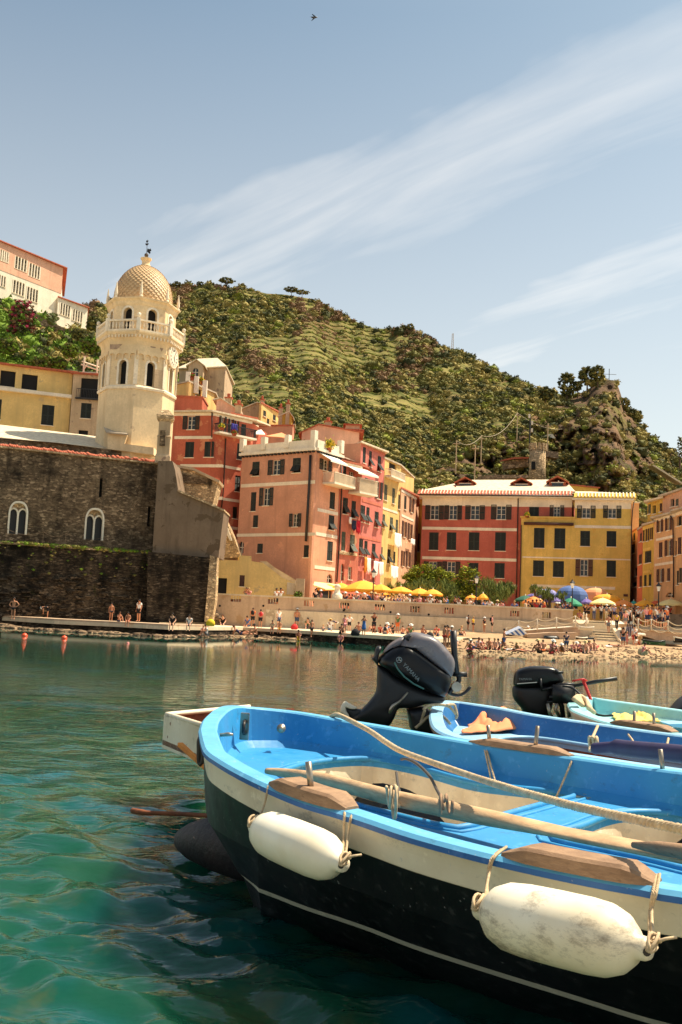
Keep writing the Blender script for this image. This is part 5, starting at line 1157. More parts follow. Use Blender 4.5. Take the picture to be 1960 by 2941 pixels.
for dx_ in(-.45,.45):mb.tube([a+Vector((dx_,0,0)),a+Vector((dx_*.5,0,Hh))],.11,4)
for i in range(10):mb.tube([a+Vector((-.42,0,Hh*i/10)),a+Vector((.42,0,Hh*(i+1)/10))],.07,4)
mb.build('lattice',M['stonehouse'],lm)
cx_=root('cross',P(*c5(1185,345),202),'dark cross on the summit of the crag','cross');a,b_=P(*c5(1185,350),202),P(*c5(1185,290),202);mb=MB();mb.tube([a,Vector((a.x,a.y,b_.z))],.07,6);zc2=b_.z-1.2
mb.tube([Vector((a.x-1.5,a.y,zc2)),Vector((a.x+1.5,a.y,zc2))],.05,6);mb.build('beams',M['iron'],cx_)
def wire(a,b_,sag,lb,r_=.028,mat=None,name='overhead_wire',grp='wires'):
 a,b_=Vector(a),Vector(b_);mb=MB();mb.tube([a.lerp(b_,i/14)-Vector((0,0,sag*4*(i/14)*(1-i/14)))for i in range(15)],r_,5);return tag(mb.build(name,mat or M['greyslate'],None),lb,'wire',grp)
wire(pz[3],pz[2],1.5,'long slanting wire crossing the green slope between two poles',.035);wire(pz[2],pz[0],1.0,'lower wire joining the leftmost poles',.03);wire(pz[3],P(*c5(1080,550),185),2.5,'sagging wire running across to the crag slope',.03)
# huts on the crag slope
for i,(pts,D,mt,lb)in enumerate((([(1005,762),(1150,770),(1290,795),(1290,805),(1120,785),(1000,770)],165,'white','long pale awning roof strung along the crag slope'),([(1060,740),(1110,745),(1160,768),(1090,770)],166,'white','white canopy on the crag slope above the long pale awning'),([(630,765),(690,752),(765,752),(765,760),(690,762),(630,772)],152,'terra','red tiled hut roof left of the small round stone tower'),([(865,632),(890,632),(905,655),(868,650)],175,'white','tiny pale hut roof left on the crag slope'),([(1410,795),(1425,795),(1568,885),(1568,895)],150,'concrete','pale stair rail running down the slope at the right edge'))):
 q=[P(*c5(x,y),D)for x,y in pts];mb=MB();mb.prism(q,(0,3,.3));tag(mb.build('hut_roof',M[mt],None),lb,'roof')
for i,(pts,D,lb)in enumerate((([(635,775),(760,762),(765,800),(640,815)],153,'rubble wall under the red tiled hut roof'),([(500,855),(560,845),(760,845),(760,862),(500,868)],140,'low rubble terrace wall just above the slate roof of the long red house'),([(1170,790),(1290,805),(1285,855),(1200,840)],160,'dark rubble wall under the long pale awning'),([(860,720),(920,725),(920,760),(860,750)],157,'rubble wall right of the small round stone tower'))):
 q=[P(*c5(x,y),D)for x,y in pts];mb=MB();mb.prism(q,(0,2,0));tag(mb.build('terrace_wall',M['terrwall'],None),lb,'wall')
gl=[(FS.pt(u,zs0+.1,random.uniform(-.25,.12)),random.uniform(.06,.22))for u in[random.uniform(-13,uS*.98)for _ in range(420)]]
gl+=[(FS.pt(random.uniform(-6,uS),zs0-random.random()**2*2.2,.1),random.uniform(.05,.13))for _ in range(90)]
scatter('ledge_grass',np.array([tuple(a)for a,_ in gl]),np.array([b_ for _,b_ in gl]),[FG,MG,LG],rng.choice(3,len(gl),p=[.4,.35,.25]),.7,'grass and weeds growing along the ledge and face of the dark sea wall')
# ================================================================ water
m,t,b=newmat('sea_water')
tcn=N(t,'ShaderNodeTexCoord')
o1,n1,_=noise_mix(t,(.002,.048,.036),(.011,.064,.028),.45,.35,.65,4)
o2,n2,_=noise_mix(t,o1,(.05,.062,.024),1.6,.55,.72,5,rough=.65)
o3,n3,_=noise_mix(t,o2,(.002,.072,.080),.7,.52,.66,3)
t.links.new(o3,b.inputs['Base Color']);b.inputs['Roughness'].default_value=.02;b.inputs['IOR'].default_value=1.33;b.subsurface_method='BURLEY';b.inputs['Subsurface Weight'].default_value=1;b.inputs['Subsurface Radius'].default_value=(.4,1.0,.9);b.inputs['Subsurface Scale'].default_value=.8
b.inputs['Specular IOR Level'].default_value=.75
mp=N(t,'ShaderNodeMapping');mp.inputs['Scale'].default_value=(.75,1.6,1);mp.inputs['Rotation'].default_value=(0,0,.12);t.links.new(tcn.outputs['Object'],mp.inputs[0])
na=N(t,'ShaderNodeTexNoise',i_Scale=1.1,i_Detail=3,i_Roughness=.55,i_Distortion=.4);t.links.new(mp.outputs[0],na.inputs['Vector'])
nb_=N(t,'ShaderNodeTexNoise',i_Scale=4.2,i_Detail=2,i_Roughness=.5,i_Distortion=.3);t.links.new(mp.outputs[0],nb_.inputs['Vector'])
sy_=N(t,'ShaderNodeSeparateXYZ');t.links.new(tcn.outputs['Object'],sy_.inputs[0])
far=N(t,'ShaderNodeMapRange',i_1=5.0,i_2=22.0,i_3=0.0,i_4=1.0);t.links.new(sy_.outputs[1],far.inputs[0])
b1=N(t,'ShaderNodeBump',i_Distance=.16);t.links.new(na.outputs[0],b1.inputs['Height'])
s1m=N(t,'ShaderNodeMapRange',i_1=0.0,i_2=1.0,i_3=.0,i_4=.22);t.links.new(far.outputs[0],s1m.inputs[0]);lee=N(t,'ShaderNodeMapRange',i_1=24.0,i_2=46.0,i_3=1.0,i_4=.03);t.links.new(sy_.outputs[1],lee.inputs[0]);lk_=N(t,'ShaderNodeMath',operation='MULTIPLY');t.links.new(lee.outputs[0],lk_.inputs[0]);t.links.new(s1m.outputs[0],lk_.inputs[1]);t.links.new(lk_.outputs[0],b1.inputs['Strength'])
b2=N(t,'ShaderNodeBump',i_Distance=.03);t.links.new(nb_.outputs[0],b2.inputs['Height']);t.links.new(b1.outputs[0],b2.inputs['Normal'])
s2m=N(t,'ShaderNodeMapRange',i_1=0.0,i_2=1.0,i_3=.8,i_4=.7);t.links.new(far.outputs[0],s2m.inputs[0]);lm_=N(t,'ShaderNodeMath',operation='MULTIPLY');t.links.new(lee.outputs[0],lm_.inputs[0]);t.links.new(s2m.outputs[0],lm_.inputs[1]);t.links.new(lm_.outputs[0],b2.inputs['Strength'])
nc_=N(t,'ShaderNodeTexNoise',i_Scale=15,i_Detail=2);t.links.new(mp.outputs[0],nc_.inputs['Vector']);b3_=N(t,'ShaderNodeBump',i_Distance=.006,i_Strength=.7);t.links.new(nc_.outputs[0],b3_.inputs['Height']);l3_=N(t,'ShaderNodeMath',operation='MULTIPLY',i_1=.7);t.links.new(lee.outputs[0],l3_.inputs[0]);t.links.new(l3_.outputs[0],b3_.inputs['Strength']);t.links.new(b2.outputs[0],b3_.inputs['Normal']);t.links.new(b3_.outputs[0],b.inputs['Normal']);M['water']=m
r_=np.random.default_rng(11)
ys=[1.2]
while ys[-1]<90:ys.append(ys[-1]+max(.03,ys[-1]**2*.0011))
ys=np.array(ys+[120,200,400]);nx=520
fan=np.linspace(-1,1,nx)
X=fan[None,:]*(ys[:,None]*.75+2.5);Y=np.repeat(ys[:,None],nx,1)
Z=np.zeros_like(X)
for i in range(46):
 wl=10**r_.uniform(-.78,.12);th=r_.normal(1.45,.55);k=2*math.pi/wl;amp=wl*(.0155 if wl<.5 else.0085 if wl<.8 else.0055)
 kx,ky=k*math.cos(th),k*math.sin(th);ph=r_.uniform(0,6.28)
 step=np.maximum(.03,Y**2*.0011);att=np.clip((wl/step-3)/5,0,1)
 Z+=amp*att*np.sin(kx*X+ky*Y+ph+.8*np.sin(X*.9+i)+.6*np.sin(Y*.7+i*2))
Z*=np.where(Y>100,0,1)
idx=np.arange(X.size).reshape(X.shape);Fq=np.stack([idx[:-1,:-1],idx[:-1,1:],idx[1:,1:],idx[1:,:-1]],-1).reshape(-1,4)
wo_=npmesh('sea_water',np.stack([X,Y,Z],-1).reshape(-1,3),Fq,M['water'],None,True);tag(wo_,kind='structure')
# ================================================================ quay, beach, rocks
ZQ=.62
m,t,b=newmat('pebble_beach')
o1,n1,_=noise_mix(t,G(178,148,108),G(146,116,84),.6,.35,.65,8)
o2,n2,_=noise_mix(t,o1,G(120,92,66),5,.60,.70,6)
t.links.new(o2,b.inputs['Base Color']);b.inputs['Roughness'].default_value=.95;bump(t,b,n2.outputs[0],.8,.06);M['sand']=m
wl_px=[(600,1826),(860,1838),(980,1842),(1130,1855),(1300,1866),(1448,1873),(1600,1878),(1760,1886),(1960,1890),(2200,1896)]
wl_w=[PZ(x,y,0)for x,y in wl_px]
yw=lambda x:float(np.interp(x,[p.x for p in wl_w],[p.y for p in wl_w]))
def beach_z(x,y):
 d=y-yw(x);k=.055 if x>3 else.035
 w=min(1,max(0,(x-2)/4));hi=min(d*.15,.36+d*.035)if d>0 else 0
 return d*k if d<0 else hi*w+min(d*.045,.5)*(1-w)
xs=np.linspace(-14,45,150);vs_=[];q=[]
for j in range(40):
 row=[]
 for x in xs:
  d=-7+j*(30/39);y=yw(x)+d;row.append((x,y,beach_z(x,y)+.04*noise.noise(Vector((x*1.1,y*1.1,0)))+(.02*noise.noise(Vector((x*5,y*5,3))))));
 vs_+=row
idx=np.arange(40*150).reshape(40,150);Fq=np.stack([idx[:-1,:-1],idx[:-1,1:],idx[1:,1:],idx[1:,:-1]],-1).reshape(-1,4)
tag(npmesh('beach',np.array(vs_),Fq,M['sand'],None,True),kind='structure')
# pebbles near the waterline
def rocks(name,pts,mat,label,kind=None,cat=None,group=None,seed=1):
 V,Fc=TPL[0][0][:42],TPL[0][1][:80]
 r=np.random.default_rng(seed);VV=[];FF=[];o=0
 for(c,s)in pts:
  W_=V*np.array(s)+r.normal(size=V.shape)*min(s)*.06;a=r.uniform(0,6.28)if max(s)/min(s)<3 else 0;ca,sa=math.cos(a),math.sin(a)
  W_=np.stack([W_[:,0]*ca-W_[:,1]*sa,W_[:,0]*sa+W_[:,1]*ca,W_[:,2]],-1)+np.array(c);VV.append(W_);FF.append(Fc+o);o+=len(V)
 ob=npmesh(name,np.concatenate(VV),np.concatenate(FF),mat,None,False);tag(ob,label,cat,group,kind);return ob
pts=[]
for i in range(1600):
 x=random.uniform(-8,30);d=random.gauss(1.0,1.6);y=yw(x)+d;s=random.uniform(.03,.11);pts.append(((x,y,beach_z(x,y)+s*.2),(s,s,s*.6)))
M['pebble']=paint('pebbles',G(150,122,92),.9,.2,2,dirt=G(90,72,56))
rocks('beach_pebbles',pts,M['pebble'],'pebbles scattered along the waterline of the beach','stuff')
# quay slab: right bright part and left narrow part
fe=[(-500,1742,.75),(-60,1764,.75),(156,1777,.75),(349,1786,.75),(484,1793,.75),(600,1798,.7),(700,1802,.62),(840,1810,.62),(1000,1820,.62),(1150,1829,.62),(1250,1836,.62),(1330,1834,.62),(1420,1829,.62),(1480,1822,.62)]
few=[PZ(x,y,z)for x,y,z in fe]
M['quay']=plaster('quay_concrete',G(226,204,170),stain=G(190,165,132),patch=G(205,182,148),amount=.3)
mb=MB();pl=[Vector((p.x,p.y,ZQ))for p in few]+[Vector((few[-1].x,80,ZQ)),Vector((few[0].x,80,ZQ))]
mb.prism([p-Vector((0,0,.20))for p in pl],(0,0,.22));tag(mb.build('quay',M['quay'],None),kind='structure')
M['wetrock']=rubble('wet_rock',G(96,78,60),G(150,126,100),G(50,40,32),1.2,2.5,dark=G(40,32,25),darkamt=.6)
mb=MB();pl2=[Vector((p.x,p.y+.22,ZQ-.21))for p in few]+[Vector((few[-1].x,79.5,ZQ-.21)),Vector((few[0].x,79.5,ZQ-.21))]
mb.prism([p-Vector((0,0,2.6))for p in pl2],(0,0,2.6));tag(mb.build('quay_footing',M['seawall'],None),kind='structure')  # rock footing; its dark rubble also carries the shade of the quay front
# raised kerb on the left narrow part
mb=MB()
for a,b_ in zip(few[:5],few[1:6]):
 mb.prism([Vector((a.x,a.y+.02,ZQ+.0)),Vector((b_.x,b_.y+.02,ZQ)),Vector((b_.x,b_.y+3.0,ZQ)),Vector((a.x,a.y+3.0,ZQ))],(0,0,.13))
tag(mb.build('quay_step',M['parapet'],None),kind='structure')
rk=[((60,1795),90,'broad flat rock'),((150,1790),60,'pale rounded flat rock'),((235,1808),35,'low rock'),((290,1812),30,'thin dark rock'),((350,1806),28,'dark wedge shaped rock'),((420,1815),30,'low rock'),((470,1820),26,'low rock'),((540,1820),30,'low rock'),((600,1822),30,'low rock'),((690,1826),34,'low rock'),((760,1830),30,'low rock'),((900,1838),34,'low rock'),((20,1800),40,'low rock')]
where=['at the foot of the left quay under the two standing bathers','beside the broad flat one at the left quay','below the left quay just right of the second orange buoy','in the water left of the wedge shaped rock','below the two people standing on the left quay','below the left end of the bright quay','left of the people with the yellow bag','right of the people with the yellow bag','between the sitting woman and the yellow bag','under the pair sitting on the quay edge','right of the pair sitting on the quay edge','near the woman bending over','cut off by the left edge of the picture']
for(q,w_,nm),wh in zip(rk,where):
 p=PZ(q[0],q[1]+2,.0);s=w_*p.y/FPX
 rocks('shore_rock',[((p.x,p.y,.02),(s,s*.5,.22+s*.06))],M['wetrock'],nm+' '+wh,None,'rock','rocks along the waterline',int(w_)+q[0])
pts=[]
for i in range(420):
 x=random.uniform(-32,-2);y0=float(np.interp(x,[p.x for p in few],[p.y for p in few]));s=random.uniform(.08,.35);y=y0-random.uniform(-.3,1.7);pts.append(((x,y,.0),(s*1.6,s,s*.55)))
rocks('rubble_stones',pts,M['wetrock'],'loose stones at the foot of the quay','stuff')
# ================================================================ parapet wall
FPp=fac_px(618,1704,76.2,1646,1757,77.6)
zpt=(FPp.uz(618,1704)[1]+FPp.uz(1646,1757)[1])/2
pw=root('parapet_wall',FPp.pt(5,.5),'long pale rendered harbour wall with small square openings under a light coping','wall')
holes=[];wp=[]
for(cr,x0,y0,x1,y1)in((crop(560,1640,3.92),405,280,520,345),(crop(560,1640,3.92),825,303,940,370),(crop(560,1640,3.92),1230,332,1340,395),(crop(880,1560,3.267),312,558,405,612),(crop(880,1560,3.267),645,573,740,628),(crop(880,1560,3.267),975,592,1067,648),(crop(880,1560,3.267),1298,605,1387,662),(crop(1340,1640,4.356),550,498,665,568),(crop(1340,1640,4.356),952,515,1062,588)):
 r=FPp.rect(*cr(x0,y0),*cr(x1,y1));holes.append([(r[0],r[1]),(r[2],r[1]),(r[2],r[3]),(r[0],r[3])]);wp.append(r)
wall(pw,FPp,[(0,.5),(FPp.L,.5),(FPp.L,zpt),(0,zpt)],holes,M['parapet'],.35)
mb=MB();mb.box(FPp.pt(FPp.L/2,zpt+.05,-.17),FPp.u3*(FPp.L/2+.05),FPp.n3*.26,Vector((0,0,.06)));mb.build('coping',M['concrete'],pw)
mb=MB();mb.box(FPp.pt(FPp.L/2,(zpt-1.15+zpt)/2,.02),FPp.u3*(FPp.L/2),FPp.n3*.012,Vector((0,0,.001)))
for r in wp:
 k=MB()
 for i in range(3):u=r[0]+(r[2]-r[0])*(i+1)/4;k.box(FPp.pt(u,(r[1]+r[3])/2,-.2),FPp.u3*.035,FPp.n3*.03,Vector((0,0,(r[3]-r[1])/2)))
 k.build('baluster',M['concrete'],pw)
for(x,y)in((757,1740),(990,1750),(988,1753),(1122,1758),(1232,1765),(632,1740),(1150,1790)):
 u,z=FPp.uz(x,y);k=MB();k.lathe(FPp.pt(u,z,-.02),[(.09,0),(.09,.04)],8,axis=FPp.n3);k.build('drain_hole',M['dark'],pw)
rocks('rock_outcrop',[((*P(600+i*7,1745+i*3,75.9).xy,P(600+i*7,1745+i*7,75.9).z),(.35,.3,.3))for i in range(6)],M['wetrock'],'rough stones jutting where the pale harbour wall meets the church base',None,'rocks')
# ramp and low wall to the right of the parapet, stairs, landing
cr3=crop(1340,1640,4.356);c4r=crop(1640,1660,4.9)
rampw=root('ramp_wall',P(1600,1825,72),'low sloping ramp wall with a white top leading up to the harbour stairs','wall')
q=[P(*cr3(x,y),73)for x,y in((500,768),(760,745),(1060,722),(1340,702),(1420,706),(1420,800),(500,800))]
mb=MB();mb.prism(q,(0,1.4,0));mb.build('wall',M['parapet'],rampw)
q=[P(*cr3(x,y),72.95)for x,y in((500,762),(760,737),(1060,714),(1340,694),(1420,698),(1420,708),(1340,705),(1060,725),(760,748),(500,772))]
mb=MB();mb.prism(q,(0,1.5,0));mb.build('coping',M['white'],rampw)
mb=MB();q=[P(*cr3(x,y),71)for x,y in((760,790),(1060,770),(1400,770),(1400,850),(900,870),(760,830))];mb.prism(q,(0,1.5,0));mb.build('lower_wall',M['parapet'],rampw)
M['steps']=plaster('step_stone',G(238,220,188),stain=G(200,178,145))
st=root('stairs',P(1750,1842,72),'broad pale stone steps rising from the beach to the square','stairs')
lft=[(240,600),(240,632),(240,665),(250,700),(320,738),(340,775),(350,812),(365,848),(385,882),(392,925)]
rgt=[(480,600),(560,632),(590,665),(600,700),(620,738),(640,775),(665,812),(690,848),(700,882),(700,925)]
sdir=Vector((.80,-.60,0));n=9
for i in range(9):
 Dt=80-i*.9
 a=P(*c4r(*lft[i]),Dt);b_=P(*c4r(*rgt[i]),Dt-.35);z0=P(*c4r(*lft[i+1]),Dt-.9).z
 zt_=(a.z+b_.z)/2
 mb=MB();mb.prism([(a.x,a.y,zt_),(b_.x,b_.y,zt_),(b_.x+.4,b_.y+6,zt_),(a.x-.2,a.y+6,zt_)],(0,0,-.75));mb.build('step',M['steps'],st)
 mb=MB();mb.prism([(a.x-.02,a.y-.04,zt_-.17),(b_.x+.02,b_.y-.04,zt_-.17),(b_.x,b_.y+.05,zt_-.17),(a.x,a.y+.05,zt_-.17)],(0,0,.05));mb.build('nosing_shade',M['seawall'],st)  # dark strip under each nosing, the shadow there put in as a solid
pv=root('side_ramp',P(1800,1800,76),'bright paved slope beside the steps carrying people down to the beach','ramp')
q=[P(*c4r(480,598),79.5),P(*c4r(860,610),79),P(*c4r(1010,800),70),P(*c4r(700,890),71.5),P(*c4r(600,720),76)]
mb=MB();mb.prism(q,(0,.2,-1.2));mb.build('paving',M['steps'],pv)
q=[P(*c4r(30,585),79.6),P(*c4r(250,590),79.6),P(*c4r(250,700),79),P(*c4r(30,700),79)]
mb=MB();mb.prism(q,(0,.6,0));mb.build('landing_wall',M['steps'],pv)
rr=root('ramp_wall',P(1880,1830,70),'curved concrete ramp wall with rope railing on the right above the green rowing boat','wall')
q=[P(*c4r(x,y),71.5)for x,y in((855,660),(950,722),(1130,735),(1380,755),(1700,790),(1700,900),(1200,870),(960,800))]
mb=MB();mb.prism(q,(0,3.4,0));mb.build('wall',M['parapet'],rr)
q=[P(*c4r(x,y),71.4)for x,y in((855,650),(950,712),(1130,727),(1380,747),(1700,780),(1700,792),(1380,758),(1130,738),(950,724))]
mb=MB();mb.prism(q,(0,3.4,0));mb.build('coping',M['steps'],rr)
q=[P(*c4r(x,y),77)for x,y in((1260,505),(1580,510),(1800,520),(1800,760),(1360,740),(1280,600))]
bw=root('terrace_wall',q[0],'shaded grey terrace wall behind the railings at the right edge','wall');mb=MB();mb.prism(q,(0,.6,0));mb.build('wall',M['greyplas'],bw)
# rope railings
M['rope']=paint('hemp_rope',G(206,182,146),.9,.12,30,dirt=G(160,134,100))
def railing(cr,posts,D,lb,rows_=2,h=1.0):
 rt=root('rope_railing',P(*cr(*posts[0][:2]),D),lb,'railing','rope railings by the steps')
 tops=[P(*cr(x,y),D)for x,y,yb in posts];bots=[P(*cr(x,yb),D)for x,y,yb in posts]
 for a,b_ in zip(tops,bots):MB().tube([Vector((a.x,a.y,b_.z)),a],.045,6).build('post',M['trim'],rt,True)
 for k in range(rows_):
  mb=MB()
  for i in range(len(tops)-1):
   a,b_=tops[i].lerp(bots[i],k*.45),tops[i+1].lerp(bots[i+1],k*.45)
   mb.tube([a.lerp(b_,j/8)-Vector((0,0,.22*4*(j/8)*(1-j/8)))for j in range(9)],.035,5)
  mb.build('rope',M['rope'],rt,True)
railing(cr3,[(505,712,765),(655,620,760),(890,600,745),(1130,580,722),(1365,560,705),(1500,580,700)],72.6,'rope railing climbing left of the steps along the harbour wall')
railing(c4r,[(880,520,680),(950,570,720),(1135,578,730),(1370,600,750),(1600,650,775)],71.2,'rope railing on the curved ramp wall right of the steps',3)
railing(c4r,[(180,480,600),(220,500,690),(235,560,700)],77,'short railing at the top left of the steps',1)
# ================================================================ parasols
def cloth(name,c):return paint(name,c,.8,.06,1.5,dirt=tuple(x*.9 for x in c),bs=.05)
UC_={'yellow':cloth('yellow_canvas',G(250,170,44)),'gold':cloth('gold_canvas',G(240,160,40)),'orange':cloth('orange_canvas',G(238,140,62)),'green':cloth('green_canvas',G(30,130,95)),'dgreen':cloth('dark_green_canvas',G(26,88,66)),'blue':cloth('blue_canvas',G(76,104,160)),'lilac':cloth('lilac_canvas',G(140,140,190)),'purple':cloth('purple_canvas',G(110,92,160)),'peach':cloth('peach_canvas',G(244,160,108)),'teal':cloth('teal_canvas',G(50,160,145)),'red':cloth('red_orange_canvas',G(224,100,50)),'pale':cloth('pale_yellow_canvas',G(252,226,150))}
def parasol(px,ytop,hw,yedge,D,col,label,deep=0,zf=2.05):
 top=P(px,ytop,D);k=D/FPX;R=hw*k;h=max((yedge-ytop)*k,R*.22);z0=top.z-h
 r=root('parasol',(top.x,top.y,zf),label,'parasol','parasols along the harbour square')
 nseg=8;mb=MB();V=[Vector((top.x,top.y,top.z))];rings=6;ph=random.uniform(0,.7)
 for i in range(1,rings+1):
  f_=i/rings;zz=top.z-h*(f_**(1.55 if not deep else 2.0))
  for j in range(nseg*4):
   a=ph+2*math.pi*j/(nseg*4);rad=R*(f_ if not deep else math.sin(f_*math.pi/2))
   sag=1-.055*f_*abs(math.sin(a*nseg/2-ph*nseg/2));V.append(Vector((top.x+rad*sag*math.cos(a),top.y+rad*sag*math.sin(a),zz-(.02*f_*abs(math.sin((a-ph)*nseg/2))))))
 m_=nseg*4;Fq=[(0,1+j,1+(j+1)%m_)for j in range(m_)]+[(1+(i-1)*m_+j,1+i*m_+j,1+i*m_+(j+1)%m_,1+(i-1)*m_+(j+1)%m_)for i in range(1,rings)for j in range(m_)]
 mb.add(V,Fq);cn=mb.build('canopy',UC_[col],r);cn.modifiers.new('t','SOLIDIFY').thickness=.012
 mb=MB();vh=max(.12,h*.22);o=1+(rings-1)*m_
 for j in range(m_):
  a_,b_=V[o+j],V[o+(j+1)%m_];dn=Vector((0,0,-vh*(1 if j%4 not in(1,2)else 1.25)));dn2=Vector((0,0,-vh*(1 if(j+1)%4 not in(1,2)else 1.25)));mb.quad(a_,b_,b_+dn2,a_+dn)
 vl=mb.build('valance',UC_[col],cn);vl.modifiers.new('t','SOLIDIFY').thickness=.01
 MB().tube([Vector((top.x,top.y,zf)),Vector((top.x,top.y,top.z+.12))],.035,6).build('pole',M['trim'],r,True)
 mb=MB()
 for j in range(nseg):
  a=ph+2*math.pi*j/nseg;mb.tube([Vector((top.x,top.y,z0+h*.15)),Vector((top.x+R*.62*math.cos(a),top.y+R*.62*math.sin(a),top.z-h*.62))],.014,4)
 mb.build('ribs',M['iron'],r);return r
c2b=crop(880,1560,3.267)
PS=[(330,372,85,425,84,'yellow','yellow parasol half hidden behind the stone lamp pillar'),(540,350,165,435,83,'yellow','largest yellow parasol, left of the lamp post'),(700,385,95,440,82,'yellow','yellow parasol immediately right of the lamp post'),(890,408,100,455,82,'yellow','yellow parasol third from the right of the yellow row'),(1070,424,92,475,82,'yellow','pointed yellow parasol second from the right of the yellow row'),(1190,432,82,478,81.5,'yellow','yellow parasol at the right end of the yellow row'),(770,462,55,485,86,'gold','small golden parasol glimpsed beneath the yellow row, right of the lamp post'),(590,440,60,465,87,'gold','small golden parasol glimpsed under the largest yellow one'),(215,385,90,430,85,'gold','golden parasol beside the white corner awning')]
for x,y,hw,ye_,D,c,lb in PS:q=c2b(x,y);parasol(q[0],q[1],hw*1.22/3.267,c2b(0,ye_)[1],D,c,lb)
P3=[(210,280,62,335,81,'yellow','small yellow parasol among the bushes'),(70,300,70,335,82,'gold','dim golden parasol under the round bright green tree'),(740,305,120,362,84,'dgreen','dark green parasol at the left end of the coloured group'),(845,318,128,388,81.5,'orange','orange parasol overlapping the dark green one'),(1000,222,120,300,88,'lilac','pale blue lilac parasol left of the big blue one'),(1085,312,100,370,84,'purple','purple parasol between the orange and green ones'),(850,278,90,310,89,'purple','purple parasol peeping behind the orange and dark green ones'),(1320,182,185,345,87,'blue','biggest dome shaped blue parasol'),(1310,335,128,415,80.5,'green','bright green parasol in front of the big blue one')]
for x,y,hw,ye_,D,c,lb in P3:q=cr3(x,y);parasol(q[0],q[1],hw*1.12/4.356,cr3(0,ye_)[1],D,c,lb,deep=(hw>180 or(x==1000)))
P4=[(350,138,172,290,90,'peach','large peach orange dome parasol right of the big blue one',1),(510,228,175,325,87,'yellow','yellow parasol behind the pale yellow one',1),(450,284,160,352,84,'pale','pale yellow parasol in the centre of the coloured group',0),(215,290,92,342,86,'purple','purple parasol squeezed between the blue and pale yellow ones',0),(740,310,135,372,85,'orange','orange parasol right of the pale yellow one',0),(885,320,48,362,88,'teal','teal parasol corner at the foot of the alley',0),(1040,310,118,372,83,'yellow','yellow parasol first to the right of the alley',0),(1200,318,95,370,85,'red','red orange parasol by the right lamp post',0),(1410,298,170,368,82,'pale','broad pale parasol near the right edge',0),(1600,310,110,375,84,'purple','purple parasol cut off by the right edge',0),(330,350,80,378,91,'red','red parasol rim seen beneath the purple and pale yellow ones',0)]
for x,y,hw,ye_,D,c,lb,dp in P4:q=c4r(x,y);parasol(q[0],q[1],hw*1.14/4.9,c4r(0,ye_)[1],D,c,lb,deep=dp)
# corner awning
q=[P(*c2b(78,362),84.6),P(*c2b(300,388),88),P(*c2b(292,430),83.5),P(*c2b(180,428),81.5),P(*c2b(70,392),81.5)]
mb=MB();mb.prism(q,(0,0,-.1));aw=mb.build('corner_awning',UC_['pale'],None);tag(aw,'pale yellow awning spread at the foot of the salmon corner house','awning')
# pillar, lamps
pl_=root('stone_pillar',P(*c2b(288,545),77.6),'short pale stone pillar standing on the harbour wall','pillar');a=P(*c2b(288,530),77.2);b_=P(*c2b(288,375),77.2);Hh=b_.z-a.z
mb=MB();mb.lathe(a-Vector((0,0,.2)),[(.42,0),(.42,Hh*.45),(.34,Hh*.5),(.24,Hh*.56),(.2,Hh*.85),(.27,Hh*.9),(.24,Hh*1.0),(.1,Hh*1.1)],10);mb.build('shaft',M['trim'],pl_,True)
def lamp(px,ytop,ybase,D,lb,globe=False,h=None):
 a=P(px,ytop,D);zb=P(px,ybase,D).z;r=root('street_lamp',(a.x,a.y,zb),lb,'street lamp','street lamps on the square')
 H=a.z-zb;base=Vector((a.x,a.y,zb))
 mb=MB();mb.lathe(base,[(.12,0),(.12,.3),(.055,.45),(.045,H*.6),(.035,H-.75),(.07,H-.7)],8);mb.build('post',M['iron']if not globe else M['concrete'],r,True)
 if globe:mb=MB();mb.lathe(base+Vector((0,0,H-.72)),[(.05,0),(.2,.08),(.28,.28),(.2,.48),(.04,.56)],12);mb.build('globe',M['white'],r,True)
 else:
  mb=MB();mb.lathe(base+Vector((0,0,H-.7)),[(.09,0),(.17,.38)],6);mb.build('lantern',M['awning'],r)
  mb=MB();mb.lathe(base+Vector((0,0,H-.32)),[(.22,0),(.24,.03),(.08,.22),(.04,.3),(.01,.38)],6);mb.build('lamp_cap',M['iron'],r)
lamp(*c2b(636,240),c2b(0,560)[1],79,'black lamp post among the yellow parasols');lamp(*cr3(1328,105),cr3(0,500)[1],78.5,'black lamp post before the big blue parasol');lamp(*c9(552,1435),c9(0,1860)[1],78,'lamp post in front of the peach house at the right');lamp(*cr3(130,45),cr3(0,440)[1],80,'lamp post half hidden by the round bright green tree')
lamp(*c3(778,1362),c3(0,1402)[1],80.2,'white globe lamp at the end of the curved yellow parapet',True)
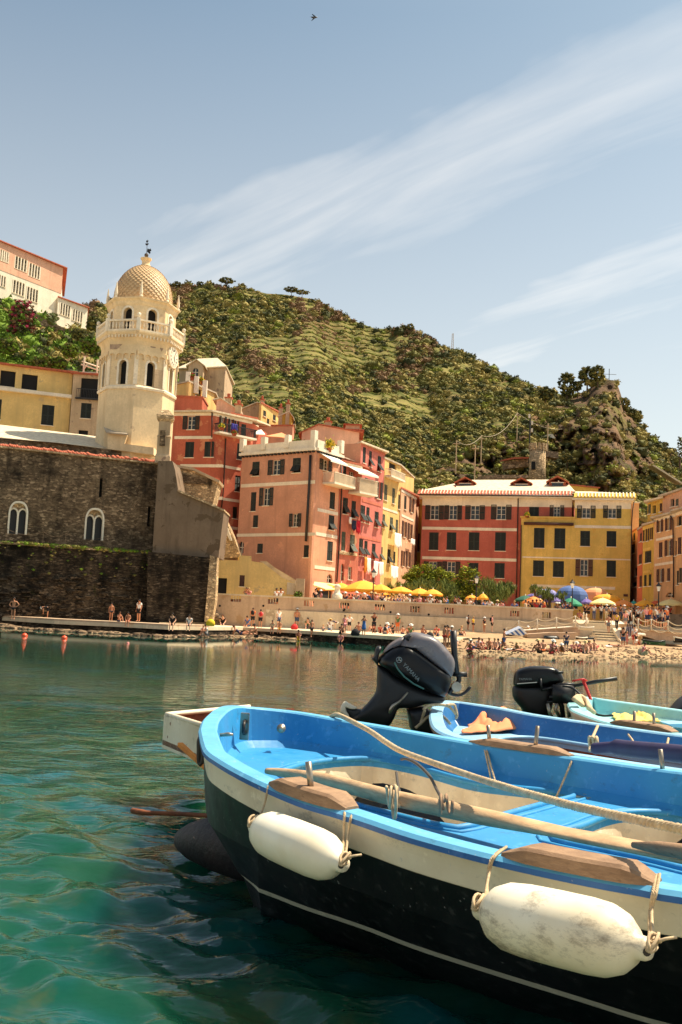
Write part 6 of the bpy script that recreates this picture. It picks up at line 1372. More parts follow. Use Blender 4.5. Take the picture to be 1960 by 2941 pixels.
# ================================================================ promenade trees
def leafy(name,label,blobs,D,n,lsize,mats,w,trunk,grp,cat='tree',needle=False,seed=1):
 """crown of leaf cards in overlapping blobs (px, py, rx, ry in photo pixels)"""
 r=np.random.default_rng(seed);V=[];mi=[];q0=P(trunk[0],trunk[1],D);rt=root(name,(q0.x,q0.y,ZP-.1),label,cat,grp)
 ar=np.array([b[2]*b[3]for b in blobs],float);ar/=ar.sum();cs=[]
 for b,fr in zip(blobs,ar):
  c=np.array(P(b[0],b[1],D));rx,rz=b[2]*D/FPX,b[3]*D/FPX;k=int(n*fr);cl=max(8,k//26)
  d=r.normal(size=(cl,3));d/=np.linalg.norm(d,axis=1)[:,None];d*=r.uniform(.45,1,(cl,1))**.5
  cc=c+d*np.array([rx,max(rx*.7,.8),rz]);which=r.integers(0,cl,k);p=cc[which]+r.normal(size=(k,3))*min(rx,rz)*.17;cs.append((p,which))
 p=np.concatenate([c[0]for c in cs]);k=len(p)
 a=r.normal(size=(k,3));a[:,2]*=.4;
 if needle:a=np.array([0,0,1.0])+r.normal(size=(k,3))*.35
 a/=np.linalg.norm(a,axis=1)[:,None];nrm=r.normal(size=(k,3));nrm[:,2]+=.9;bb=np.cross(a,nrm);bb/=np.linalg.norm(bb,axis=1)[:,None]
 L=lsize*r.uniform(.7,1.3,(k,1));Wd=L*(.38 if not needle else.09)
 V=np.stack([p-a*L,p+bb*Wd,p+a*L,p-bb*Wd],1).reshape(-1,3);Fq=np.arange(k*4).reshape(-1,4)
 npmesh('crown',V,Fq,mats,rt,False,r.choice(len(mats),k,p=w))
 mb=MB();tr=Vector((q0.x,q0.y,ZP-.1))
 mb.tube([tr,tr.lerp(Vector(P(blobs[0][0],blobs[0][1],D)),.6)+Vector((.1,0,0)),Vector(P(blobs[0][0],blobs[0][1],D))],[.16,.12,.06],7)
 for b in blobs[1:]:mb.tube([tr.lerp(Vector(P(blobs[0][0],blobs[0][1],D)),.45),Vector(P(b[0],b[1],D))],[.08,.03],5)
 mb.build('trunk',M['bark'],rt);return rt
LFa=leafmat('citrus_leaf',G(186,184,58),G(120,130,36),2);LFb=leafmat('citrus_leaf_dark',G(104,112,40),G(66,76,30),2);TMa=leafmat('tamarisk',G(156,164,88),G(110,124,62),2);TMb=leafmat('tamarisk_dark',G(80,92,48),G(56,68,34),2)
G_='trees on the harbour square'
leafy('shade_tree','broad glossy yellow green tree in front of the left part of the long red house',[(1215,1650,45,28),(1180,1665,28,18),(1255,1660,36,24),(1290,1672,26,26)],86,5200,.13,[LFa,LFb],[.6,.4],(1230,1740),G_,seed=1)
leafy('shade_tree','rounder dark leaved tree right of the broad glossy one',[(1345,1668,32,42),(1330,1700,30,30),(1365,1690,20,30)],85,4200,.13,[LFa,LFb],[.45,.55],(1345,1745),G_,seed=2)
leafy('tamarisk','feathery tamarisk spreading above the right yellow parasols',[(1150,1692,45,16),(1210,1690,50,22),(1265,1695,45,28),(1290,1712,32,24)],84,6500,.22,[TMa,TMb],[.6,.4],(1270,1745),G_,needle=True,seed=3)
leafy('tamarisk','feathery tamarisk in front of the red wall left of the yellow house',[(1400,1695,32,30),(1425,1705,34,26),(1455,1690,26,18)],84,4600,.22,[TMa,TMb],[.6,.4],(1410,1745),G_,needle=True,seed=4)
leafy('tamarisk','small tamarisk before the orange and lilac parasols',[(1575,1705,20,14),(1558,1698,14,10),(1585,1718,14,10)],80,1500,.18,[TMa,TMb],[.5,.5],(1578,1740),G_,needle=True,seed=5)
leafy('tamarisk','wispy tamarisk sprig above the dark green parasol',[(1535,1693,12,12),(1545,1700,12,8)],82,800,.16,[TMa,TMb],[.5,.5],(1540,1730),G_,needle=True,seed=6)
leafy('tamarisk','thin tamarisk sprig against the big blue parasol',[(1618,1705,14,9),(1610,1712,10,8)],79.5,600,.16,[TMa,TMb],[.5,.5],(1616,1740),G_,needle=True,seed=7)
leafy('potted_shrub','yellow flowering shrub on the salmon house roof terrace',[(945,1275,16,14)],88,900,.1,[FG,paint('yellow_blossom',G(222,190,40),.8)],[.5,.5],(945,1292),'plants on balconies and terraces','plant',seed=8)if False else None
def potplant(px,py,D,rpx,lb,mats,seed=1):
 r=np.random.default_rng(seed);c=P(px,py,D);R=rpx*D/FPX;rt=root('potted_plant',c-Vector((0,0,R*1.6)),lb,'plant','plants on balconies and terraces')
 k=420;p=np.array(c)+r.normal(size=(k,3))*R*.45;a=r.normal(size=(k,3));a/=np.linalg.norm(a,axis=1)[:,None];bb=np.cross(a,r.normal(size=(k,3)));bb/=np.linalg.norm(bb,axis=1)[:,None]
 L=.12;V=np.stack([p-a*L,p+bb*L*.5,p+a*L,p-bb*L*.5],1).reshape(-1,3);npmesh('foliage',V,np.arange(k*4).reshape(-1,4),mats,rt,False,r.integers(0,len(mats),k))
 MB().lathe(c-Vector((0,0,R*1.6)),[(.18,0),(.24,R*.9),(.26,R),(.2,R)],10).build('pot',M['terra'],rt,True)
YB=paint('yellow_blossom',G(222,190,40),.8);RB_=paint('red_blossom',G(200,50,50),.8)
potplant(947,1275,87.3,15,'yellow flowering shrub at the corner of the white roof terrace',[FG,YB,YB],1)
potplant(855,1272,90,14,'green shrub on the white roof terrace beside the corner post',[FG,MG],2);potplant(822,1280,90.5,10,'small plant at the left of the white roof terrace',[FG,MG],3)
potplant(*c3(325,463),89.2,7,'geraniums at the left end of the red corner house balcony',[FG,YB],4);potplant(*c3(400,500),89.6,6,'flowers in the middle of the red corner house balcony',[FG,RB_],5);potplant(*cR(370,585),103,7,'plant by the open door of the ochre terrace house',[FG,RB_],6);potplant(*cR(300,330),105.2,8,'red flowers between the white roof balcony posts',[RB_,FG],7);potplant(*cR(410,380),105.4,8,'orange flowers at the right of the white roof balcony posts',[RB_,YB,FG],8)
potplant(*crop(560,1640,3.92)(1165,270),78.5,9,'agave like plant by the notice board above the harbour wall',[MG,FG],9);potplant(*c4(695,270),105,6,'small plant on the yellow house terrace',[FG,YB],10)
# terracotta parasol-tent on the roofs
q=[P(*cR(1165,1040),97),P(*cR(1360,1000),98),P(*cR(1480,1060),97),P(*cR(1370,1055),96)]
mb=MB();mb.prism(q,(0,0,-.08));tag(mb.build('roof_tent',UC_['peach'],None),'peach coloured sun sail over a rooftop terrace','sun sail')
q=[P(*cR(1000,950),96),P(*cR(1120,965),97),P(*cR(1165,1020),95.5),P(*cR(1040,1015),95)]
mb=MB();mb.prism(q,(0,0,-.08));tag(mb.build('roof_awning',M['awning'],None),'bright white awning at the right end of the red corner house balcony','awning')
# buoys, bird
for i,(x,y,rr_,lb)in enumerate(((71,1820,9,'left orange mooring buoy'),(185,1827,9,'right orange mooring buoy'),(368,1841,4.5,'small pinkish float farthest from the left edge'))):
 p=PZ(x,y+7,0);R=rr_*p.y/FPX;bo=root('buoy',p,lb+' floating before the quay','buoy','floating buoys');mb=MB();mb.lathe(p+Vector((0,0,-R*.5)),[(R*.4,-R*.2),(R*.85,0),(R,R*.45),(R*.92,R*.9),(R*.65,R*1.25),(R*.25,R*1.42),(R*.12,R*1.6),(R*.04,R*1.62)],14)
 mb.build('float',paint('orange_buoy',G(232,84,40),.45)if i<2 else cl['pinkc'],bo,True);MB().tube([p+Vector((0,0,R*1.0)),p+Vector((R*.25,0,R*1.15)),p+Vector((0,0,R*1.25))],.02,5).build('ring',M['iron'],bo)
bp=P(902,50,60);br=root('bird',bp,'dark bird gliding alone high in the sky','bird');mb=MB()
mb.tube([bp+Vector((-.22,0,.03)),bp+Vector((-.1,0,.0)),bp+Vector((.06,0,0)),bp+Vector((.17,0,.02)),bp+Vector((.24,0,.0))],[.01,.05,.06,.045,.01],8)
for s in(-1,1):mb.add([bp+Vector((.08,0,.02)),bp+Vector((-.06,0,.02)),bp+Vector((-.02,s*.1,.12*s+.02)),bp+Vector((-.16,s*.15,.33*s-.02)),bp+Vector((-.1,s*.15,.33*s)),bp+Vector((.1,s*.1,.14*s+.02))],[(0,1,2),(0,2,5),(5,2,3,4)])
mb.build('body',M['iron'],br)
# ================================================================ boats
cA=crop(440,1900,2.063);cB=crop(1160,2060,1.96);cC=crop(940,1780,3.136);cD=crop(1400,1860,2.8)
def gel(name,c,rough=.32,dirt=None,var=.5):
 m,t,b=newmat(name);o1,n1,_=noise_mix(t,c,dirt or tuple(x*.8 for x in c),2.2,.45,.85,7)
 o2,n2,_=noise_mix(t,o1,tuple(min(1,x*1.1+.035)for x in c),16,.58,.72,3)
 o3,n3,_=noise_mix(t,o2,tuple(x*.42+.02 for x in c),5.5,.56,.70,9,sc=(1,1,1.6),rough=.8);o2,n4,_=noise_mix(t,o3,tuple(min(1,x*.5+.22)for x in c),34,.68,.72,4)
 t.links.new(o2,b.inputs['Base Color']);b.inputs['Roughness'].default_value=rough
 rr=N(t,'ShaderNodeMapRange',i_1=.3,i_2=.7,i_3=rough*.7,i_4=min(1,rough*1.9));t.links.new(n1.outputs[0],rr.inputs[0]);t.links.new(rr.outputs[0],b.inputs['Roughness']);bump(t,b,n1.outputs[0],.12,.01);return m
M['bblue']=gel('boat_blue',G(40,134,188),.45,G(30,112,168));M['bcap']=gel('gunwale_blue',G(92,166,206),.5,G(66,138,184));M['bedge']=gel('edge_blue',G(24,92,158),.4)
M['bdeep']=gel('inner_blue',G(30,116,182),.38,G(24,98,160));M['bcream']=gel('cream_hull',G(226,214,188),.4,G(196,178,146));M['bblack']=gel('black_hull',G(14,14,17),.35,G(10,18,24));M['bstripe']=gel('boot_stripe',G(196,190,168),.5)
M['bfloor']=gel('cream_floor',G(228,212,182),.6,G(176,152,120));M['bcyan']=gel('cyan_paint',G(150,204,208),.5,G(120,178,186));M['bgreenhull']=gel('sage_hull',G(148,176,150),.5,G(120,140,112))
M['bdk2']=gel('second_boat_blue',G(44,112,168),.4,G(40,100,160));M['bl2']=gel('second_boat_pale',G(136,184,212),.45,G(116,158,198))
def wood(name,c1,c2,sc=(1,1,1),s=6):
 m,t,b=newmat(name);o1,n1,mp=noise_mix(t,c1,c2,s,.3,.72,8,sc=sc,rough=.7);o2,n2,_=noise_mix(t,o1,tuple(x*.35 for x in c1),s*1.6,.62,.74,6,sc=sc)
 t.links.new(o2,b.inputs['Base Color']);b.inputs['Roughness'].default_value=.8;bump(t,b,n1.outputs[0],.5,.012);return m
M['wbrown']=wood('weathered_brown_wood',G(166,132,100),G(112,84,62),(1.5,1.5,6));M['woar']=wood('grey_oar_wood',G(206,172,130),G(146,110,78),(1,1,5));M['wrust']=wood('rusty_wood',G(150,84,44),G(84,44,26),(2,2,2));M['worange']=wood('orange_wood',G(232,148,60),G(196,112,48))
M['metal']=paint('galvanised_metal',G(176,164,146),.35,.2,9,metal=.8,dirt=G(110,92,74));M['fend']=None
m,t,b=newmat('white_fender_vinyl');o1,n1,_=noise_mix(t,G(242,232,208),G(222,202,164),3,.4,.8,5);o2,n2,_=noise_mix(t,o1,G(120,102,84),4.2,.50,.68,10,sc=(1.1,1.1,2.6),rough=.82)
t.links.new(o2,b.inputs['Base Color']);b.inputs['Roughness'].default_value=.42;bump(t,b,n1.outputs[0],.08,.01);M['fend']=m
m,t,b=newmat('clean_fender_vinyl');o1,n1,_=noise_mix(t,G(244,236,214),G(226,208,174),3,.4,.8,5);t.links.new(o1,b.inputs['Base Color']);b.inputs['Roughness'].default_value=.4;M['fend2']=m
def W3(l):return[PZ(x,y,z)for x,y,z in l]
def resample(pts,n):
 pts=[Vector(p)for p in pts]
 dense=[]
 for i in range(len(pts)-1):
  p0=pts[max(i-1,0)];p1=pts[i];p2=pts[i+1];p3=pts[min(i+2,len(pts)-1)]
  for j in range(10):
   u=j/10;dense.append(.5*((2*p1)+(-p0+p2)*u+(2*p0-5*p1+4*p2-p3)*u*u+(-p0+3*p1-3*p2+p3)*u**3))
 dense.append(pts[-1]);L=[0]
 for a,b_ in zip(dense[:-1],dense[1:]):L.append(L[-1]+(b_-a).length)
 out=[]
 for k in range(n):
  s=L[-1]*(k/(n-1))**1.35;i=max(0,min(len(L)-2,int(np.searchsorted(L,s))-1));f_=(s-L[i])/max(1e-9,L[i+1]-L[i]);out.append(dense[i].lerp(dense[i+1],f_))
 return out
def boat(label,near,far,end,holes,zb,zfl,mats,n=70,strake=.13,stripe=None,capw=.09,keel=-.35):
 """near / far: rail points from the shared stern tip; end: shared world point at the other end"""
 nr=resample(W3(near)+end[0],n);fr=resample(W3(far)+end[1],n);nr[0]=fr[0]=(nr[0]+fr[0])/2
 rt=root('rowing_boat',(nr[0]+fr[-1])/2*Vector((1,1,0))if False else Vector(((nr[n//2].x+fr[n//2].x)/2,(nr[n//2].y+fr[n//2].y)/2,0)),label,'boat',None)
 cen=[(a+b_)/2 for a,b_ in zip(nr,fr)];bc=cen[n//2]
 prof=[(0,None,0),(.0,-strake,0),(.03,-strake-.02,0)]
 def sect(i,side):
  r=(nr if side<0 else fr)[i];c=cen[i];out=[]
  def pt(k,z):
   p=r.lerp(c,k);q=Vector((p.x,p.y,z));din=(Vector((bc.x,bc.y,z))-q);din.z=0
   if din.length>.01:q+=din.normalized()*(min(.8,.12*max(0,r.z-z)+3.4*max(0,.345-z))*(1-min(1,i/(n*.34)))**.8 if stripe else.25*max(0,r.z-z)*(1-min(1,i/22.)))
   return q
  zz=[(0,r.z),(.012,r.z-strake*.5),(.02,r.z-strake),(.022,r.z-strake-.004)]
  st=stripe or.1
  fl=1 if stripe else.5
  zz+=[(.10*fl,(r.z-strake+st+.02)/2),(.24*fl,st+.016),(.26*fl,st-.012),(.48*fl,.0),(.66,keel*.6),(.84,keel*.9),(1,keel)]
  return[pt(k,z)for k,z in zz]
 mb=MB();bands=[0,0,0,1,1,2 if stripe else 1,1,1,1,1]
 S={s:[sect(i,s)for i in range(n)]for s in(-1,1)}
 for s in(-1,1):
  for i in range(n-1):
   for j in range(10):
    mb.mi=bands[j];a,b_,c,d=S[s][i][j],S[s][i+1][j],S[s][i+1][j+1],S[s][i][j+1]
    mb.add([a,b_,c,d]if s<0 else[d,c,b_,a],[(0,1,2,3)])
 hull=mb.build('hull',[mats['strake'],mats['hull'],M['bstripe']],rt,True,recalc=False)
 ring=nr[1:]+fr[::-1][1:-1]+[nr[0]]
 ring=[nr[0]]+nr[1:-1]+[nr[-1]]+fr[::-1][1:-1];m_=len(ring)
 ar_=sum(ring[i-1].x*ring[i].y-ring[i].x*ring[i-1].y for i in range(m_));ws=1 if ar_>0 else-1
 def inset(w,dz):
  o=[]
  for i,p in enumerate(ring):
   t_=ring[(i+3)%m_]-ring[i-3];t_.z=0;nn=Vector((-t_.y,t_.x,0)).normalized()*ws
   o.append(Vector((p.x+nn.x*w,p.y+nn.y*w,p.z+dz)))
  return o
 o0=inset(-.025,-.016);o1=inset(-.025,.005);o2=inset(-.01,.02);i2=inset(capw-.012,.02);i1=inset(capw,.008)
 mb=MB();mb.mi=1
 for A_,B_,mi_ in((o0,o1,1),(o1,o2,0),(o2,i2,0),(i2,i1,0)):
  mb.mi=mi_
  for i in range(m_):mb.add([A_[i],A_[(i+1)%m_],B_[(i+1)%m_],B_[i]],[(0,1,2,3)])
 mb.build('gunwale',[mats['cap'],mats['edge']],rt,True,recalc=False)
 w0=i1;w1=[Vector((p.x,p.y,0))+Vector((0,0,zb+.05))for p in inset(capw+.035,0)];w2=[Vector((p.x,p.y,zb))for p in inset(capw+.085,0)]
 mb=MB()
 for A_,B_ in((w0,w1),(w1,w2)):
  for i in range(m_):mb.add([A_[i],A_[(i+1)%m_],B_[(i+1)%m_],B_[i]],[(0,1,2,3)])
 mb.build('inner_side',mats['inner'],rt,True,recalc=False)
 hl=[resample([PZ(x,y,zb)if len(q_)==2 else Vector(q_)for q_ in h for(x,y)in[q_[:2]]]+[PZ(h[0][0],h[0][1],zb)],60)[:-1]for h in holes]
 hl=[[Vector((p.x,p.y,zb))for p in h]for h in hl]
 vv,ff=cdt([[(p.x,p.y)for p in w2]]+[[(p.x,p.y)for p in h]for h in hl]);mb=MB();mb.add([Vector((v.x,v.y,zb))for v in vv],ff);mb.build('bench',mats['bench'],rt)
 for h in hl:
  k=len(h);mb=MB();c=sum(h,Vector())/k
  low=[Vector((p.x+(c.x-p.x)*.05,p.y+(c.y-p.y)*.05,zfl))for p in h]
  mid=[Vector((p.x,p.y,zb-.05))for p in h]
  mb.mi=0
  for i in range(k):mb.add([h[i],h[(i+1)%k],mid[(i+1)%k],mid[i]],[(0,1,2,3)])
  mb.mi=1
  for i in range(k):mb.add([mid[i],mid[(i+1)%k],low[(i+1)%k],low[i]],[(0,1,2,3)])
  t3=geometry.tessellate_polygon([low]);mb.add(low,[tuple(t_)for t_ in t3]);mb.build('cockpit',[mats['bench'],mats['floor']],rt)
  for off,rr_,dz in((.0,.02,.004),(.075,.012,.0)):
   path=[Vector((p.x+(p.x-c.x)*off/((p-c).length+.01),p.y+(p.y-c.y)*off/((p-c).length+.01),zb+dz))for p in h];mb=MB();mb.tube(path+[path[0]],rr_,8,False);mb.build('bench_bead',mats['bench'],rt,True)
 return rt,nr,fr,bc
def along(rail,xa,xb,n=12):
 """rail points whose picture x lies between xa and xb"""
 xs_=[pix(p)[0]for p in rail];o=[]
 for k in range(n+1):
  x=xa+(xb-xa)*k/n
  for i in range(3,len(rail)-1):
   if(xs_[i]-x)*(xs_[i+1]-x)<=0 and xs_[i]!=xs_[i+1]:f_=(x-xs_[i])/(xs_[i+1]-xs_[i]);o.append(rail[i].lerp(rail[i+1],f_));break
 return o
def pad(rt,rail,bc,xa,xb,w=.13,h=.05,label=None):
 pts=along(rail,xa,xb,16);mb=MB();n=len(pts);V=[]
 for i,p in enumerate(pts):
  t_=(pts[min(i+1,n-1)]-pts[max(i-1,0)]);t_.z=0;t_.normalize();nn=Vector((-t_.y,t_.x,0))
  if nn.dot(Vector((bc.x-p.x,bc.y-p.y,0)))<0:nn=-nn
  e=min(i,n-1-i)/(n*.16);e=min(1,e);hh=h*(.25+.75*e);a=p+nn*(-.035+.03*(1-e));b_=p+nn*(w-.035-.03*(1-e))
  for q_,z_ in((a,.018),(a+nn*.006,.018+hh*.8),(a+nn*.02,.018+hh),(b_-nn*.02,.018+hh),(b_-nn*.004,.018+hh*.8),(b_,.018)):V.append(Vector((q_.x,q_.y,p.z+z_)))
 fs=[(i*6+j,i*6+(j+1)%6,(i+1)*6+(j+1)%6,(i+1)*6+j)for i in range(n-1)for j in range(6)]+[(0,1,2,3,4,5),tuple((n-1)*6+j for j in(5,4,3,2,1,0))]
 mb.add(V,fs);o=mb.build('oarlock_pad',M['wbrown'],rt);return o
def pin(rt,px,py,ptx,pty,D,r=.014):
 a=P(px,py,D);b_=P(ptx,pty,D);mb=MB();mb.tube([a-Vector((0,0,.03)),b_],r,10);mb.lathe(a-Vector((0,0,.01)),[(r*2.2,0),(r*1.8,.012)],10)
 return mb.build('oarlock_pin',M['metal'],rt,True)
near1=[(582,2104,.86),(590,2140,.86),(602,2167,.858),(634,2191,.85),(692,2225,.83),(770,2263,.81),(876,2307,.79),(983,2339,.78),(1070,2368,.77),(1200,2411,.76),(1415,2468,.75),(1670,2524,.75),(1874,2561,.76),(1960,2577,.76)]
far1=[(582,2104,.86),(590,2078,.865),(605,2060,.87),(628,2042,.87),(658,2034,.865),(711,2036,.85),(852,2050,.82),(973,2070,.80),(1118,2094,.785),(1200,2109,.78),(1405,2145,.77),(1670,2183,.77),(1960,2223,.78)]
h1=[(808,2217),(876,2196),(973,2183),(1070,2182),(1200,2206),(1354,2248),(1500,2267),(1655,2284),(1560,2312),(1456,2341),(1330,2380),(1250,2372),(1120,2340),(1010,2310),(880,2255)]
h2=[(1600,2392),(1670,2374),(1747,2345),(1823,2334),(1960,2340),(2300,2375),(2420,2450),(2300,2560),(2050,2520),(1850,2470),(1700,2440),(1590,2415)]
b1,nr1,fr1,bc1=boat('large blue and cream rowing boat with black bottom and two white fenders',near1,far1,[[Vector((1.75,2.85,.79)),Vector((2.6,2.55,.83)),Vector((3.35,2.6,.88)),Vector((3.9,2.95,.92))],[Vector((2.9,5.0,.82)),Vector((3.6,4.1,.87)),Vector((3.9,3.4,.9)),Vector((3.9,2.95,.92))]],[h1,h2],.57,.27,dict(strake=M['bcream'],hull=M['bblack'],cap=M['bcap'],edge=M['bedge'],inner=M['bblue'],bench=M['bblue'],floor=M['bfloor']),stripe=.225,n=120)
pad(b1,nr1,bc1,772,992,.15,.055);pad(b1,nr1,bc1,1440,1876,.15,.055);pad(b1,fr1,bc1,1362,1650,.13,.045)
pd=lambda rail,x:along(rail,x,x+1,1)[0].y
pin(b1,897,2268,886,2188,pd(nr1,897)+.05);pin(b1,1408,2126,1402,2083,pd(fr1,1408)-.05);pin(b1,1537,2146,1545,2085,pd(fr1,1537)-.05);pin(b1,1906,2214,1897,2152,pd(fr1,1906)-.03)
q=P(1627,2450,pd(nr1,1627)+.06);mb=MB();mb.lathe(q+Vector((0,0,-.004)),[(.045,0),(.045,.012),(.018,.013),(.016,.004)],20,sx=1.2,sy=.75);mb.build('oarlock_plate',M['metal'],b1)
# stern fittings on the inner side
mb=MB();q=P(703,2086,7.45);mb.box(q,Vector((.035,-.01,0)),Vector((.0,.012,0)),Vector((0,0,.10)));mb.build('eye_plate',M['metal'],b1,bevel=.006)
mb=MB();mb.tube([q+Vector((0,-.02,-.05)),q+Vector((0,-.075,-.03)),q+Vector((0,-.08,.02)),q+Vector((0,-.02,.04))],.014,8);mb.build('eye_bolt',M['iron'],b1,True)
q=P(809,2094,7.55);mb=MB();mb.tube([q+Vector((0,.08,0)),q,q+Vector((0,-.05,.01))],[.012,.02,.035],10);mb.build('cleat_knob',M['metal'],b1,True)
q=P(648,2113,6.6);mb=MB();mb.tube([q+Vector((-.06,0,.0)),q+Vector((.02,0,.01)),q+Vector((.05,-.01,.01))],[.01,.014,.008],8);mb.build('small_pin',M['metal'],b1,True)
q=PZ(cB(1065,448)[0],cB(1065,448)[1],.575);mb=MB();mb.box(q,Vector((.09,-.02,0)),Vector((.03,.06,0)),Vector((0,0,.006)));mb.lathe(q+Vector((0,0,.006)),[(.05,0),(.05,.012),(.035,.012),(.03,0)],16,sx=1.3,sy=.7);mb.build('deck_plate',M['metal'],b1)
# forefoot / skeg
m,t,b=newmat('fouled_black_paint');o1,n1,_=noise_mix(t,G(30,24,26),G(48,34,32),5,.4,.7,6);o2,n2,_=noise_mix(t,o1,G(150,118,100),20,.66,.74,5);t.links.new(o2,b.inputs['Base Color']);b.inputs['Roughness'].default_value=.6;bump(t,b,n2.outputs[0],.5,.02);M['foul']=m
mb=MB();mb.tube([P(516,2412,6.55),P(530,2412,6.5),P(565,2415,6.4),P(625,2420,6.25),P(700,2432,6.1),P(780,2450,6.0),P(850,2470,5.8)],[.03,.08,.13,.175,.2,.2,.16],16,flat=.95);mb.build('skeg',M['foul'],b1,True)
# ropes ----------------------------------------------------------
def twisted(name,pts,r,mat,label=None,cat=None,parent=None,pitch=.07,grp=None):
 pts=resample(pts,max(20,int(sum((Vector(a)-Vector(b_)).length for a,b_ in zip(pts[:-1],pts[1:]))/(pitch/7))))
 mb=MB();L=0;fr_=[];prev=None
 for i,p in enumerate(pts):
  t_=(pts[min(i+1,len(pts)-1)]-pts[max(i-1,0)]).normalized();a=t_.cross(Vector((0,0,1)));a=a.normalized()if a.length>.05 else t_.orthogonal();b_=a.cross(t_)
  if i:L+=(p-pts[i-1]).length
  fr_.append((p,a,b_,L))
 for s in range(3):mb.tube([p+a*(r*.52*math.cos(6.283*(l/pitch+s/3)))+b_*(r*.52*math.sin(6.283*(l/pitch+s/3)))for p,a,b_,l in fr_],r*.56,6)
 o=mb.build(name,mat,parent,True);tag(o,label,cat,grp);return o
rp_=[P(935,2085,7.9),P(948,2062,7.85),P(965,2053,7.75),P(988,2060,7.6)]+[P(x,y,1/(.1316+.1809*(x-988)/972))for x,y in((1060,2098),(1110,2132),(1160,2160),(1290,2207),(1415,2249),(1540,2286),(1670,2320),(1960,2382),(2200,2428))]
twisted('mooring_rope',rp_,.0175,M['rope'],'thick twisted pale rope stretched diagonally across the nearest blue boat','rope')
# oar
ol=[(765,2214),(830,2222),(960,2248),(1100,2285),(1200,2307),(1330,2334),(1450,2358),(1560,2380),(1700,2408),(1850,2437),(1990,2466),(2150,2500)]
op=[PZ(x,y,.64+.09*(x-765)/1300)for x,y in ol]
mb=MB();mb.tube(resample(op,60),[.018+.026*min(1,i/14)if i<34 else.044+.04*min(1,(i-34)/14)for i in range(60)],14,flat=[.95 if i<34 else.95-.68*min(1,(i-34)/12)for i in range(60)]);o=mb.build('oar',M['woar'],None,True)
ot=root('oar',op[3],'long weathered wooden oar lying along the nearest blue boat','oar');o.name='shaft';
for v in o.data.vertices:v.co-=op[3]
o.parent=ot
def loop(par,px,py,D,r,n=2,mat=None,nm='lashing',rr_=.008):
 mb=MB();c=P(px,py,D)
 for k in range(n):
  a0=random.uniform(0,6);ax=Vector((.25+.1*k,.2,0)).normalized();mb.tube([c+Vector((ax.x*.03*k,0,0))+Vector((0,math.cos(a),0))*r*.8+Vector((0,0,math.sin(a)))*r+ax*.02*math.sin(a*.5)for a in[a0+j*6.283/16 for j in range(17)]],rr_,6)
 return mb.build(nm,mat or M['rope'],par,True)
loop(ot,1115,2290,op[3].y-.2,.055,3);loop(ot,1128,2305,op[3].y-.22,.085,1);loop(ot,1272,2310,4.75,.045,2,M['wbrown'])
q=[P(*cB(1290,718),4.05),P(*cB(1430,735),3.95),P(*cB(1600,760),3.85),P(*cB(1800,790),3.7)]
mb=MB();mb.tube(q,[.012,.026,.03,.03],10);tag(mb.build('boat_hook',M['wbrown'],None,True),'short rough brown pole end lying beyond the oar blade at the right edge','pole')
mb=MB();q=[PZ(*cB(x,y),.3)for x,y in((1480,905),(1535,850))];mb.tube(q,[.015,.012],6);mb.build('drain_plug',M['iron'],b1)
# fenders
def fender(A_,B_,r,mat,label,ties):
 A_,B_=Vector(A_),Vector(B_);L=(B_-A_).length;ax=(B_-A_).normalized();c=(A_+B_)/2;rt=root('fender',c,label,'fender','white fenders on the nearest boat')
 pr=[(.0,.0),(.028,.0),(.034,.012),(.036,.035),(.5*r,.05),(.78*r,.085),(.95*r,.135),(r,.2),(r*1.01,L*.5),(r,L-.2),(.95*r,L-.135),(.78*r,L-.085),(.5*r,L-.05),(.036,L-.035),(.034,L-.012),(.028,L),(0,L)]
 mb=MB();mb.lathe(A_,pr[1:-1],28,axis=ax);mb.build('body',mat,rt,True)
 for E_,s in((A_,1),(B_,-1)):
  mb=MB();mb.lathe(E_+ax*s*.022-Vector((0,.036,0)),[(.012,0),(.012,.01)],10,axis=Vector((0,1,0)));mb.build('eyelet',M['iron'],rt)
 for pts in ties:twisted('tie_rope',pts,.0055,M['rope'],None,None,rt,.03)
 for E_ in(A_,B_):
  mb=MB()
  for k in range(3):mb.tube([E_+Vector((.02*math.cos(a+k),-.03+.018*math.sin(a*1.3+k),.03+.022*math.sin(a+k*1.9)))for a in[j*.5 for j in range(12)]],.0055,5)
  mb.tube([E_+Vector((.0,-.03,.03)),E_+Vector((.03,-.04,.045)),E_+Vector((.065,-.035,.05))],.005,5);mb.build('knot',M['rope'],rt,True)
 return rt
A_,B_=P(728,2374,4.5),P(990,2484,3.98)
yr=lambda x,y,dD=0:P(x,y,pd(nr1,x)+dD)
fender(A_,B_,.1,M['fend2'],'clean white fender hanging at the rounded end of the nearest boat',[[yr(770,2256,.03),yr(770,2264,-.04),yr(760,2310,-.06),A_+Vector((0.02,-.03,.03))],[yr(993,2326,.1),yr(990,2340,-.04),yr(988,2400,-.06),B_+Vector((-.01,-.03,.02))],[yr(1018,2330,.1),yr(1008,2349,-.04),yr(1000,2400,-.06),B_+Vector((0,-.03,.02))]])
A_,B_=P(1370,2610,3.42),P(1868,2728,2.97)
fender(A_,B_,.112,M['fend'],'scuffed grey stained white fender hanging from the middle of the nearest boat',[[yr(1455,2432,.1),yr(1420,2462,-.04),yr(1405,2510,-.06),A_+Vector((.02,-.03,.04))],[yr(1440,2440,.1),yr(1412,2468,-.04),yr(1400,2520,-.07),A_+Vector((.03,-.03,.04))],[yr(1895,2510,.08),yr(1885,2564,-.04),yr(1872,2620,-.06),B_+Vector((0,-.03,.03))],[yr(1886,2512,.08),yr(1876,2562,-.04),yr(1866,2630,-.06),B_+Vector((-.01,-.03,.03))]])
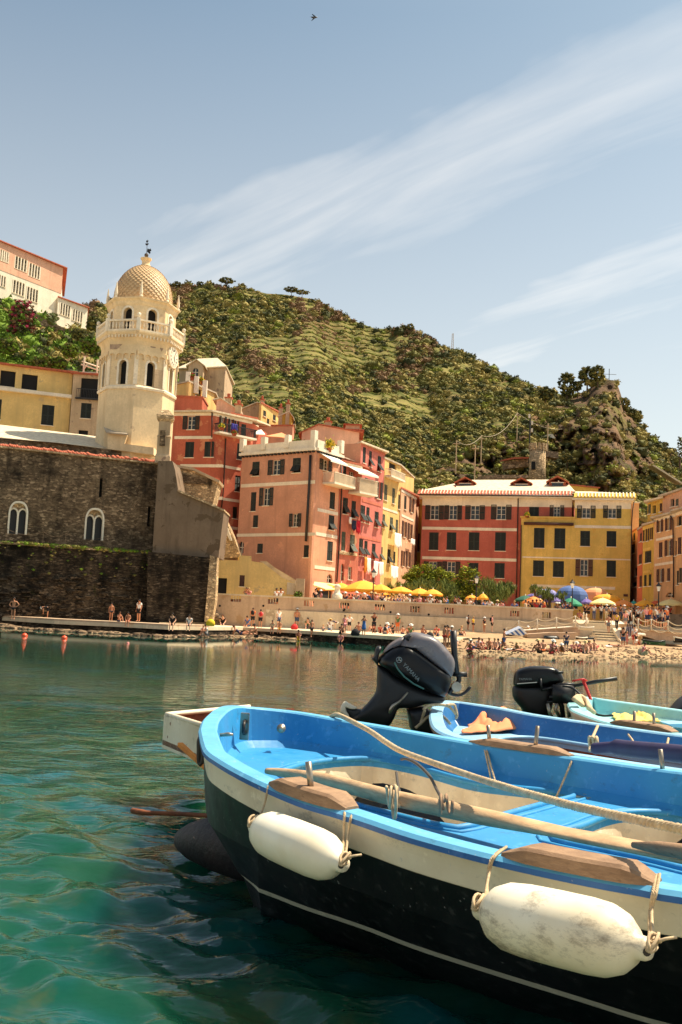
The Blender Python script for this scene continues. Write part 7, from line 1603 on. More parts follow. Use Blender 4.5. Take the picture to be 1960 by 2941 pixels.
for i,(pts,lb)in enumerate((([(1387,2140,.02),(1392,2152,-.1),(1404,2205,-.2),(1413,2252,-.28)],'left of the paired thin ropes under the far oarlock pad'),([(1393,2140,.02),(1398,2152,-.1),(1412,2205,-.2),(1424,2250,-.28)],'right strand of the pair of thin ropes tied inside the nearest boat'),([(1646,2182,.02),(1643,2186,-.1),(1620,2240,-.18),(1597,2292,-.25)],'single thin rope slanting down from the right end of the far oarlock pad'))):
 twisted('thin_rope',[P(x,y,pd(fr1,x)+d)for x,y,d in pts],.007,M['rope'],lb,'rope',grp='thin ropes in the boats')
M['cord']=paint('dark_cord',G(70,64,58),.7)
for pts,D0,D1,lb in(([(1153,2181),(1170,2180),(1200,2195),(1235,2230),(1256,2270),(1275,2302)],6.6,4.9,'dark cord looping down to the lashing on the oar'),([(1139,2218),(1143,2250),(1150,2280)],6.7,6.2,'short dark cord hanging at the cockpit edge of the nearest boat')):
 mb=MB();mb.tube(resample([P(x,y,D0+(D1-D0)*i/(len(pts)-1))for i,(x,y)in enumerate(pts)],24),.009,6);tag(mb.build('cord',M['cord'],None,True),lb,'cord')
rl=root('rope_loop',P(572,2118,6.25),'dark rope loops hanging over the rounded stern of the nearest boat','rope')
for dx_,hh in((0,75),(8,62)):
 mb=MB();mb.tube(resample([P(583+dx_,2108,6.05),P(572+dx_*.5,2125,6.0),P(571+dx_,2150,6.0),P(572+dx_,2118+hh,6.02),P(582+dx_,2112+hh,6.0),P(585+dx_*.6,2150,6.0),P(586,2118,6.0)],24),.013,6);mb.build('strand',M['cord'],rl,True)
mb=MB();mb.tube(resample([P(381,2328,7.6),P(420,2334,7.5),P(520,2338,7.4),P(600,2343,7.2),P(640,2350,7.0)],20),[.022]*5+[.016]*15,8);tag(mb.build('driftwood',M['wrust'],None,True),'thin reddish stick afloat pointing at the stern of the nearest boat','stick')
mb=MB();mb.tube(resample([P(612,2356,6.5),P(608,2335,6.5),P(622,2318,6.45),P(640,2312,6.4)],12),.011,6);tag(mb.build('rope_end',M['cord'],None,True),'short curl of rope between the floating stick and the black stern','rope')
# ---------------- white skiff bow behind on the left
a0,b0_,c0_=PZ(472,2056,.70),PZ(640,2040,.72),PZ(600,2094,.72)
sk=root('skiff',Vector((a0.x+.3,a0.y,0)),'white skiff with a rusty hollow bow behind the rounded blue stern','boat')
def plank(p,q_,h,th,nm,mat,dy=Vector((0,1,0))):
 mb=MB();mb.prism([p,q_,q_-Vector((0,0,h)),p-Vector((0,0,h))],dy*th);return mb.build(nm,mat,sk)
plank(a0,c0_+(c0_-a0)*.3,.27,.05,'near_side',M['bcream'],Vector((-.2,.98,0)));plank(a0+Vector((.03,.05,.01)),b0_+(b0_-a0)*.6,.27,.04,'far_side',M['wrust'])
mb=MB();k1=a0-Vector((0,0,.2));mb.prism([k1,c0_+(c0_-a0)*.3-Vector((0,0,.22)),b0_+(b0_-a0)*.5-Vector((0,0,.22))],(0,0,-.04));mb.build('bottom',M['wrust'],sk)
mb=MB();mb.tube([b0_+(b0_-a0)*.5+Vector((0,0,.01)),a0+Vector((.02,.02,.012)),c0_+(c0_-a0)*.3+Vector((0,0,.012))],.022,6);mb.build('rim',M['bcream'],sk,True)
mb=MB();t1,t2,t3,t4=P(511,2133,8.1),P(580,2124,8.3),P(640,2130,7.6),P(612,2214,7.4);mb.add([t1,t2,t3,t4,t1-Vector((0,0,.03)),t4-Vector((0,0,.05))],[(0,1,2,3),(0,3,5,4)]);mb.build('stem',M['worange'],sk)
mb=MB();mb.prism([P(540,2150,7.95),P(600,2150,7.7),P(612,2212,7.35),P(560,2175,7.9)],(0,.02,0));mb.build('stem_panel',M['bcream'],sk)
for(x,y)in((cA(115,368)),(cA(100,445)),(cA(215,420))):
 mb=MB();p=P(x,y,a0.y-.0-(x-472)*.0062);mb.lathe(p,[(.02,0),(.02,.02)],8,axis=Vector((0,-1,0)));mb.build('rusty_bolt',M['wrust'],sk)
near2=[(1241,2062,.80),(1246,2085,.80),(1259,2102,.79),(1291,2118,.785)]
far2=[(1241,2062,.80),(1245,2040,.81),(1256,2025,.81),(1278,2018,.81),(1323,2021,.80),(1440,2038,.78),(1543,2058,.77),(1714,2083,.76),(1960,2117,.75)]
b2b,nr2,fr2,bc2=boat('second boat with pale blue inside holding an orange towel, moored just behind the nearest one',near2,far2,[[Vector((.99,6.98,.77)),Vector((1.55,6.5,.765)),Vector((2.1,6.0,.76)),Vector((2.9,5.35,.77)),Vector((3.9,4.6,.82)),Vector((4.7,4.35,.9))],[Vector((3.7,7.1,.78)),Vector((4.5,5.9,.83)),Vector((4.75,5.0,.88)),Vector((4.7,4.35,.9))]],[[(1425,2132),(1450,2121),(1540,2122),(1690,2144),(1960,2192),(2150,2230),(2200,2262),(1960,2240),(1640,2170),(1500,2148)]],.60,.3,dict(strake=M['bgreenhull'],hull=M['bblack'],cap=M['bl2'],edge=M['wbrown'],inner=M['bdk2'],bench=M['bl2'],floor=M['wrust']),strake=.22,keel=-.3)
mb=MB();pp0=[P(1708,2150,7.3),P(1775,2146,7.1),P(1800,2150,7.0),P(1960,2166,6.3),P(2200,2196,5.5)];mb.tube(resample(pp0,30),[.042 if i<6 else.058 for i in range(30)],12)
M['purple']=paint('dark_purple_wrap',G(44,34,74),.6,.2,6);tag(mb.build('wrapped_oar',M['purple'],None,True),'dark purple wrapped oar lying in the second boat','oar')
pp_=P(1697,2132,7.6);tie=root('knotted_rope',pp_,'knotted pale rope by the end of the dark purple oar','rope');twisted('strand',[P(1717,2085,8.5),P(1706,2110,8.0),P(1699,2128,7.7),P(1694,2155,7.5)],.012,M['rope'],None,None,tie,.05);loop(tie,1697,2134,7.6,.045,3,rr_=.014,nm='knot')
def cloth_heap(name,pts,z,amp,mat,label,cat,seed):
 c=[PZ(x,y,z)for x,y in pts];n=34;V=[]
 for j in range(n+1):
  for i in range(n+1):
   u,v=i/n,j/n;p=c[0].lerp(c[1],u).lerp(c[3].lerp(c[2],u),v);e=min(1,5*min(u,1-u,v,1-v)+.15)
   w=abs(noise.noise(Vector((u*3.2+seed,v*1.6,0))))+.45*abs(noise.noise(Vector((u*8+v*3,v*3+seed,2))))
   V.append(p+Vector((.05*noise.noise(Vector((u*3,v*4,seed))),.08*noise.noise(Vector((v*3,u*4,seed+4))),.012+amp*w*e)))
 F_=[(j*(n+1)+i,j*(n+1)+i+1,(j+1)*(n+1)+i+1,(j+1)*(n+1)+i)for j in range(n)for i in range(n)];mb=MB();mb.add(V,F_);o=mb.build(name,mat,None,True);o.modifiers.new('t','SOLIDIFY').thickness=.012;return tag(o,label,cat)
cloth_heap('towel',[(1355,2082),(1450,2072),(1565,2102),(1330,2112)],.605,.19,paint('orange_towel',G(246,158,112),.95,.1,2,dirt=G(232,124,78)),'crumpled pale orange towel on the stern bench of the second boat','towel',3.3)
# ---------------- third boat
near3=[(1636,2026,.76),(1641,2036,.76),(1652,2047,.75),(1703,2067,.74),(1757,2083,.73),(1882,2104,.72),(1960,2116,.72),(2150,2146,.72)]
far3=[(1636,2026,.76),(1640,2017,.765),(1652,2010,.77),(1691,2006,.76),(1739,2013,.75),(1960,2044,.72),(2150,2072,.72)]
e3=Vector((6.6,7.0,.85))
b3,nr3,fr3,bc3=boat('pale turquoise boat at the right edge with a yellow cloth and coiled rope',near3,far3,[[Vector((5.0,6.7,.78)),Vector((6.0,6.6,.82)),e3],[Vector((6.2,8.6,.76)),Vector((6.6,7.8,.82)),e3]],[[(1790,2075),(1850,2066),(1960,2078),(2100,2098),(2150,2125),(1960,2098),(1850,2088)]],.60,.35,dict(strake=M['bcream'],hull=M['bblack'],cap=M['bcyan'],edge=M['bcream'],inner=M['bcyan'],bench=M['bcyan'],floor=M['bfloor']),strake=.1,keel=-.3)
pad(b3,nr3,bc3,1752,1930,.16,.05)
pin(b3,1821,2084,1823,2042,pd(nr3,1821)+.05);pin(b3,1880,2092,1878,2048,pd(nr3,1880)+.05)
cloth_heap('yellow_cloth',[(1757,2053),(1870,2056),(1900,2074),(1770,2073)],.61,.10,paint('yellow_cloth',G(236,206,110),.9,.1,2),'crumpled yellow cloth in the pale turquoise boat','cloth',7.1)
rc_=root('rope_coil',P(1672,2020,10.5),'heap of coiled yellowish rope on the stern of the pale turquoise boat','rope')
for k in range(7):
 s=[P(1648+k*4,2008+k*3,10.3),P(1665+k*5,1998+k*5,10.5),P(1685+k*2,2012+k*4,10.4),P(1690+k*3,2035+k*2,10.2)];mb=MB();mb.tube(resample(s,12),.022,6);mb.build('strand',M['rope'],rc_,True)
twisted('hanging_rope',[P(*cD(1125,640),9.2),P(*cD(1130,690),8.5),P(*cD(1165,740),8.0),P(*cD(1195,795),7.3)],.008,M['rope'],'thin rope hanging down the inside of the second boat above the purple oar','rope',grp='thin ropes in the boats')
twisted('hanging_rope',[P(*cD(1462,700),8.3),P(*cD(1450,760),8.0),P(*cD(1436,812),7.8)],.010,M['rope'],'short thin rope inside the second boat near the right edge','rope',grp='thin ropes in the boats')
mb=MB();q=[P(*cD(x,y),10.0)for x,y in((1460,615),(1568,612),(1650,618),(1650,650),(1568,645),(1500,640))];mb.prism(q,(0,.3,0));tag(mb.build('bait_box',M['bl2'],None),'pale blue box in the turquoise boat at the right edge','box')
# ---------------- outboard motors
def pillow(mb,cr,poly,D,t_,n=5,sub=3):
 """rounded solid with a traced side outline and real thickness t_ (half)"""
 pts=[P(*cr(x,y),D)for x,y in poly];pts=resample(pts+[pts[0]],len(poly)*sub)[:-1];c=sum(pts,Vector())/len(pts);k=len(pts);V=[]
 levels=[(.55,1.0),(.80,.93),(.93,.74),(.985,.42),(1.0,0)]
 rg=[(s,-w)for s,w in levels]+[(s,w)for s,w in levels[::-1][1:]]
 for s,w in rg:V+=[Vector((c.x+(p.x-c.x)*s,D+w*t_,c.z+(p.z-c.z)*s))for p in pts]
 m_=len(rg);F_=[(i*k+j,i*k+(j+1)%k,(i+1)*k+(j+1)%k,(i+1)*k+j)for i in range(m_-1)for j in range(k)]
 F_+=[tuple(range(k))[::-1],tuple((m_-1)*k+j for j in range(k))];mb.add(V,F_);return c
m,t,b=newmat('glossy_black_cowling');o1,n1,_=noise_mix(t,G(12,11,13),G(18,17,19),4,.4,.7,4);t.links.new(o1,b.inputs['Base Color']);b.inputs['Roughness'].default_value=.3;b.inputs['Specular IOR Level'].default_value=.28;M['cowl']=m
M['cowl_sheen']=gel('cowling_sky_sheen',G(106,99,101),.32,G(84,77,80));M['mblack']=paint('black_engine_casting',G(20,19,21),.45,.2,8);M['decal']=paint('pale_decal',G(120,128,128),.5,.05,5);M['tealdecal']=paint('teal_decal',G(60,104,98),.5,.05,5)  # the grey is sky reflected on black cowling, put into the colour
def lettering(par,s_,c,xdir,up,size,mat,off):
 cu=bpy.data.curves.new('lettering','FONT');cu.body=s_;cu.size=size;cu.extrude=.002;cu.align_x='CENTER';cu.align_y='CENTER'
 o=bpy.data.objects.new('tmp',cu);COL.objects.link(o);dg=bpy.context.evaluated_depsgraph_get();me=bpy.data.meshes.new_from_object(o.evaluated_get(dg));COL.objects.unlink(o);bpy.data.objects.remove(o)
 z_=xdir.cross(up).normalized();mt=Matrix((xdir,up,z_)).transposed().to_4x4();mt.translation=Vector(c)+off-Vector(par.location);me.transform(mt);me.materials.clear();me.materials.append(mat)
 ob=bpy.data.objects.new('lettering',me);COL.objects.link(ob);ob.parent=par;return ob
DM=8.75
om=root('outboard_motor',P(1215,2060,DM),'large black outboard motor tilted up, top greyed with sky sheen, between the two nearest boats','outboard motor','outboard motors')
mb=MB();pillow(mb,cC,[(470,335),(560,255),(650,225),(730,228),(860,310),(980,400),(1095,490),(1115,530),(1090,620),(1060,690),(960,665),(820,610),(700,550),(600,500),(520,430),(460,400)],DM,.25);mb.build('cowling',M['cowl'],om,True)
mb=MB();pillow(mb,cC,[(640,228),(655,190),(700,150),(765,112),(860,122),(960,155),(1050,235),(1125,325),(1147,390),(1140,450),(1112,520),(1085,500),(980,420),(860,325),(740,240)],DM,.215);mb.build('cowling_top',M['cowl_sheen'],om,True)  # top of the black cowling, coloured grey as reflected sky
mb=MB();pillow(mb,cC,[(500,300),(560,225),(650,165),(700,150),(690,200),(640,235),(560,262)],DM,.16);mb.build('cowling_flank',M['cowl_sheen'],om,True)
mb=MB();pillow(mb,cC,[(690,150),(735,128),(755,130),(735,165),(722,195),(700,175)],DM-.05,.2);mb.build('air_intake',M['mblack'],om,True)
mb=MB();pillow(mb,cC,[(452,400),(520,425),(600,490),(700,545),(820,605),(960,660),(1055,690),(1050,745),(960,752),(870,765),(760,795),(640,800),(610,870),(540,970),(400,962),(240,930),(215,880),(300,815),(390,720),(440,640),(448,540)],DM,.09);mb.build('midsection',M['mblack'],om,True)
mb=MB();pillow(mb,cC,[(280,800),(215,800),(165,788),(150,800),(200,900),(260,935),(350,900),(380,830)],DM,.05);mb.build('cavitation_plate',M['mblack'],om,True)
mb=MB();pillow(mb,cC,[(120,830),(122,785),(158,733),(200,752),(275,798),(230,800),(165,792),(180,850),(212,890),(160,868)],DM-.03,.03);mb.build('skeg',M['bcream'],om,True)
mb=MB();pillow(mb,cC,[(715,800),(800,785),(870,780),(960,850),(990,960),(985,1040),(900,1045),(800,1020),(748,985),(735,900)],DM+.05,.16);mb.build('clamp_bracket',M['mblack'],om,True)
mb=MB();mb.tube(resample([P(*cC(728,652),DM-.16),P(*cC(660,730),DM-.17),P(*cC(590,780),DM-.17),P(*cC(563,842),DM-.16)],10),[.008,.009,.01,.011,.011,.012,.014,.018,.018,.012],8);mb.build('trim_rod',M['metal'],om,True)
mb=MB();mb.tube([P(*cC(1140,98),DM-.1),P(*cC(1143,250),DM-.1),P(*cC(1150,330),DM-.1),P(*cC(1172,480),DM-.08)],[.027,.028,.026,.02],12);mb.build('tiller_grip',M['mblack'],om,True)
mb=MB();mb.tube(resample([P(*cC(1165,470),DM),P(*cC(1190,540),DM),P(*cC(1140,610),DM),P(*cC(1090,660),DM)],10),.022,8);mb.tube(resample([P(*cC(1075,640),DM),P(*cC(1130,672),DM),P(*cC(1200,678),DM),P(*cC(1260,640),DM),P(*cC(1292,600),DM)],12),.014,8);mb.box(P(*cC(1195,490),DM),Vector((.06,0,0)),Vector((0,.05,0)),Vector((0,0,.02)));mb.build('steering_arm',M['mblack'],om,True)
mb=MB();mb.lathe(P(*cC(1168,605),DM-.06),[(.045,0),(.045,.08)],10,axis=Vector((0,1,0)));mb.build('bushing',M['metal'],om)
mb=MB();pillow(mb,cC,[(400,350),(425,330),(430,290),(445,245),(480,235),(490,265),(470,300),(462,350),(455,410),(430,385)],DM,.1);mb.build('rear_latch',M['mblack'],om,True)
a,b_=P(*cC(640,350),DM),P(*cC(800,520),DM);xd=(b_-a).normalized();upv=Vector((-xd.z,0,xd.x));upv=upv if upv.z>0 else-upv
lettering(om,'YAMAHA',P(*cC(738,458),DM),xd,upv,.047,M['decal'],Vector((0,-.262,0)))
c=P(*cC(632,350),DM)+Vector((0,-.258,0));mb=MB()
for r0,r1_ in((.026,.021),):
 for i in range(20):
  a0_,a1_=6.283*i/20,6.283*(i+1)/20;mb.prism([c+Vector((math.cos(a0_)*r0,0,math.sin(a0_)*r0)),c+Vector((math.cos(a1_)*r0,0,math.sin(a1_)*r0)),c+Vector((math.cos(a1_)*r1_,0,math.sin(a1_)*r1_)),c+Vector((math.cos(a0_)*r1_,0,math.sin(a0_)*r1_))],(0,-.003,0))
for k in range(3):a0_=1.57+k*2.094;mb.tube([c,c+Vector((math.cos(a0_)*.022,0,math.sin(a0_)*.022))],.003,5)
[mb.tube([c+Vector((dx_,0,.018)),c+Vector((dx_,0,-.004))],.0022,4)for dx_ in(-.006,.006)];mb.build('emblem',M['decal'],om)
mb=MB();mb.tube([P(*cC(x,y),DM)+Vector((0,-.25,0))for i,(x,y)in enumerate(((592,372),(620,430),(680,500),(760,560),(850,605)))],.007,5);mb.build('pinstripe',M['tealdecal'],om)
mr=root('motor_rope',P(*cC(960,800),DM),'frayed hemp rope tied round the black motor bracket and the stern of the second boat','rope')
for s in([(800,972),(860,920),(900,880),(960,862),(1040,870),(1110,940)],[(870,810),(900,780),(990,765),(1080,775),(1120,800),(1160,850)],[(1080,770),(1140,765),(1160,810),(1170,860),(1160,890)],[(880,815),(860,880),(840,940)]):twisted('strand',[P(*cC(x,y),DM-.2 if i else DM-.25)for i,(x,y)in enumerate(s)],.013,M['rope'],None,None,mr,.05)
DQ=11.2
o2=root('outboard_motor',P(1590,2050,DQ),'smaller upright black outboard motor with a long tiller on the stern of the turquoise boat','outboard motor','outboard motors')
mb=MB();pillow(mb,cD,[(212,300),(218,225),(245,180),(330,152),(440,148),(520,156),(575,185),(600,225),(612,275),(540,290),(440,310),(330,312),(240,318)],DQ,.13);mb.build('cowling',M['cowl'],o2,True)
mb=MB();pillow(mb,cD,[(205,385),(212,308),(300,305),(430,300),(520,292),(540,340),(530,420),(485,560),(400,560),(300,530),(262,470),(228,440)],DQ+.02,.10);mb.build('midsection',M['mblack'],o2,True)
mb=MB()
for s,r_ in(([(440,340),(540,320),(620,330),(690,345)],.015),([(500,400),(580,390),(650,420)],.022),([(560,300),(640,295),(700,300)],.02),([(480,440),(560,430),(650,440)],.016),([(560,350),(570,420),(600,470),(610,560)],.028),([(428,250),(432,300),(442,345)],.014),([(545,185),(575,200),(612,198)],.016)):mb.tube([P(*cD(x,y),DQ-.15)for x,y in s],r_,8)
mb.box(P(*cD(600,370),DQ-.1),Vector((.12,0,0)),Vector((0,.12,0)),Vector((0,0,.1)));mb.build('linkage',M['mblack'],o2,True)
for s,r_ in(([(485,450),(500,520),(530,575)],.02),([(560,440),(550,500),(590,575)],.02),([(650,470),(660,560)],.02)):MB().tube([P(*cD(x,y),DQ-.2)for x,y in s],r_,8).build('clamp',M['metal'],o2,True)
mb=MB();mb.tube([P(*cD(690,308),DQ-.2),P(*cD(800,290),DQ-.25),P(*cD(850,278),DQ-.28),P(*cD(1045,248),DQ-.35)],[.018,.02,.023,.023],10);mb.build('tiller_grip',M['mblack'],o2,True)
lettering(o2,'YAMAHA',P(*cD(288,248),DQ),Vector((1,0,.06)).normalized(),Vector((-.06,0,1)).normalized(),.036,M['decal'],Vector((0,-.137,0)))
mb=MB();mb.tube([P(*cD(240,292),DQ-.205),P(*cD(400,280),DQ-.207)],.006,5);mb.build('pinstripe',M['decal'],o2)
M['redcord']=paint('red_coil_cord',G(210,30,30),.5)
mb=MB();a,b_=P(*cD(770,258),DQ-.35),P(*cD(832,415),DQ-.4);mb.tube([a.lerp(b_,i/90)+Vector((.014*math.cos(i*.9),.014*math.sin(i*.9),0))for i in range(91)],.008,5);mb.tube([a+Vector((-.12,0,-.02)),a+Vector((0,-.03,.01)),a+Vector((.04,0,-.01))],.01,6);tag(mb.build('kill_cord',M['redcord'],None,True),'red coiled safety cord hanging from the tiller of the smaller motor','cord')
mb=MB();mb.tube(resample([P(*cD(x,y),DQ-.35-i*.12)for i,(x,y)in enumerate(((610,310),(680,322),(740,370),(800,445),(860,525),(930,548),(1010,545)))],30),.013,6);tag(mb.build('fuel_hose',M['mblack'],None,True),'black hose running from the smaller motor into the turquoise boat','hose')
mb=MB();pillow(mb,crop(0,0,1),[(1930,2040),(1945,2022),(1965,2004),(1995,1990),(2040,1990),(2060,2030),(2020,2050),(1960,2048)],13.5,.25);tag(mb.build('dark_motor_end',M['mblack'],None,True),'black shape of another motor just cut off by the right edge','outboard motor','outboard motors')
# ================================================================ people
SK={'light':paint('skin_light',G(226,168,132),.6,.06,4,bs=0),'tan':paint('skin_tan',G(196,130,92),.6,.06,4,bs=0),'brown':paint('skin_brown',G(160,100,70),.6,.06,4,bs=0)}
CM_={}
for n_,c_ in dict(white=(240,234,224),black=(28,26,28),navy=(38,44,78),blue=(70,110,170),red=(206,50,48),orange=(236,120,60),yellow=(238,196,40),pink=(232,150,150),grey=(128,124,124),green=(90,120,70),beige=(214,190,150),denim=(70,84,112),teal=(70,150,150),lilac=(180,170,200)).items():CM_[n_]=paint(n_+'_fabric',G(*c_),.9,.1,4,bs=0)
HR={'dark':paint('dark_hair',G(38,28,22),.8,.1,6,bs=0),'brown':paint('brown_hair',G(84,54,36),.8,.1,6,bs=0),'blond':paint('blond_hair',G(190,150,96),.8,.1,6,bs=0),'straw':paint('straw_hat',G(222,190,130),.9,.1,6,bs=0),'whitehat':CM_['white']}
def skinmesh(name,pts,edges,rad,sub=1):
 me=bpy.data.meshes.new(name);me.from_pydata(pts,edges,[]);o=bpy.data.objects.new(name,me);COL.objects.link(o)
 md=o.modifiers.new('s','SKIN');md.use_smooth_shade=True;md.branch_smoothing=.3
 for i,v in enumerate(me.skin_vertices[0].data):v.radius=rad[i]if hasattr(rad[i],'__len__')else(rad[i],rad[i]);v.use_root=(i==0)
 if sub:sb=o.modifiers.new('u','SUBSURF');sb.levels=sub;sb.render_levels=sub
 dg=bpy.context.evaluated_depsgraph_get();r=bpy.data.meshes.new_from_object(o.evaluated_get(dg));r.name=name;bpy.data.objects.remove(o);bpy.data.meshes.remove(me)
 return r
V3=Vector
def pose(kind):
 """joint positions for a 1.7 m figure facing -Y (towards the harbour), feet on z=0"""
 J=dict(pel=V3((0,0,.93)),sp=V3((0,.01,1.12)),ch=V3((0,0,1.32)),nk=V3((0,.0,1.47)),hd=V3((0,-.02,1.60)))
 for s,k in((-1,'L'),(1,'R')):
  J['sh'+k]=V3((s*.18,0,1.40));J['el'+k]=V3((s*.23,.02,1.13));J['wr'+k]=V3((s*.22,-.06,.89));J['hp'+k]=V3((s*.09,0,.88));J['kn'+k]=V3((s*.10,-.01,.49));J['an'+k]=V3((s*.10,.02,.08));J['to'+k]=V3((s*.12,-.12,.03))
 if kind=='walk':J['knL'].y=-.14;J['anL'].y=-.08;J['toL'].y=-.22;J['knR'].y=.04;J['anR'].y=.26;J['toR'].y=.13;J['wrL'].y=.1;J['wrR'].y=-.2;J['elR'].y=-.06
 elif kind=='photo':
  for s,k in((-1,'L'),(1,'R')):J['el'+k]=V3((s*.25,-.18,1.25));J['wr'+k]=V3((s*.07,-.3,1.5))
 elif kind=='hips':
  for s,k in((-1,'L'),(1,'R')):J['el'+k]=V3((s*.38,.08,1.15));J['wr'+k]=V3((s*.18,-.02,.98))
 elif kind=='bend':
  for k_,v in dict(sp=(0.12,-.02,1.02),ch=(.30,-.03,1.02),nk=(.44,-.03,.98),hd=(.55,-.03,.92)).items():J[k_]=V3(v)
  for s,k in((-1,'L'),(1,'R')):J['sh'+k]=V3((.38,s*.16,.99));J['el'+k]=V3((.44,s*.17,.72));J['wr'+k]=V3((.42,s*.12,.46));J['hp'+k]=V3((0,s*.09,.88));J['kn'+k]=V3((.02,s*.1,.48));J['an'+k]=V3((0,s*.1,.08));J['to'+k]=V3((.14,s*.1,.03))
 elif kind in('sit','sitcrouch','ledge'):
  dz=-.80 if kind!='ledge' else-.80
  for k_ in('pel','sp','ch','nk','hd','shL','shR','elL','elR','wrL','wrR','hpL','hpR'):J[k_].z+=dz
  for k_,dy_ in(('sp',-.03),('ch',-.06),('nk',-.1),('hd',-.14),('shL',-.06),('shR',-.06)):J[k_].y+=dy_
  for s,k in((-1,'L'),(1,'R')):
   if kind=='sit':J['kn'+k]=V3((s*.16,-.36,.42));J['an'+k]=V3((s*.13,-.56,.08));J['to'+k]=V3((s*.14,-.70,.03));J['el'+k]=V3((s*.24,-.2,.38));J['wr'+k]=V3((s*.1,-.38,.46))
   elif kind=='sitcrouch':J['kn'+k]=V3((s*.2,-.3,.38));J['an'+k]=V3((s*.1,-.26,.07));J['to'+k]=V3((s*.12,-.4,.03));J['el'+k]=V3((s*.3,-.1,.3));J['wr'+k]=V3((s*.16,-.36,.14))
   else:J['kn'+k]=V3((s*.12,-.44,.07));J['an'+k]=V3((s*.12,-.48,-.36));J['to'+k]=V3((s*.13,-.6,-.43));J['el'+k]=V3((s*.25,-.1,.36));J['wr'+k]=V3((s*.14,-.32,.18))
 elif kind=='recline':
  for k_,v in dict(pel=(0,0,.12),sp=(-.18,0,.2),ch=(-.34,0,.33),nk=(-.45,0,.44),hd=(-.50,0,.56)).items():J[k_]=V3(v)
  for s,k in((-1,'L'),(1,'R')):J['sh'+k]=V3((-.38,s*.17,.38));J['el'+k]=V3((-.52,s*.2,.2));J['wr'+k]=V3((-.54,s*.18,.04));J['hp'+k]=V3((.04,s*.09,.11));J['kn'+k]=V3((.42,s*.1,.2+.08*s));J['an'+k]=V3((.80,s*.1,.07));J['to'+k]=V3((.90,s*.1,.14))
 elif kind=='lie':
  for k_,v in dict(pel=(0,0,.12),sp=(-.2,0,.13),ch=(-.4,0,.13),nk=(-.56,0,.13),hd=(-.68,0,.14)).items():J[k_]=V3(v)
  for s,k in((-1,'L'),(1,'R')):J['sh'+k]=V3((-.48,s*.18,.12));J['el'+k]=V3((-.22,s*.26,.08));J['wr'+k]=V3((.02,s*.24,.06));J['hp'+k]=V3((.05,s*.09,.1));J['kn'+k]=V3((.45,s*.11,.12));J['an'+k]=V3((.85,s*.1,.06));J['to'+k]=V3((.92,s*.12,.1))
 return J
PT={}
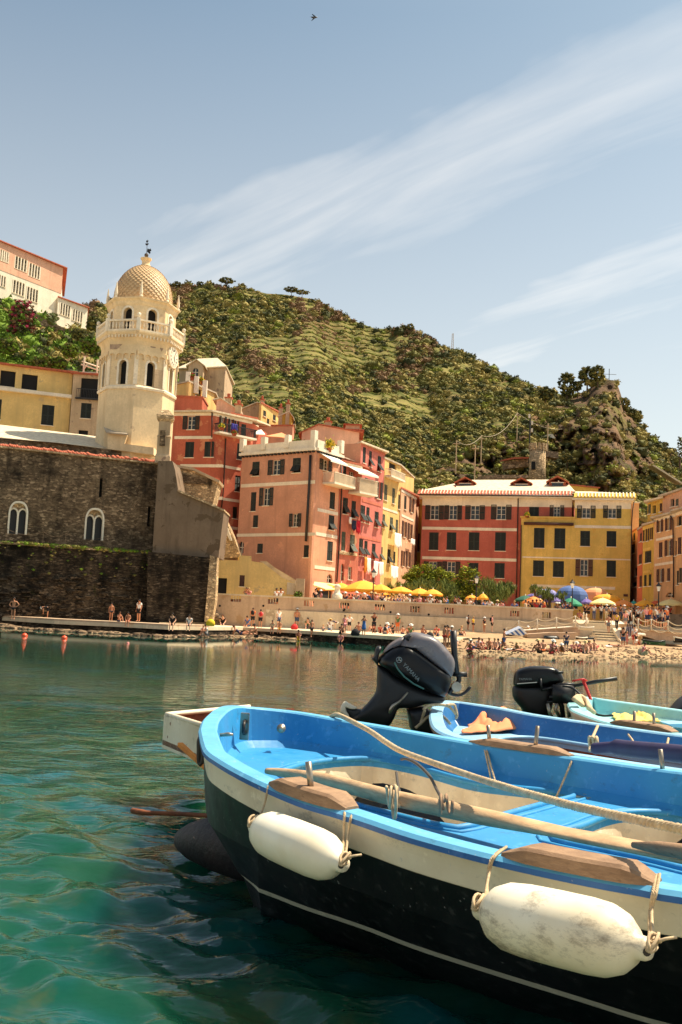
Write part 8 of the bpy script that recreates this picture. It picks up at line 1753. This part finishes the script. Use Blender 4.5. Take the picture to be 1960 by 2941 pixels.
def template(kind):
 if kind in PT:return PT[kind]
 J=pose(kind);order=['pel','sp','ch','nk','hd','shL','elL','wrL','shR','elR','wrR','hpL','knL','anL','toL','hpR','knR','anR','toR']
 R_=dict(pel=(.135,.105),sp=(.12,.09),ch=(.15,.105),nk=.052,hd=(.078,.092),sh=.058,el=.042,wr=.03,hp=.085,kn=.056,an=.038,to=.034)
 ix={k:i for i,k in enumerate(order)};pts=[tuple(J[k])for k in order];rad=[R_.get(k,R_.get(k[:2]))for k in order]
 E_=[('pel','sp'),('sp','ch'),('ch','nk'),('nk','hd'),('ch','shL'),('shL','elL'),('elL','wrL'),('ch','shR'),('shR','elR'),('elR','wrR'),('pel','hpL'),('hpL','knL'),('knL','anL'),('anL','toL'),('pel','hpR'),('hpR','knR'),('knR','anR'),('anR','toR')]
 edges=[(ix[a],ix[b_])for a,b_ in E_]
 up=(J['hd']-J['nk']).normalized();top=J['hd']+up*.10;pts.append(tuple(top));rad.append((.062,.07));edges.append((ix['hd'],len(pts)-1))
 for k in 'LR':
  w=J['wr'+k];d=(w-J['el'+k]).normalized();sd_=d.cross(V3((0,1,0)));sd_=sd_.normalized()if sd_.length>.1 else V3((1,0,0));palm=w+d*.07;pts.append(tuple(palm));rad.append((.036,.02));pi_=len(pts)-1;edges.append((ix['wr'+k],pi_))
  for j,ln in enumerate((.075,.085,.08,.06)):
   a=palm+sd_*((j-1.5)*.02)+d*.035;b_=a+d*ln*.6+V3((0,-.014,-.008));pts+=[tuple(a),tuple(b_)];rad+=[.009,.007];edges+=[(pi_,len(pts)-2),(len(pts)-2,len(pts)-1)]
  a=w+d*.03-sd_*.045;b_=a+d*.03-sd_*.012;pts+=[tuple(a),tuple(b_)];rad+=[.011,.008];edges+=[(pi_,len(pts)-2),(len(pts)-2,len(pts)-1)]
 body=skinmesh('body',pts,edges,rad,1)
 def part(names,ed,grow,extra=None):
  pp=[tuple(J[k])for k in names];rr=[]
  for k in names:
   r=R_.get(k,R_.get(k[:2]));rr.append(tuple(x+grow for x in r)if hasattr(r,'__len__')else r+grow)
  if extra:
   for a,b_,f_,r in extra:pp.append(tuple(J[a].lerp(J[b_],f_)));rr.append(r)
  return skinmesh('cloth',pp,ed,rr,1)
 top_=part(['ch','sp','pel','shL','shR'],[(0,1),(1,2),(0,3),(0,4),(3,5),(4,6)],.018,[('shL','elL',.6,.062),('shR','elR',.6,.062)])
 sh_=part(['pel','hpL','hpR'],[(0,1),(0,2),(1,3),(2,4)],.016,[('hpL','knL',.75,.092),('hpR','knR',.75,.092)])
 tr_=part(['pel','hpL','hpR','knL','knR'],[(0,1),(0,2),(1,3),(2,4),(3,5),(4,6)],.016,[('knL','anL',.92,.056),('knR','anR',.92,.056)])
 br_=part(['pel','hpL','hpR'],[(0,1),(0,2),(1,3),(2,4)],.012,[('hpL','knL',.22,.092),('hpR','knR',.22,.092)])
 dr_=skinmesh('cloth',[tuple(J['ch']),tuple(J['sp']),tuple(J['pel']),tuple(J['pel'].lerp((J['knL']+J['knR'])/2,.5)),tuple(J['pel'].lerp((J['knL']+J['knR'])/2,1.05))],[(0,1),(1,2),(2,3),(3,4)],[(.168,.12),(.135,.11),(.17,.14),(.2,.17),(.235,.2)],1)
 h=J['hd'];back=V3((0,.022,0))if kind not in('bend','lie','recline')else V3((-.02,0,.0));mb=MB();hb=h+back*.8;mb.lathe(hb-up*.05,[(.05,0),(.088,.03),(.094,.07),(.09,.11),(.07,.15),(.03,.175)],12,axis=up,sx=.92);ho=mb.build('hair',CM_['white'],None,True);hair=ho.data;hair.materials.clear();bpy.data.objects.remove(ho)
 mb=MB();mb.lathe(h+up*.055,[(.19,0),(.19,.008),(.10,.02),(.095,.09),(.06,.11)],14,axis=up);ht=mb.build('hat',CM_['white'],None,True);hat=ht.data;bpy.data.objects.remove(ht)
 mb=MB();fw=V3((0,-1,0))if kind not in('bend','lie','recline')else(V3((0,0,1))if kind=='lie' else V3((.95,0,.1)));sx_=fw.cross(up).normalized();c=h-up*.0
 mb.lathe(c+fw*.085-up*.01,[(.018,0),(.012,.016),(.004,.022)],6,axis=fw)
 for s in(-1,1):mb.lathe(c+fw*.083+sx_*s*.03+up*.022,[(.009,0),(.006,.008)],6,axis=fw);mb.lathe(c+sx_*s*.078,[(.02,0),(.012,.014)],6,axis=sx_*s)
 mb.box(c+fw*.085-up*.045,sx_*.022,fw*.006,up*.004);fo=mb.build('face',SK['tan'],None,True);face=fo.data;bpy.data.objects.remove(fo)
 PT[kind]=dict(body=body,top=top_,shorts=sh_,trousers=tr_,briefs=br_,dress=dr_,hair=hair,hat=hat,face=face);return PT[kind]
def person(loc,kind,h,rot,skin,top,bot,bkind,hair,label,grp,bag=None):
 T=template(kind);rt=root('person',loc,label,'person',grp);rt.scale=(h/1.7,)*3;rt.rotation_euler=(0,0,rot)
 def add(nm,me,mat):
  o=bpy.data.objects.new(nm,me);COL.objects.link(o)
  if not me.materials:me.materials.append(mat)
  o.material_slots[0].link='OBJECT';o.material_slots[0].material=mat;o.parent=rt;return o
 add('body',T['body'],SK[skin]);add('face',T['face'],SK[skin])
 if bkind=='dress':add('dress',T['dress'],CM_[top])
 else:
  if top:add('shirt',T['top'],CM_[top])
  if bot:add(bkind,T[bkind],CM_[bot])
 if hair in('straw','whitehat'):add('hat',T['hat'],HR[hair])
 add('hair',T['hair'],HR[hair]if hair in('dark','brown','blond')else HR['brown'])
 if bag:
  if 'bg' not in PT:mb=MB();mb.lathe(V3((0,.17,1.08)),[(.1,0),(.15,.05),(.16,.22),(.12,.36),(.04,.4)],10,sy=.7);q=mb.build('backpack',CM_['black'],None,True);PT['bg']=q.data;bpy.data.objects.remove(q)
  add('backpack',PT['bg'],CM_[bag])
 return rt
def ground(px,py,lvl):
 if lvl=='q':return PZ(px,py,ZQ+.02)
 if lvl=='k':return PZ(px,py,ZQ+.15)
 if isinstance(lvl,(int,float)):return PZ(px,py,lvl)
 z=.3
 for _ in range(12):p=PZ(px,py,z);z=.5*z+.5*max(-.25,beach_z(p.x,p.y))
 if p.y>74.5 or p.y<40:p=P(px,py,74.5)
 return Vector((p.x,p.y,p.z if p.y==74.5 else z))
pose_w=dict(stand='standing',walk='walking',photo='hands raised',hips='hands on hips',bend='bending',sit='sitting',sitcrouch='crouching',ledge='sitting legs dangling',recline='reclining',lie='lying')
PEOPLE=[]
def desc(kind,top,bot,bk,hair,bag):
 s='person '+pose_w[kind]
 if bk=='dress':s+=' in a %s dress'%top
 elif top and bot:s+=' in %s top, %s %s'%(top,bot,bk)
 elif bot:s+=' in %s %s'%(bot,bk)
 if hair=='straw':s+=', straw hat'
 if hair=='whitehat':s+=', white hat'
 if bag:s+=', %s backpack'%bag
 return s
def pp(cr,x,yf,hpx,kind,skin,top,bot,bk,hair,where,lvl='b',rot=0,bag=None,grp='people on the quay and beach'):
 q=cr(x,yf);sc_=cr(0,1)[1]-cr(0,0)[1];g=ground(q[0],q[1],lvl);full={'sit':.50,'sitcrouch':.5,'ledge':.72,'recline':.38,'lie':.16,'bend':.63}.get(kind,1.0)
 h=hpx*sc_*g.y/FPX/full;h=min(1.95,max(1.15,h))
 PEOPLE.append((q[0],g,kind,h,math.radians(rot),skin,top,bot,bk,hair,desc(kind,top,bot,bk,hair,bag)+' '+where,grp,bag))
E1=crop(560,1640,3.92);E2=c2b;E3=cr3;E4=c4r
W1='on the left quay';W2='on the bright quay';W3_='on the beach';W4='by the steps'
L_=[(c2,48,1385,125,'stand','light','white','beige','shorts','straw',W1,'k',20),(c2,88,1425,140,'hips','tan',None,'black','briefs','dark',W1,'k',0),(c2,325,1412,78,'bend','tan','black','black','shorts','whitehat',W1,'k',200),(c2,757,1432,112,'stand','tan',None,'black','briefs','dark',W1,'k',20),(c2,812,1436,52,'sit','tan',None,'navy','briefs','brown',W1,'k',40),(c2,875,1440,60,'ledge','tan',None,'red','briefs','dark',W1,'k',0),(c2,945,1438,150,'stand','tan','white','black','shorts','dark',W1,'k',-30),(c2,1178,1462,110,'ledge','light','black','black','shorts','dark',W1,'k',0),(c2,1292,1466,100,'ledge','light','white','grey','shorts','dark',W1,'k',0),(c2,1380,1532,66,'sit','light','white','white','shorts','blond','at the foot of the quay',.1,40),(c2,1412,1534,72,'sit','tan','white','grey','shorts','dark','at the foot of the quay',.1,-60),(E1,648,632,215,'stand','tan','orange','black','shorts','brown',W2,'q',170,'black'),(E1,695,622,185,'stand','light','pink','black','shorts','whitehat',W2,'q',150),(E1,735,640,205,'stand','tan','pink','black','shorts','dark',W2,'q',190,'red'),(E1,885,580,150,'stand','tan','black','black','shorts','brown',W2,'q',60),(E1,873,655,120,'ledge','tan','beige','black','shorts','dark',W2,'q',0),(E1,952,655,125,'ledge','tan',None,'yellow','shorts','dark',W2,'q',0),(E1,520,720,105,'recline','tan','navy','navy','briefs','brown','on the rocks',.12,10),(E1,690,745,140,'sit','tan',None,'black','briefs','dark','on the rocks',.1,-80),(E1,1165,778,108,'sit','brown',None,'yellow','shorts','dark','at the water edge',.06,0),(E1,1312,745,170,'walk','tan',None,'black','shorts','dark','below the quay',.25,30),(E1,1378,785,60,'sitcrouch','tan',None,'red','briefs','brown','in the shallows',.0,0),(E1,1440,790,140,'stand','light','grey','teal','shorts','blond','in the shallows',-.05,0),(E2,232,828,100,'bend','light','navy','white','trousers','whitehat',W2,'q',0),(E2,358,845,140,'stand','tan','pink','pink','shorts','brown',W2,'q',30),(E2,402,832,160,'hips','light','white','black','shorts','blond',W2,'q',0),(E2,538,868,165,'photo','tan','blue',None,'dress','dark',W2,'q',0),(E2,633,850,195,'photo','brown','black','black','shorts','dark',W2,'q',0),(E2,325,850,60,'sit','tan','black','black','shorts','dark',W2,'q',20),(E2,322,930,60,'sitcrouch','tan','pink','navy','shorts','dark','at the water edge',.05,0),(E2,735,945,150,'stand','tan','white','grey','shorts','dark','behind the big tilted motor','b',180,'black'),(E2,805,930,145,'stand','tan','black','black','shorts','dark','behind the big tilted motor','b',180),(E2,905,855,75,'sit','tan',None,'navy','briefs','dark',W2,'q',180),(E2,960,855,85,'sit','tan',None,'black','briefs','brown',W2,'q',180),(E2,692,845,45,'sit','tan','red','black','shorts','dark',W2,'q',0),(E2,770,838,40,'sit','light','orange','black','shorts','brown',W2,'q',0),(E2,1322,915,215,'walk','tan',None,'orange','briefs','dark','behind the upright motor handle','b',0),(E2,1362,890,150,'stand','tan','white','beige','shorts','whitehat','behind the upright motor handle','b',60),(E2,1300,880,120,'stand','tan',None,'red','briefs','dark','behind the upright motor handle','b',120),(E2,1395,900,110,'sit','light','white','white','shorts','blond','behind the upright motor handle','b',0),(E3,20,740,165,'stand','brown','black','black','shorts','dark',W3_,'b',100,'white'),(E3,85,760,165,'hips','tan','yellow','black','briefs','blond',W3_,'b',60),(E3,222,770,130,'stand','tan','black','beige','briefs','whitehat',W3_,'b',40),(E3,320,762,205,'stand','light','pink','black','shorts','dark',W3_,'b',80,'black'),(E3,470,915,260,'stand','tan',None,'blue','shorts','dark',W3_,'b',90),(E3,440,900,110,'sit','brown',None,'black','briefs','brown',W3_,'b',30),(E3,1250,930,255,'stand','light','navy','denim','shorts','dark',W3_,'b',180)]
r_=random.Random(5)
for(x,y,w_)in((60,905,0),(95,890,1),(140,900,0),(180,880,2),(215,890,0),(250,895,1),(300,870,0),(340,868,2),(395,900,0),(545,850,3),(600,852,3),(640,855,1),(690,858,3),(735,856,0),(790,850,0),(830,858,2),(870,855,3),(925,880,0),(955,905,0),(985,905,1),(1055,880,0),(1085,925,2),(1110,930,3),(1190,925,1),(1340,930,0),(1375,925,1),(1440,925,2),(1490,905,0),(1530,915,0)):
 kd=['sit','recline','sitcrouch','lie'][w_];x+=r_.uniform(-18,18);y+=r_.uniform(-55,12);L_.append((E3,x,y,{'sit':105,'recline':75,'sitcrouch':100,'lie':34}[kd],kd,r_.choice(['tan','tan','light','brown']),r_.choice([None,None,None,'white','pink']),r_.choice(['black','red','navy','blue','orange']),'briefs',r_.choice(['dark','brown','blond','dark','whitehat','straw']),W3_,'b',r_.choice([-60,-20,0,30,70,180])))
L_+=[(E4,735,1045,295,'stand','tan','black','denim','shorts','dark','at the foot of the steps','b',170),(E4,895,1040,325,'stand','light','white','red','shorts','dark','at the foot of the steps','b',200),(E4,790,1030,210,'stand','tan','pink','pink','shorts','blond','at the foot of the steps','b',90),(E4,915,1045,160,'stand','light','black','white','shorts','brown','at the foot of the steps','b',30),(E4,1015,1030,165,'sit','tan','pink','beige','shorts','dark','by the green rowing boat','b',60),(E4,975,1035,140,'sitcrouch','light','orange','beige','shorts','straw','by the green rowing boat','b',-20),(E4,660,970,45,'lie','tan',None,'black','briefs','dark','beside the white towel below the steps','b',0),(E4,70,960,100,'sit','tan','navy','navy','briefs','whitehat','before the dark dinghies','b',10),(E4,145,960,90,'recline','tan','red','red','briefs','brown','before the dark dinghies','b',20),(E4,225,940,100,'sit','tan',None,'black','briefs','dark','before the dark dinghies','b',40),(E4,330,945,140,'sit','light',None,'pink','briefs','brown','before the dark dinghies','b',-20)]
for x in(640,676,712,772,800,852,884,930,948,1002,1030,1076,1108,1142,1180,1212,1256,1290,1322):
 kd=r_.choice(['sit','stand','walk','sit','ledge','recline']);yq=float(np.interp(x,[600,1000,1300],[1795,1817,1831]))-(r_.uniform(0,7)if kd!='ledge' else 1);L_.append((crop(0,0,1),x,yq,{'sit':30,'ledge':42,'recline':22}.get(kd,56),kd,r_.choice(['tan','light','brown','tan']),r_.choice(['white','red','blue',None,'black','green','teal']),r_.choice(['black','navy','denim','orange']),'shorts',r_.choice(['dark','brown','blond','whitehat','straw']),W2,'q',r_.choice([-70,-30,0,40,180])))
for a in L_:pp(a[0],*a[1:12],rot=a[12],bag=a[13]if len(a)>13 else None)
# on the steps and landing
for a in((530,770,235,'walk','tan',None,'grey','shorts','brown',1.25,180),(645,735,240,'walk','light','yellow','black','trousers','dark',1.7,180),(770,700,150,'walk','light','pink','grey','shorts','blond',1.9,0),(325,592,200,'stand','tan','white','denim','trousers','dark',0,0),(425,592,205,'stand','brown','white','black','trousers','dark',0,20),(245,590,210,'stand','tan','black','black','shorts','brown',0,150),(500,600,210,'stand','light','grey','beige','trousers','whitehat',0,10),(560,600,210,'stand','tan','white','black','trousers','dark',0,40),(610,600,215,'stand','light','lilac','navy','shorts','whitehat',0,0),(700,600,205,'stand','tan','black','denim','trousers','dark',0,170),(750,610,210,'stand','light','grey','black','trousers','whitehat',0,10),(815,660,240,'walk','light','white','black','trousers','brown',0,0),(865,605,205,'stand','tan','beige','beige','shorts','straw',0,30),(905,610,200,'stand','brown','black','black','trousers','dark',0,190),(945,640,230,'stand','light','white','black','shorts','whitehat',0,180),(985,640,210,'stand','tan','white','beige','shorts','blond',0,170),(120,590,130,'sit','tan','pink','grey','shorts','brown',0,0),(195,590,190,'stand','tan','black','black','shorts','dark',0,20)):
 q=E4(a[0],a[1]);D=80.5-(a[1]-592)*.05;g=P(q[0],q[1],D);full=.5 if a[3]=='sit' else 1;h=min(1.9,max(1.3,a[2]/4.9*D/FPX/full))
 PEOPLE.append((q[0],g,a[3],h,math.radians(a[10]),a[4],a[5],a[6],a[7],a[8],desc(a[3],a[5],a[6],a[7],a[8],'yellow' if a[5]=='yellow' and 0 else None)+(' on the steps' if a[1]>650 else ' at the head of the steps'),'people on the square',None))
for i,a in enumerate(((1065,690,'pink'),(1110,690,'orange'),(1185,700,'beige'),(1215,690,'white'),(1245,720,'grey'),(1290,725,'white'),(1335,735,'navy'),(1350,700,'orange'))):
 q=E4(a[0],a[1]);g=P(q[0],q[1],74.6);PEOPLE.append((q[0],g,'stand',1.6,r_.uniform(-1,1),r_.choice(['tan','light']),a[2],r_.choice(['black','denim','navy']),'shorts',r_.choice(['dark','brown','blond','whitehat']),desc('stand',a[2],None,'shorts','x',None)+' in '+a[2]+' behind the right hand railings','people on the square',None))
spots=[(612,'by the dark doorway'),(708,'before the low yellow house'),(715,'before the low yellow house'),(794,'before the low yellow house'),(806,'before the low yellow house'),(906,'under the corner awning'),(922,'under the corner awning')]
for x in(985,992,1003,1012,1024,1036,1046,1056,1066,1078,1086,1098,1106,1114,1124,1134,1146,1158,1166,1176,1190,1204):spots.append((x,'under the yellow parasols'))
for x in(1226,1236,1246,1265,1284,1308,1318,1350,1358,1384,1392,1406,1428,1440,1446):spots.append((x,'behind the wall by the trees'))
for x in(1478,1510,1518,1530,1541,1552,1560,1598,1606,1616,1624,1632,1638):spots.append((x,'under the coloured parasols'))
for x,wh in spots:
 u,z=FPp.uz(x,1730);p=FPp.pt(u,0,-r_.uniform(1.0,3.2));px_,_=pix((p.x,p.y,3));p.x+=(x-px_)*p.y/FPX;p.z=2.02
 tp=r_.choice(['white','black','pink','blue','grey','beige','navy','red','white','lilac']);hr=r_.choice(['dark','brown','dark','blond','whitehat','straw']);kd=r_.choice(['stand','stand','hips','photo'])
 if x==1478:tp,hr,kd='blue','blond','hips'
 sk_=r_.choice(['tan','light','tan','brown']);PEOPLE.append((x,p,kd,r_.uniform(1.5,1.78),r_.uniform(-1.5,1.5),sk_,tp,'black','shorts',hr,'person, '+pose_w[kd]+', '+tp+' top, '+('white hat' if hr=='whitehat' else 'straw hat' if hr=='straw' else hr+' hair')+' '+wh,'people on the square',None))
for i,(x,y)in enumerate(((10,470),(60,490),(1400,400),(1445,470),(1490,470),(1530,480))):
 q=E4(1080+i*62,492);g=P(q[0],q[1],82);tp=r_.choice(['white','black','red','beige']);PEOPLE.append((q[0],g-Vector((0,0,.9)),'stand',1.6,0,'tan',tp,'black','shorts',r_.choice(['dark','brown']),'person standing in a '+tp+' top in the shade of the right parasols','people on the square',None))
q=P(*c4(852,288),110);PEOPLE.append((1594,q-Vector((0,0,.75)),'stand',1.6,0,'light','red','black','shorts','brown','person in a red top standing on the terrace of the broad yellow house','people on the square',None))
# make every label single out one person: neighbours that share a description are told apart by order from the left
from collections import defaultdict
bl=defaultdict(list)
for i,p in enumerate(PEOPLE):bl[p[10]].append(i)
ORD=['leftmost of these','second from left','third from left','fourth from left','fifth from left','sixth from left']
for k,ids in bl.items():
 ids.sort(key=lambda i:PEOPLE[i][0])
 for j,i in enumerate(ids):
  p=PEOPLE[i];lb=k+(', '+(ORD[j]if j<6 else 'number %d from left'%(j+1))if len(ids)>1 else '')
  person(p[1],p[2],p[3],p[4],p[5],p[6],p[7],p[8],p[9],lb,p[11],p[12])
def mat_on(pts,lvl,mat,label,cat='towel',nm='beach_towel',grp='towels on the beach'):
 q=[ground(*p,lvl)+Vector((0,0,.03))for p in pts];mb=MB();mb.prism(q,(0,0,.02));return tag(mb.build(nm,mat,None),label,cat,grp)
mat_on([E3(500,895),E3(745,900),E3(740,922),E3(510,918)],'b',CM_['white'],'long white towel lying on the sand below the blue striped cover')
mat_on([E4(490,955),E4(590,955),E4(585,972),E4(500,972)],'b',CM_['white'],'small white towel lying below the steps');mat_on([E4(370,935),E4(400,938),E4(395,948),E4(365,948)],'b',CM_['red'],'red towel corner left of the foot of the steps');mat_on([E3(20,905),E3(110,915),E3(60,925),E3(0,915)],'b',CM_['pink'],'pink towel under the sunbathers left of the blue striped cover')
m,t,b=newmat('blue_stripes');tcn=N(t,'ShaderNodeTexCoord');wv=N(t,'ShaderNodeTexWave',i_Scale=1.6,bands_direction='DIAGONAL');t.links.new(tcn.outputs['Object'],wv.inputs[0]);rp=ramp(t,[(.42,G(54,96,160)),(.5,G(226,226,222))]);t.links.new(wv.outputs[1],rp.inputs[0]);t.links.new(rp.outputs[0],b.inputs[0])
q=[P(*E3(x,y),70)for x,y in((500,795),(560,765),(690,705),(755,780),(700,812),(590,800))];mb=MB();mb.prism(q,(0,1.2,.1));o=tag(mb.build('boat_cover',m,None,bevel=.03),'blue and white striped cover draped over a small boat on the beach','cover')
def beachboat(cr,x,y,wpx,D,rot,mats,label,up=False):
 q=cr(x,y);g=P(q[0],q[1],D);L=wpx*(cr(0,1)[1]-cr(0,0)[1])*D/FPX/2;rt=root('beached_boat',g,label,'boat','boats drawn up on the beach');c_,s_=math.cos(rot),math.sin(rot);n=16;V=[];W_=L*.36;Hh=L*.30
 for i in range(n+1):
  u=-1+2*i/n;wd=W_*(1-abs(u)**2.4)**.8 if u>-.9 else W_*.5;sh=Hh*(1+.35*u*u)
  for k,(a,z)in enumerate(((-1,1),(-.92,.5),(-.55,.12),(0,0),(.55,.12),(.92,.5),(1,1),(.9,1),(.8,.5),(0,.32),(-.8,.5),(-.9,1))):
   zz_=z*sh if not up else(1.0-z)*Hh;V.append(g+Vector((u*L*c_-a*wd*s_,u*L*s_+a*wd*c_,zz_+.05)))
 mb=MB();k=12
 for i in range(n):
  for j in range(k):mb.mi=0 if j<6 else 1;mb.add([V[i*k+j],V[i*k+(j+1)%k],V[(i+1)*k+(j+1)%k],V[(i+1)*k+j]],[(0,1,2,3)])
 mb.build('hull',mats,rt,True)
 mb=MB()
 for s in(0,6):mb.tube([V[i*k+s]+Vector((0,0,.01))for i in range(n+1)],.045,6)
 mb.build('rail',mats[2]if len(mats)>2 else mats[0],rt,True)
 if not up:
  for u in(-.35,.3):a=g+Vector((u*L*c_,u*L*s_,Hh*.72));MB().box(a,Vector((-s_,c_,0))*W_*.8,Vector((c_,s_,0))*.1,Vector((0,0,.02))).build('thwart',mats[1],rt)
beachboat(E4,1165,955,330,66.5,.0,[paint('green_hull',G(26,84,48),.4),M['bcream'],M['cowl']],'dark green rowing boat with a cream inside drawn up on the beach')
beachboat(E3,1065,850,200,71,.1,[M['bblack'],M['bblack']],'dark boat hull turned over against the ramp wall',True)
beachboat(E4,150,880,170,68.5,.1,[M['bblack'],M['bcream'],M['bcream']],'left of the two dark inflatable dinghies before the steps');beachboat(E4,260,875,130,69,-.1,[M['bblack'],M['bl2'],M['bblack']],'right of the two dark inflatable dinghies before the steps');beachboat(E4,215,742,220,70,0,[M['bcream'],M['white'],M['white']],'small white boat resting above the dark dinghies')
beachboat(E4,1640,930,380,67.5,.05,[M['bblack'],M['concrete'],M['bcream']],'black and white boat on the beach cut off by the right edge');beachboat(E4,950,812,190,70,-.2,[M['bcream'],M['white'],M['white']],'white boat tilted beside the striped deck cover',True)
q=[P(*E4(x,y),70)for x,y in((770,690),(870,685),(885,780),(780,775))];mb=MB();mb.prism(q,(0,.25,0));o=mb.build('deck_cover',CM_['white'],None);tag(o,'white cover with grey stripes propped beside the steps','cover')
for i in range(4):a=P(*E4(790+i*25,732),69.97);k=MB().box(a,Vector((.035,0,0)),Vector((0,.01,0)),Vector((.03,0,.42))).build('stripe',CM_['navy'],o)
for x,y,lb,c_,lv,s in((E1(175,590)[0],1798,'yellow bag on the quay above the people in white','yellow','k',.26),(E1(1120,660)[0],1808,'dark red bag on the quay near the bending person','red','q',.24),(E2(460,870)[0],1826,'black bag at the quay edge beside the person in the blue dress','black','q',.24),(E2(690,840)[0]+6,1817,'dark rucksack beside the seated person in red','navy','q',.2),(E2(1160,890)[0],1833,'black rucksack just right of the big tilted motor','black','q',.22),(E4(1015,1025)[0],1869,'beige bag beside the person seated by the green rowing boat','beige','b',.3),(E1(600,622)[0],1797,'flat grey board lying behind the woman in navy','grey','q',.2)):
 g=ground(x,y,lv);mb=MB();mb.lathe(g,[(s*.8,0),(s*1.1,s*.3),(s,s*1.0),(s*.55,s*1.5),(s*.15,s*1.65)],10,sy=.7);mb.tube([g+Vector((-s*.5,0,s*1.2)),g+Vector((0,0,s*2.1)),g+Vector((s*.5,0,s*1.2))],.02,5);tag(mb.build('bag',CM_[c_],None,True),lb,'bag','bags on the quay and beach')
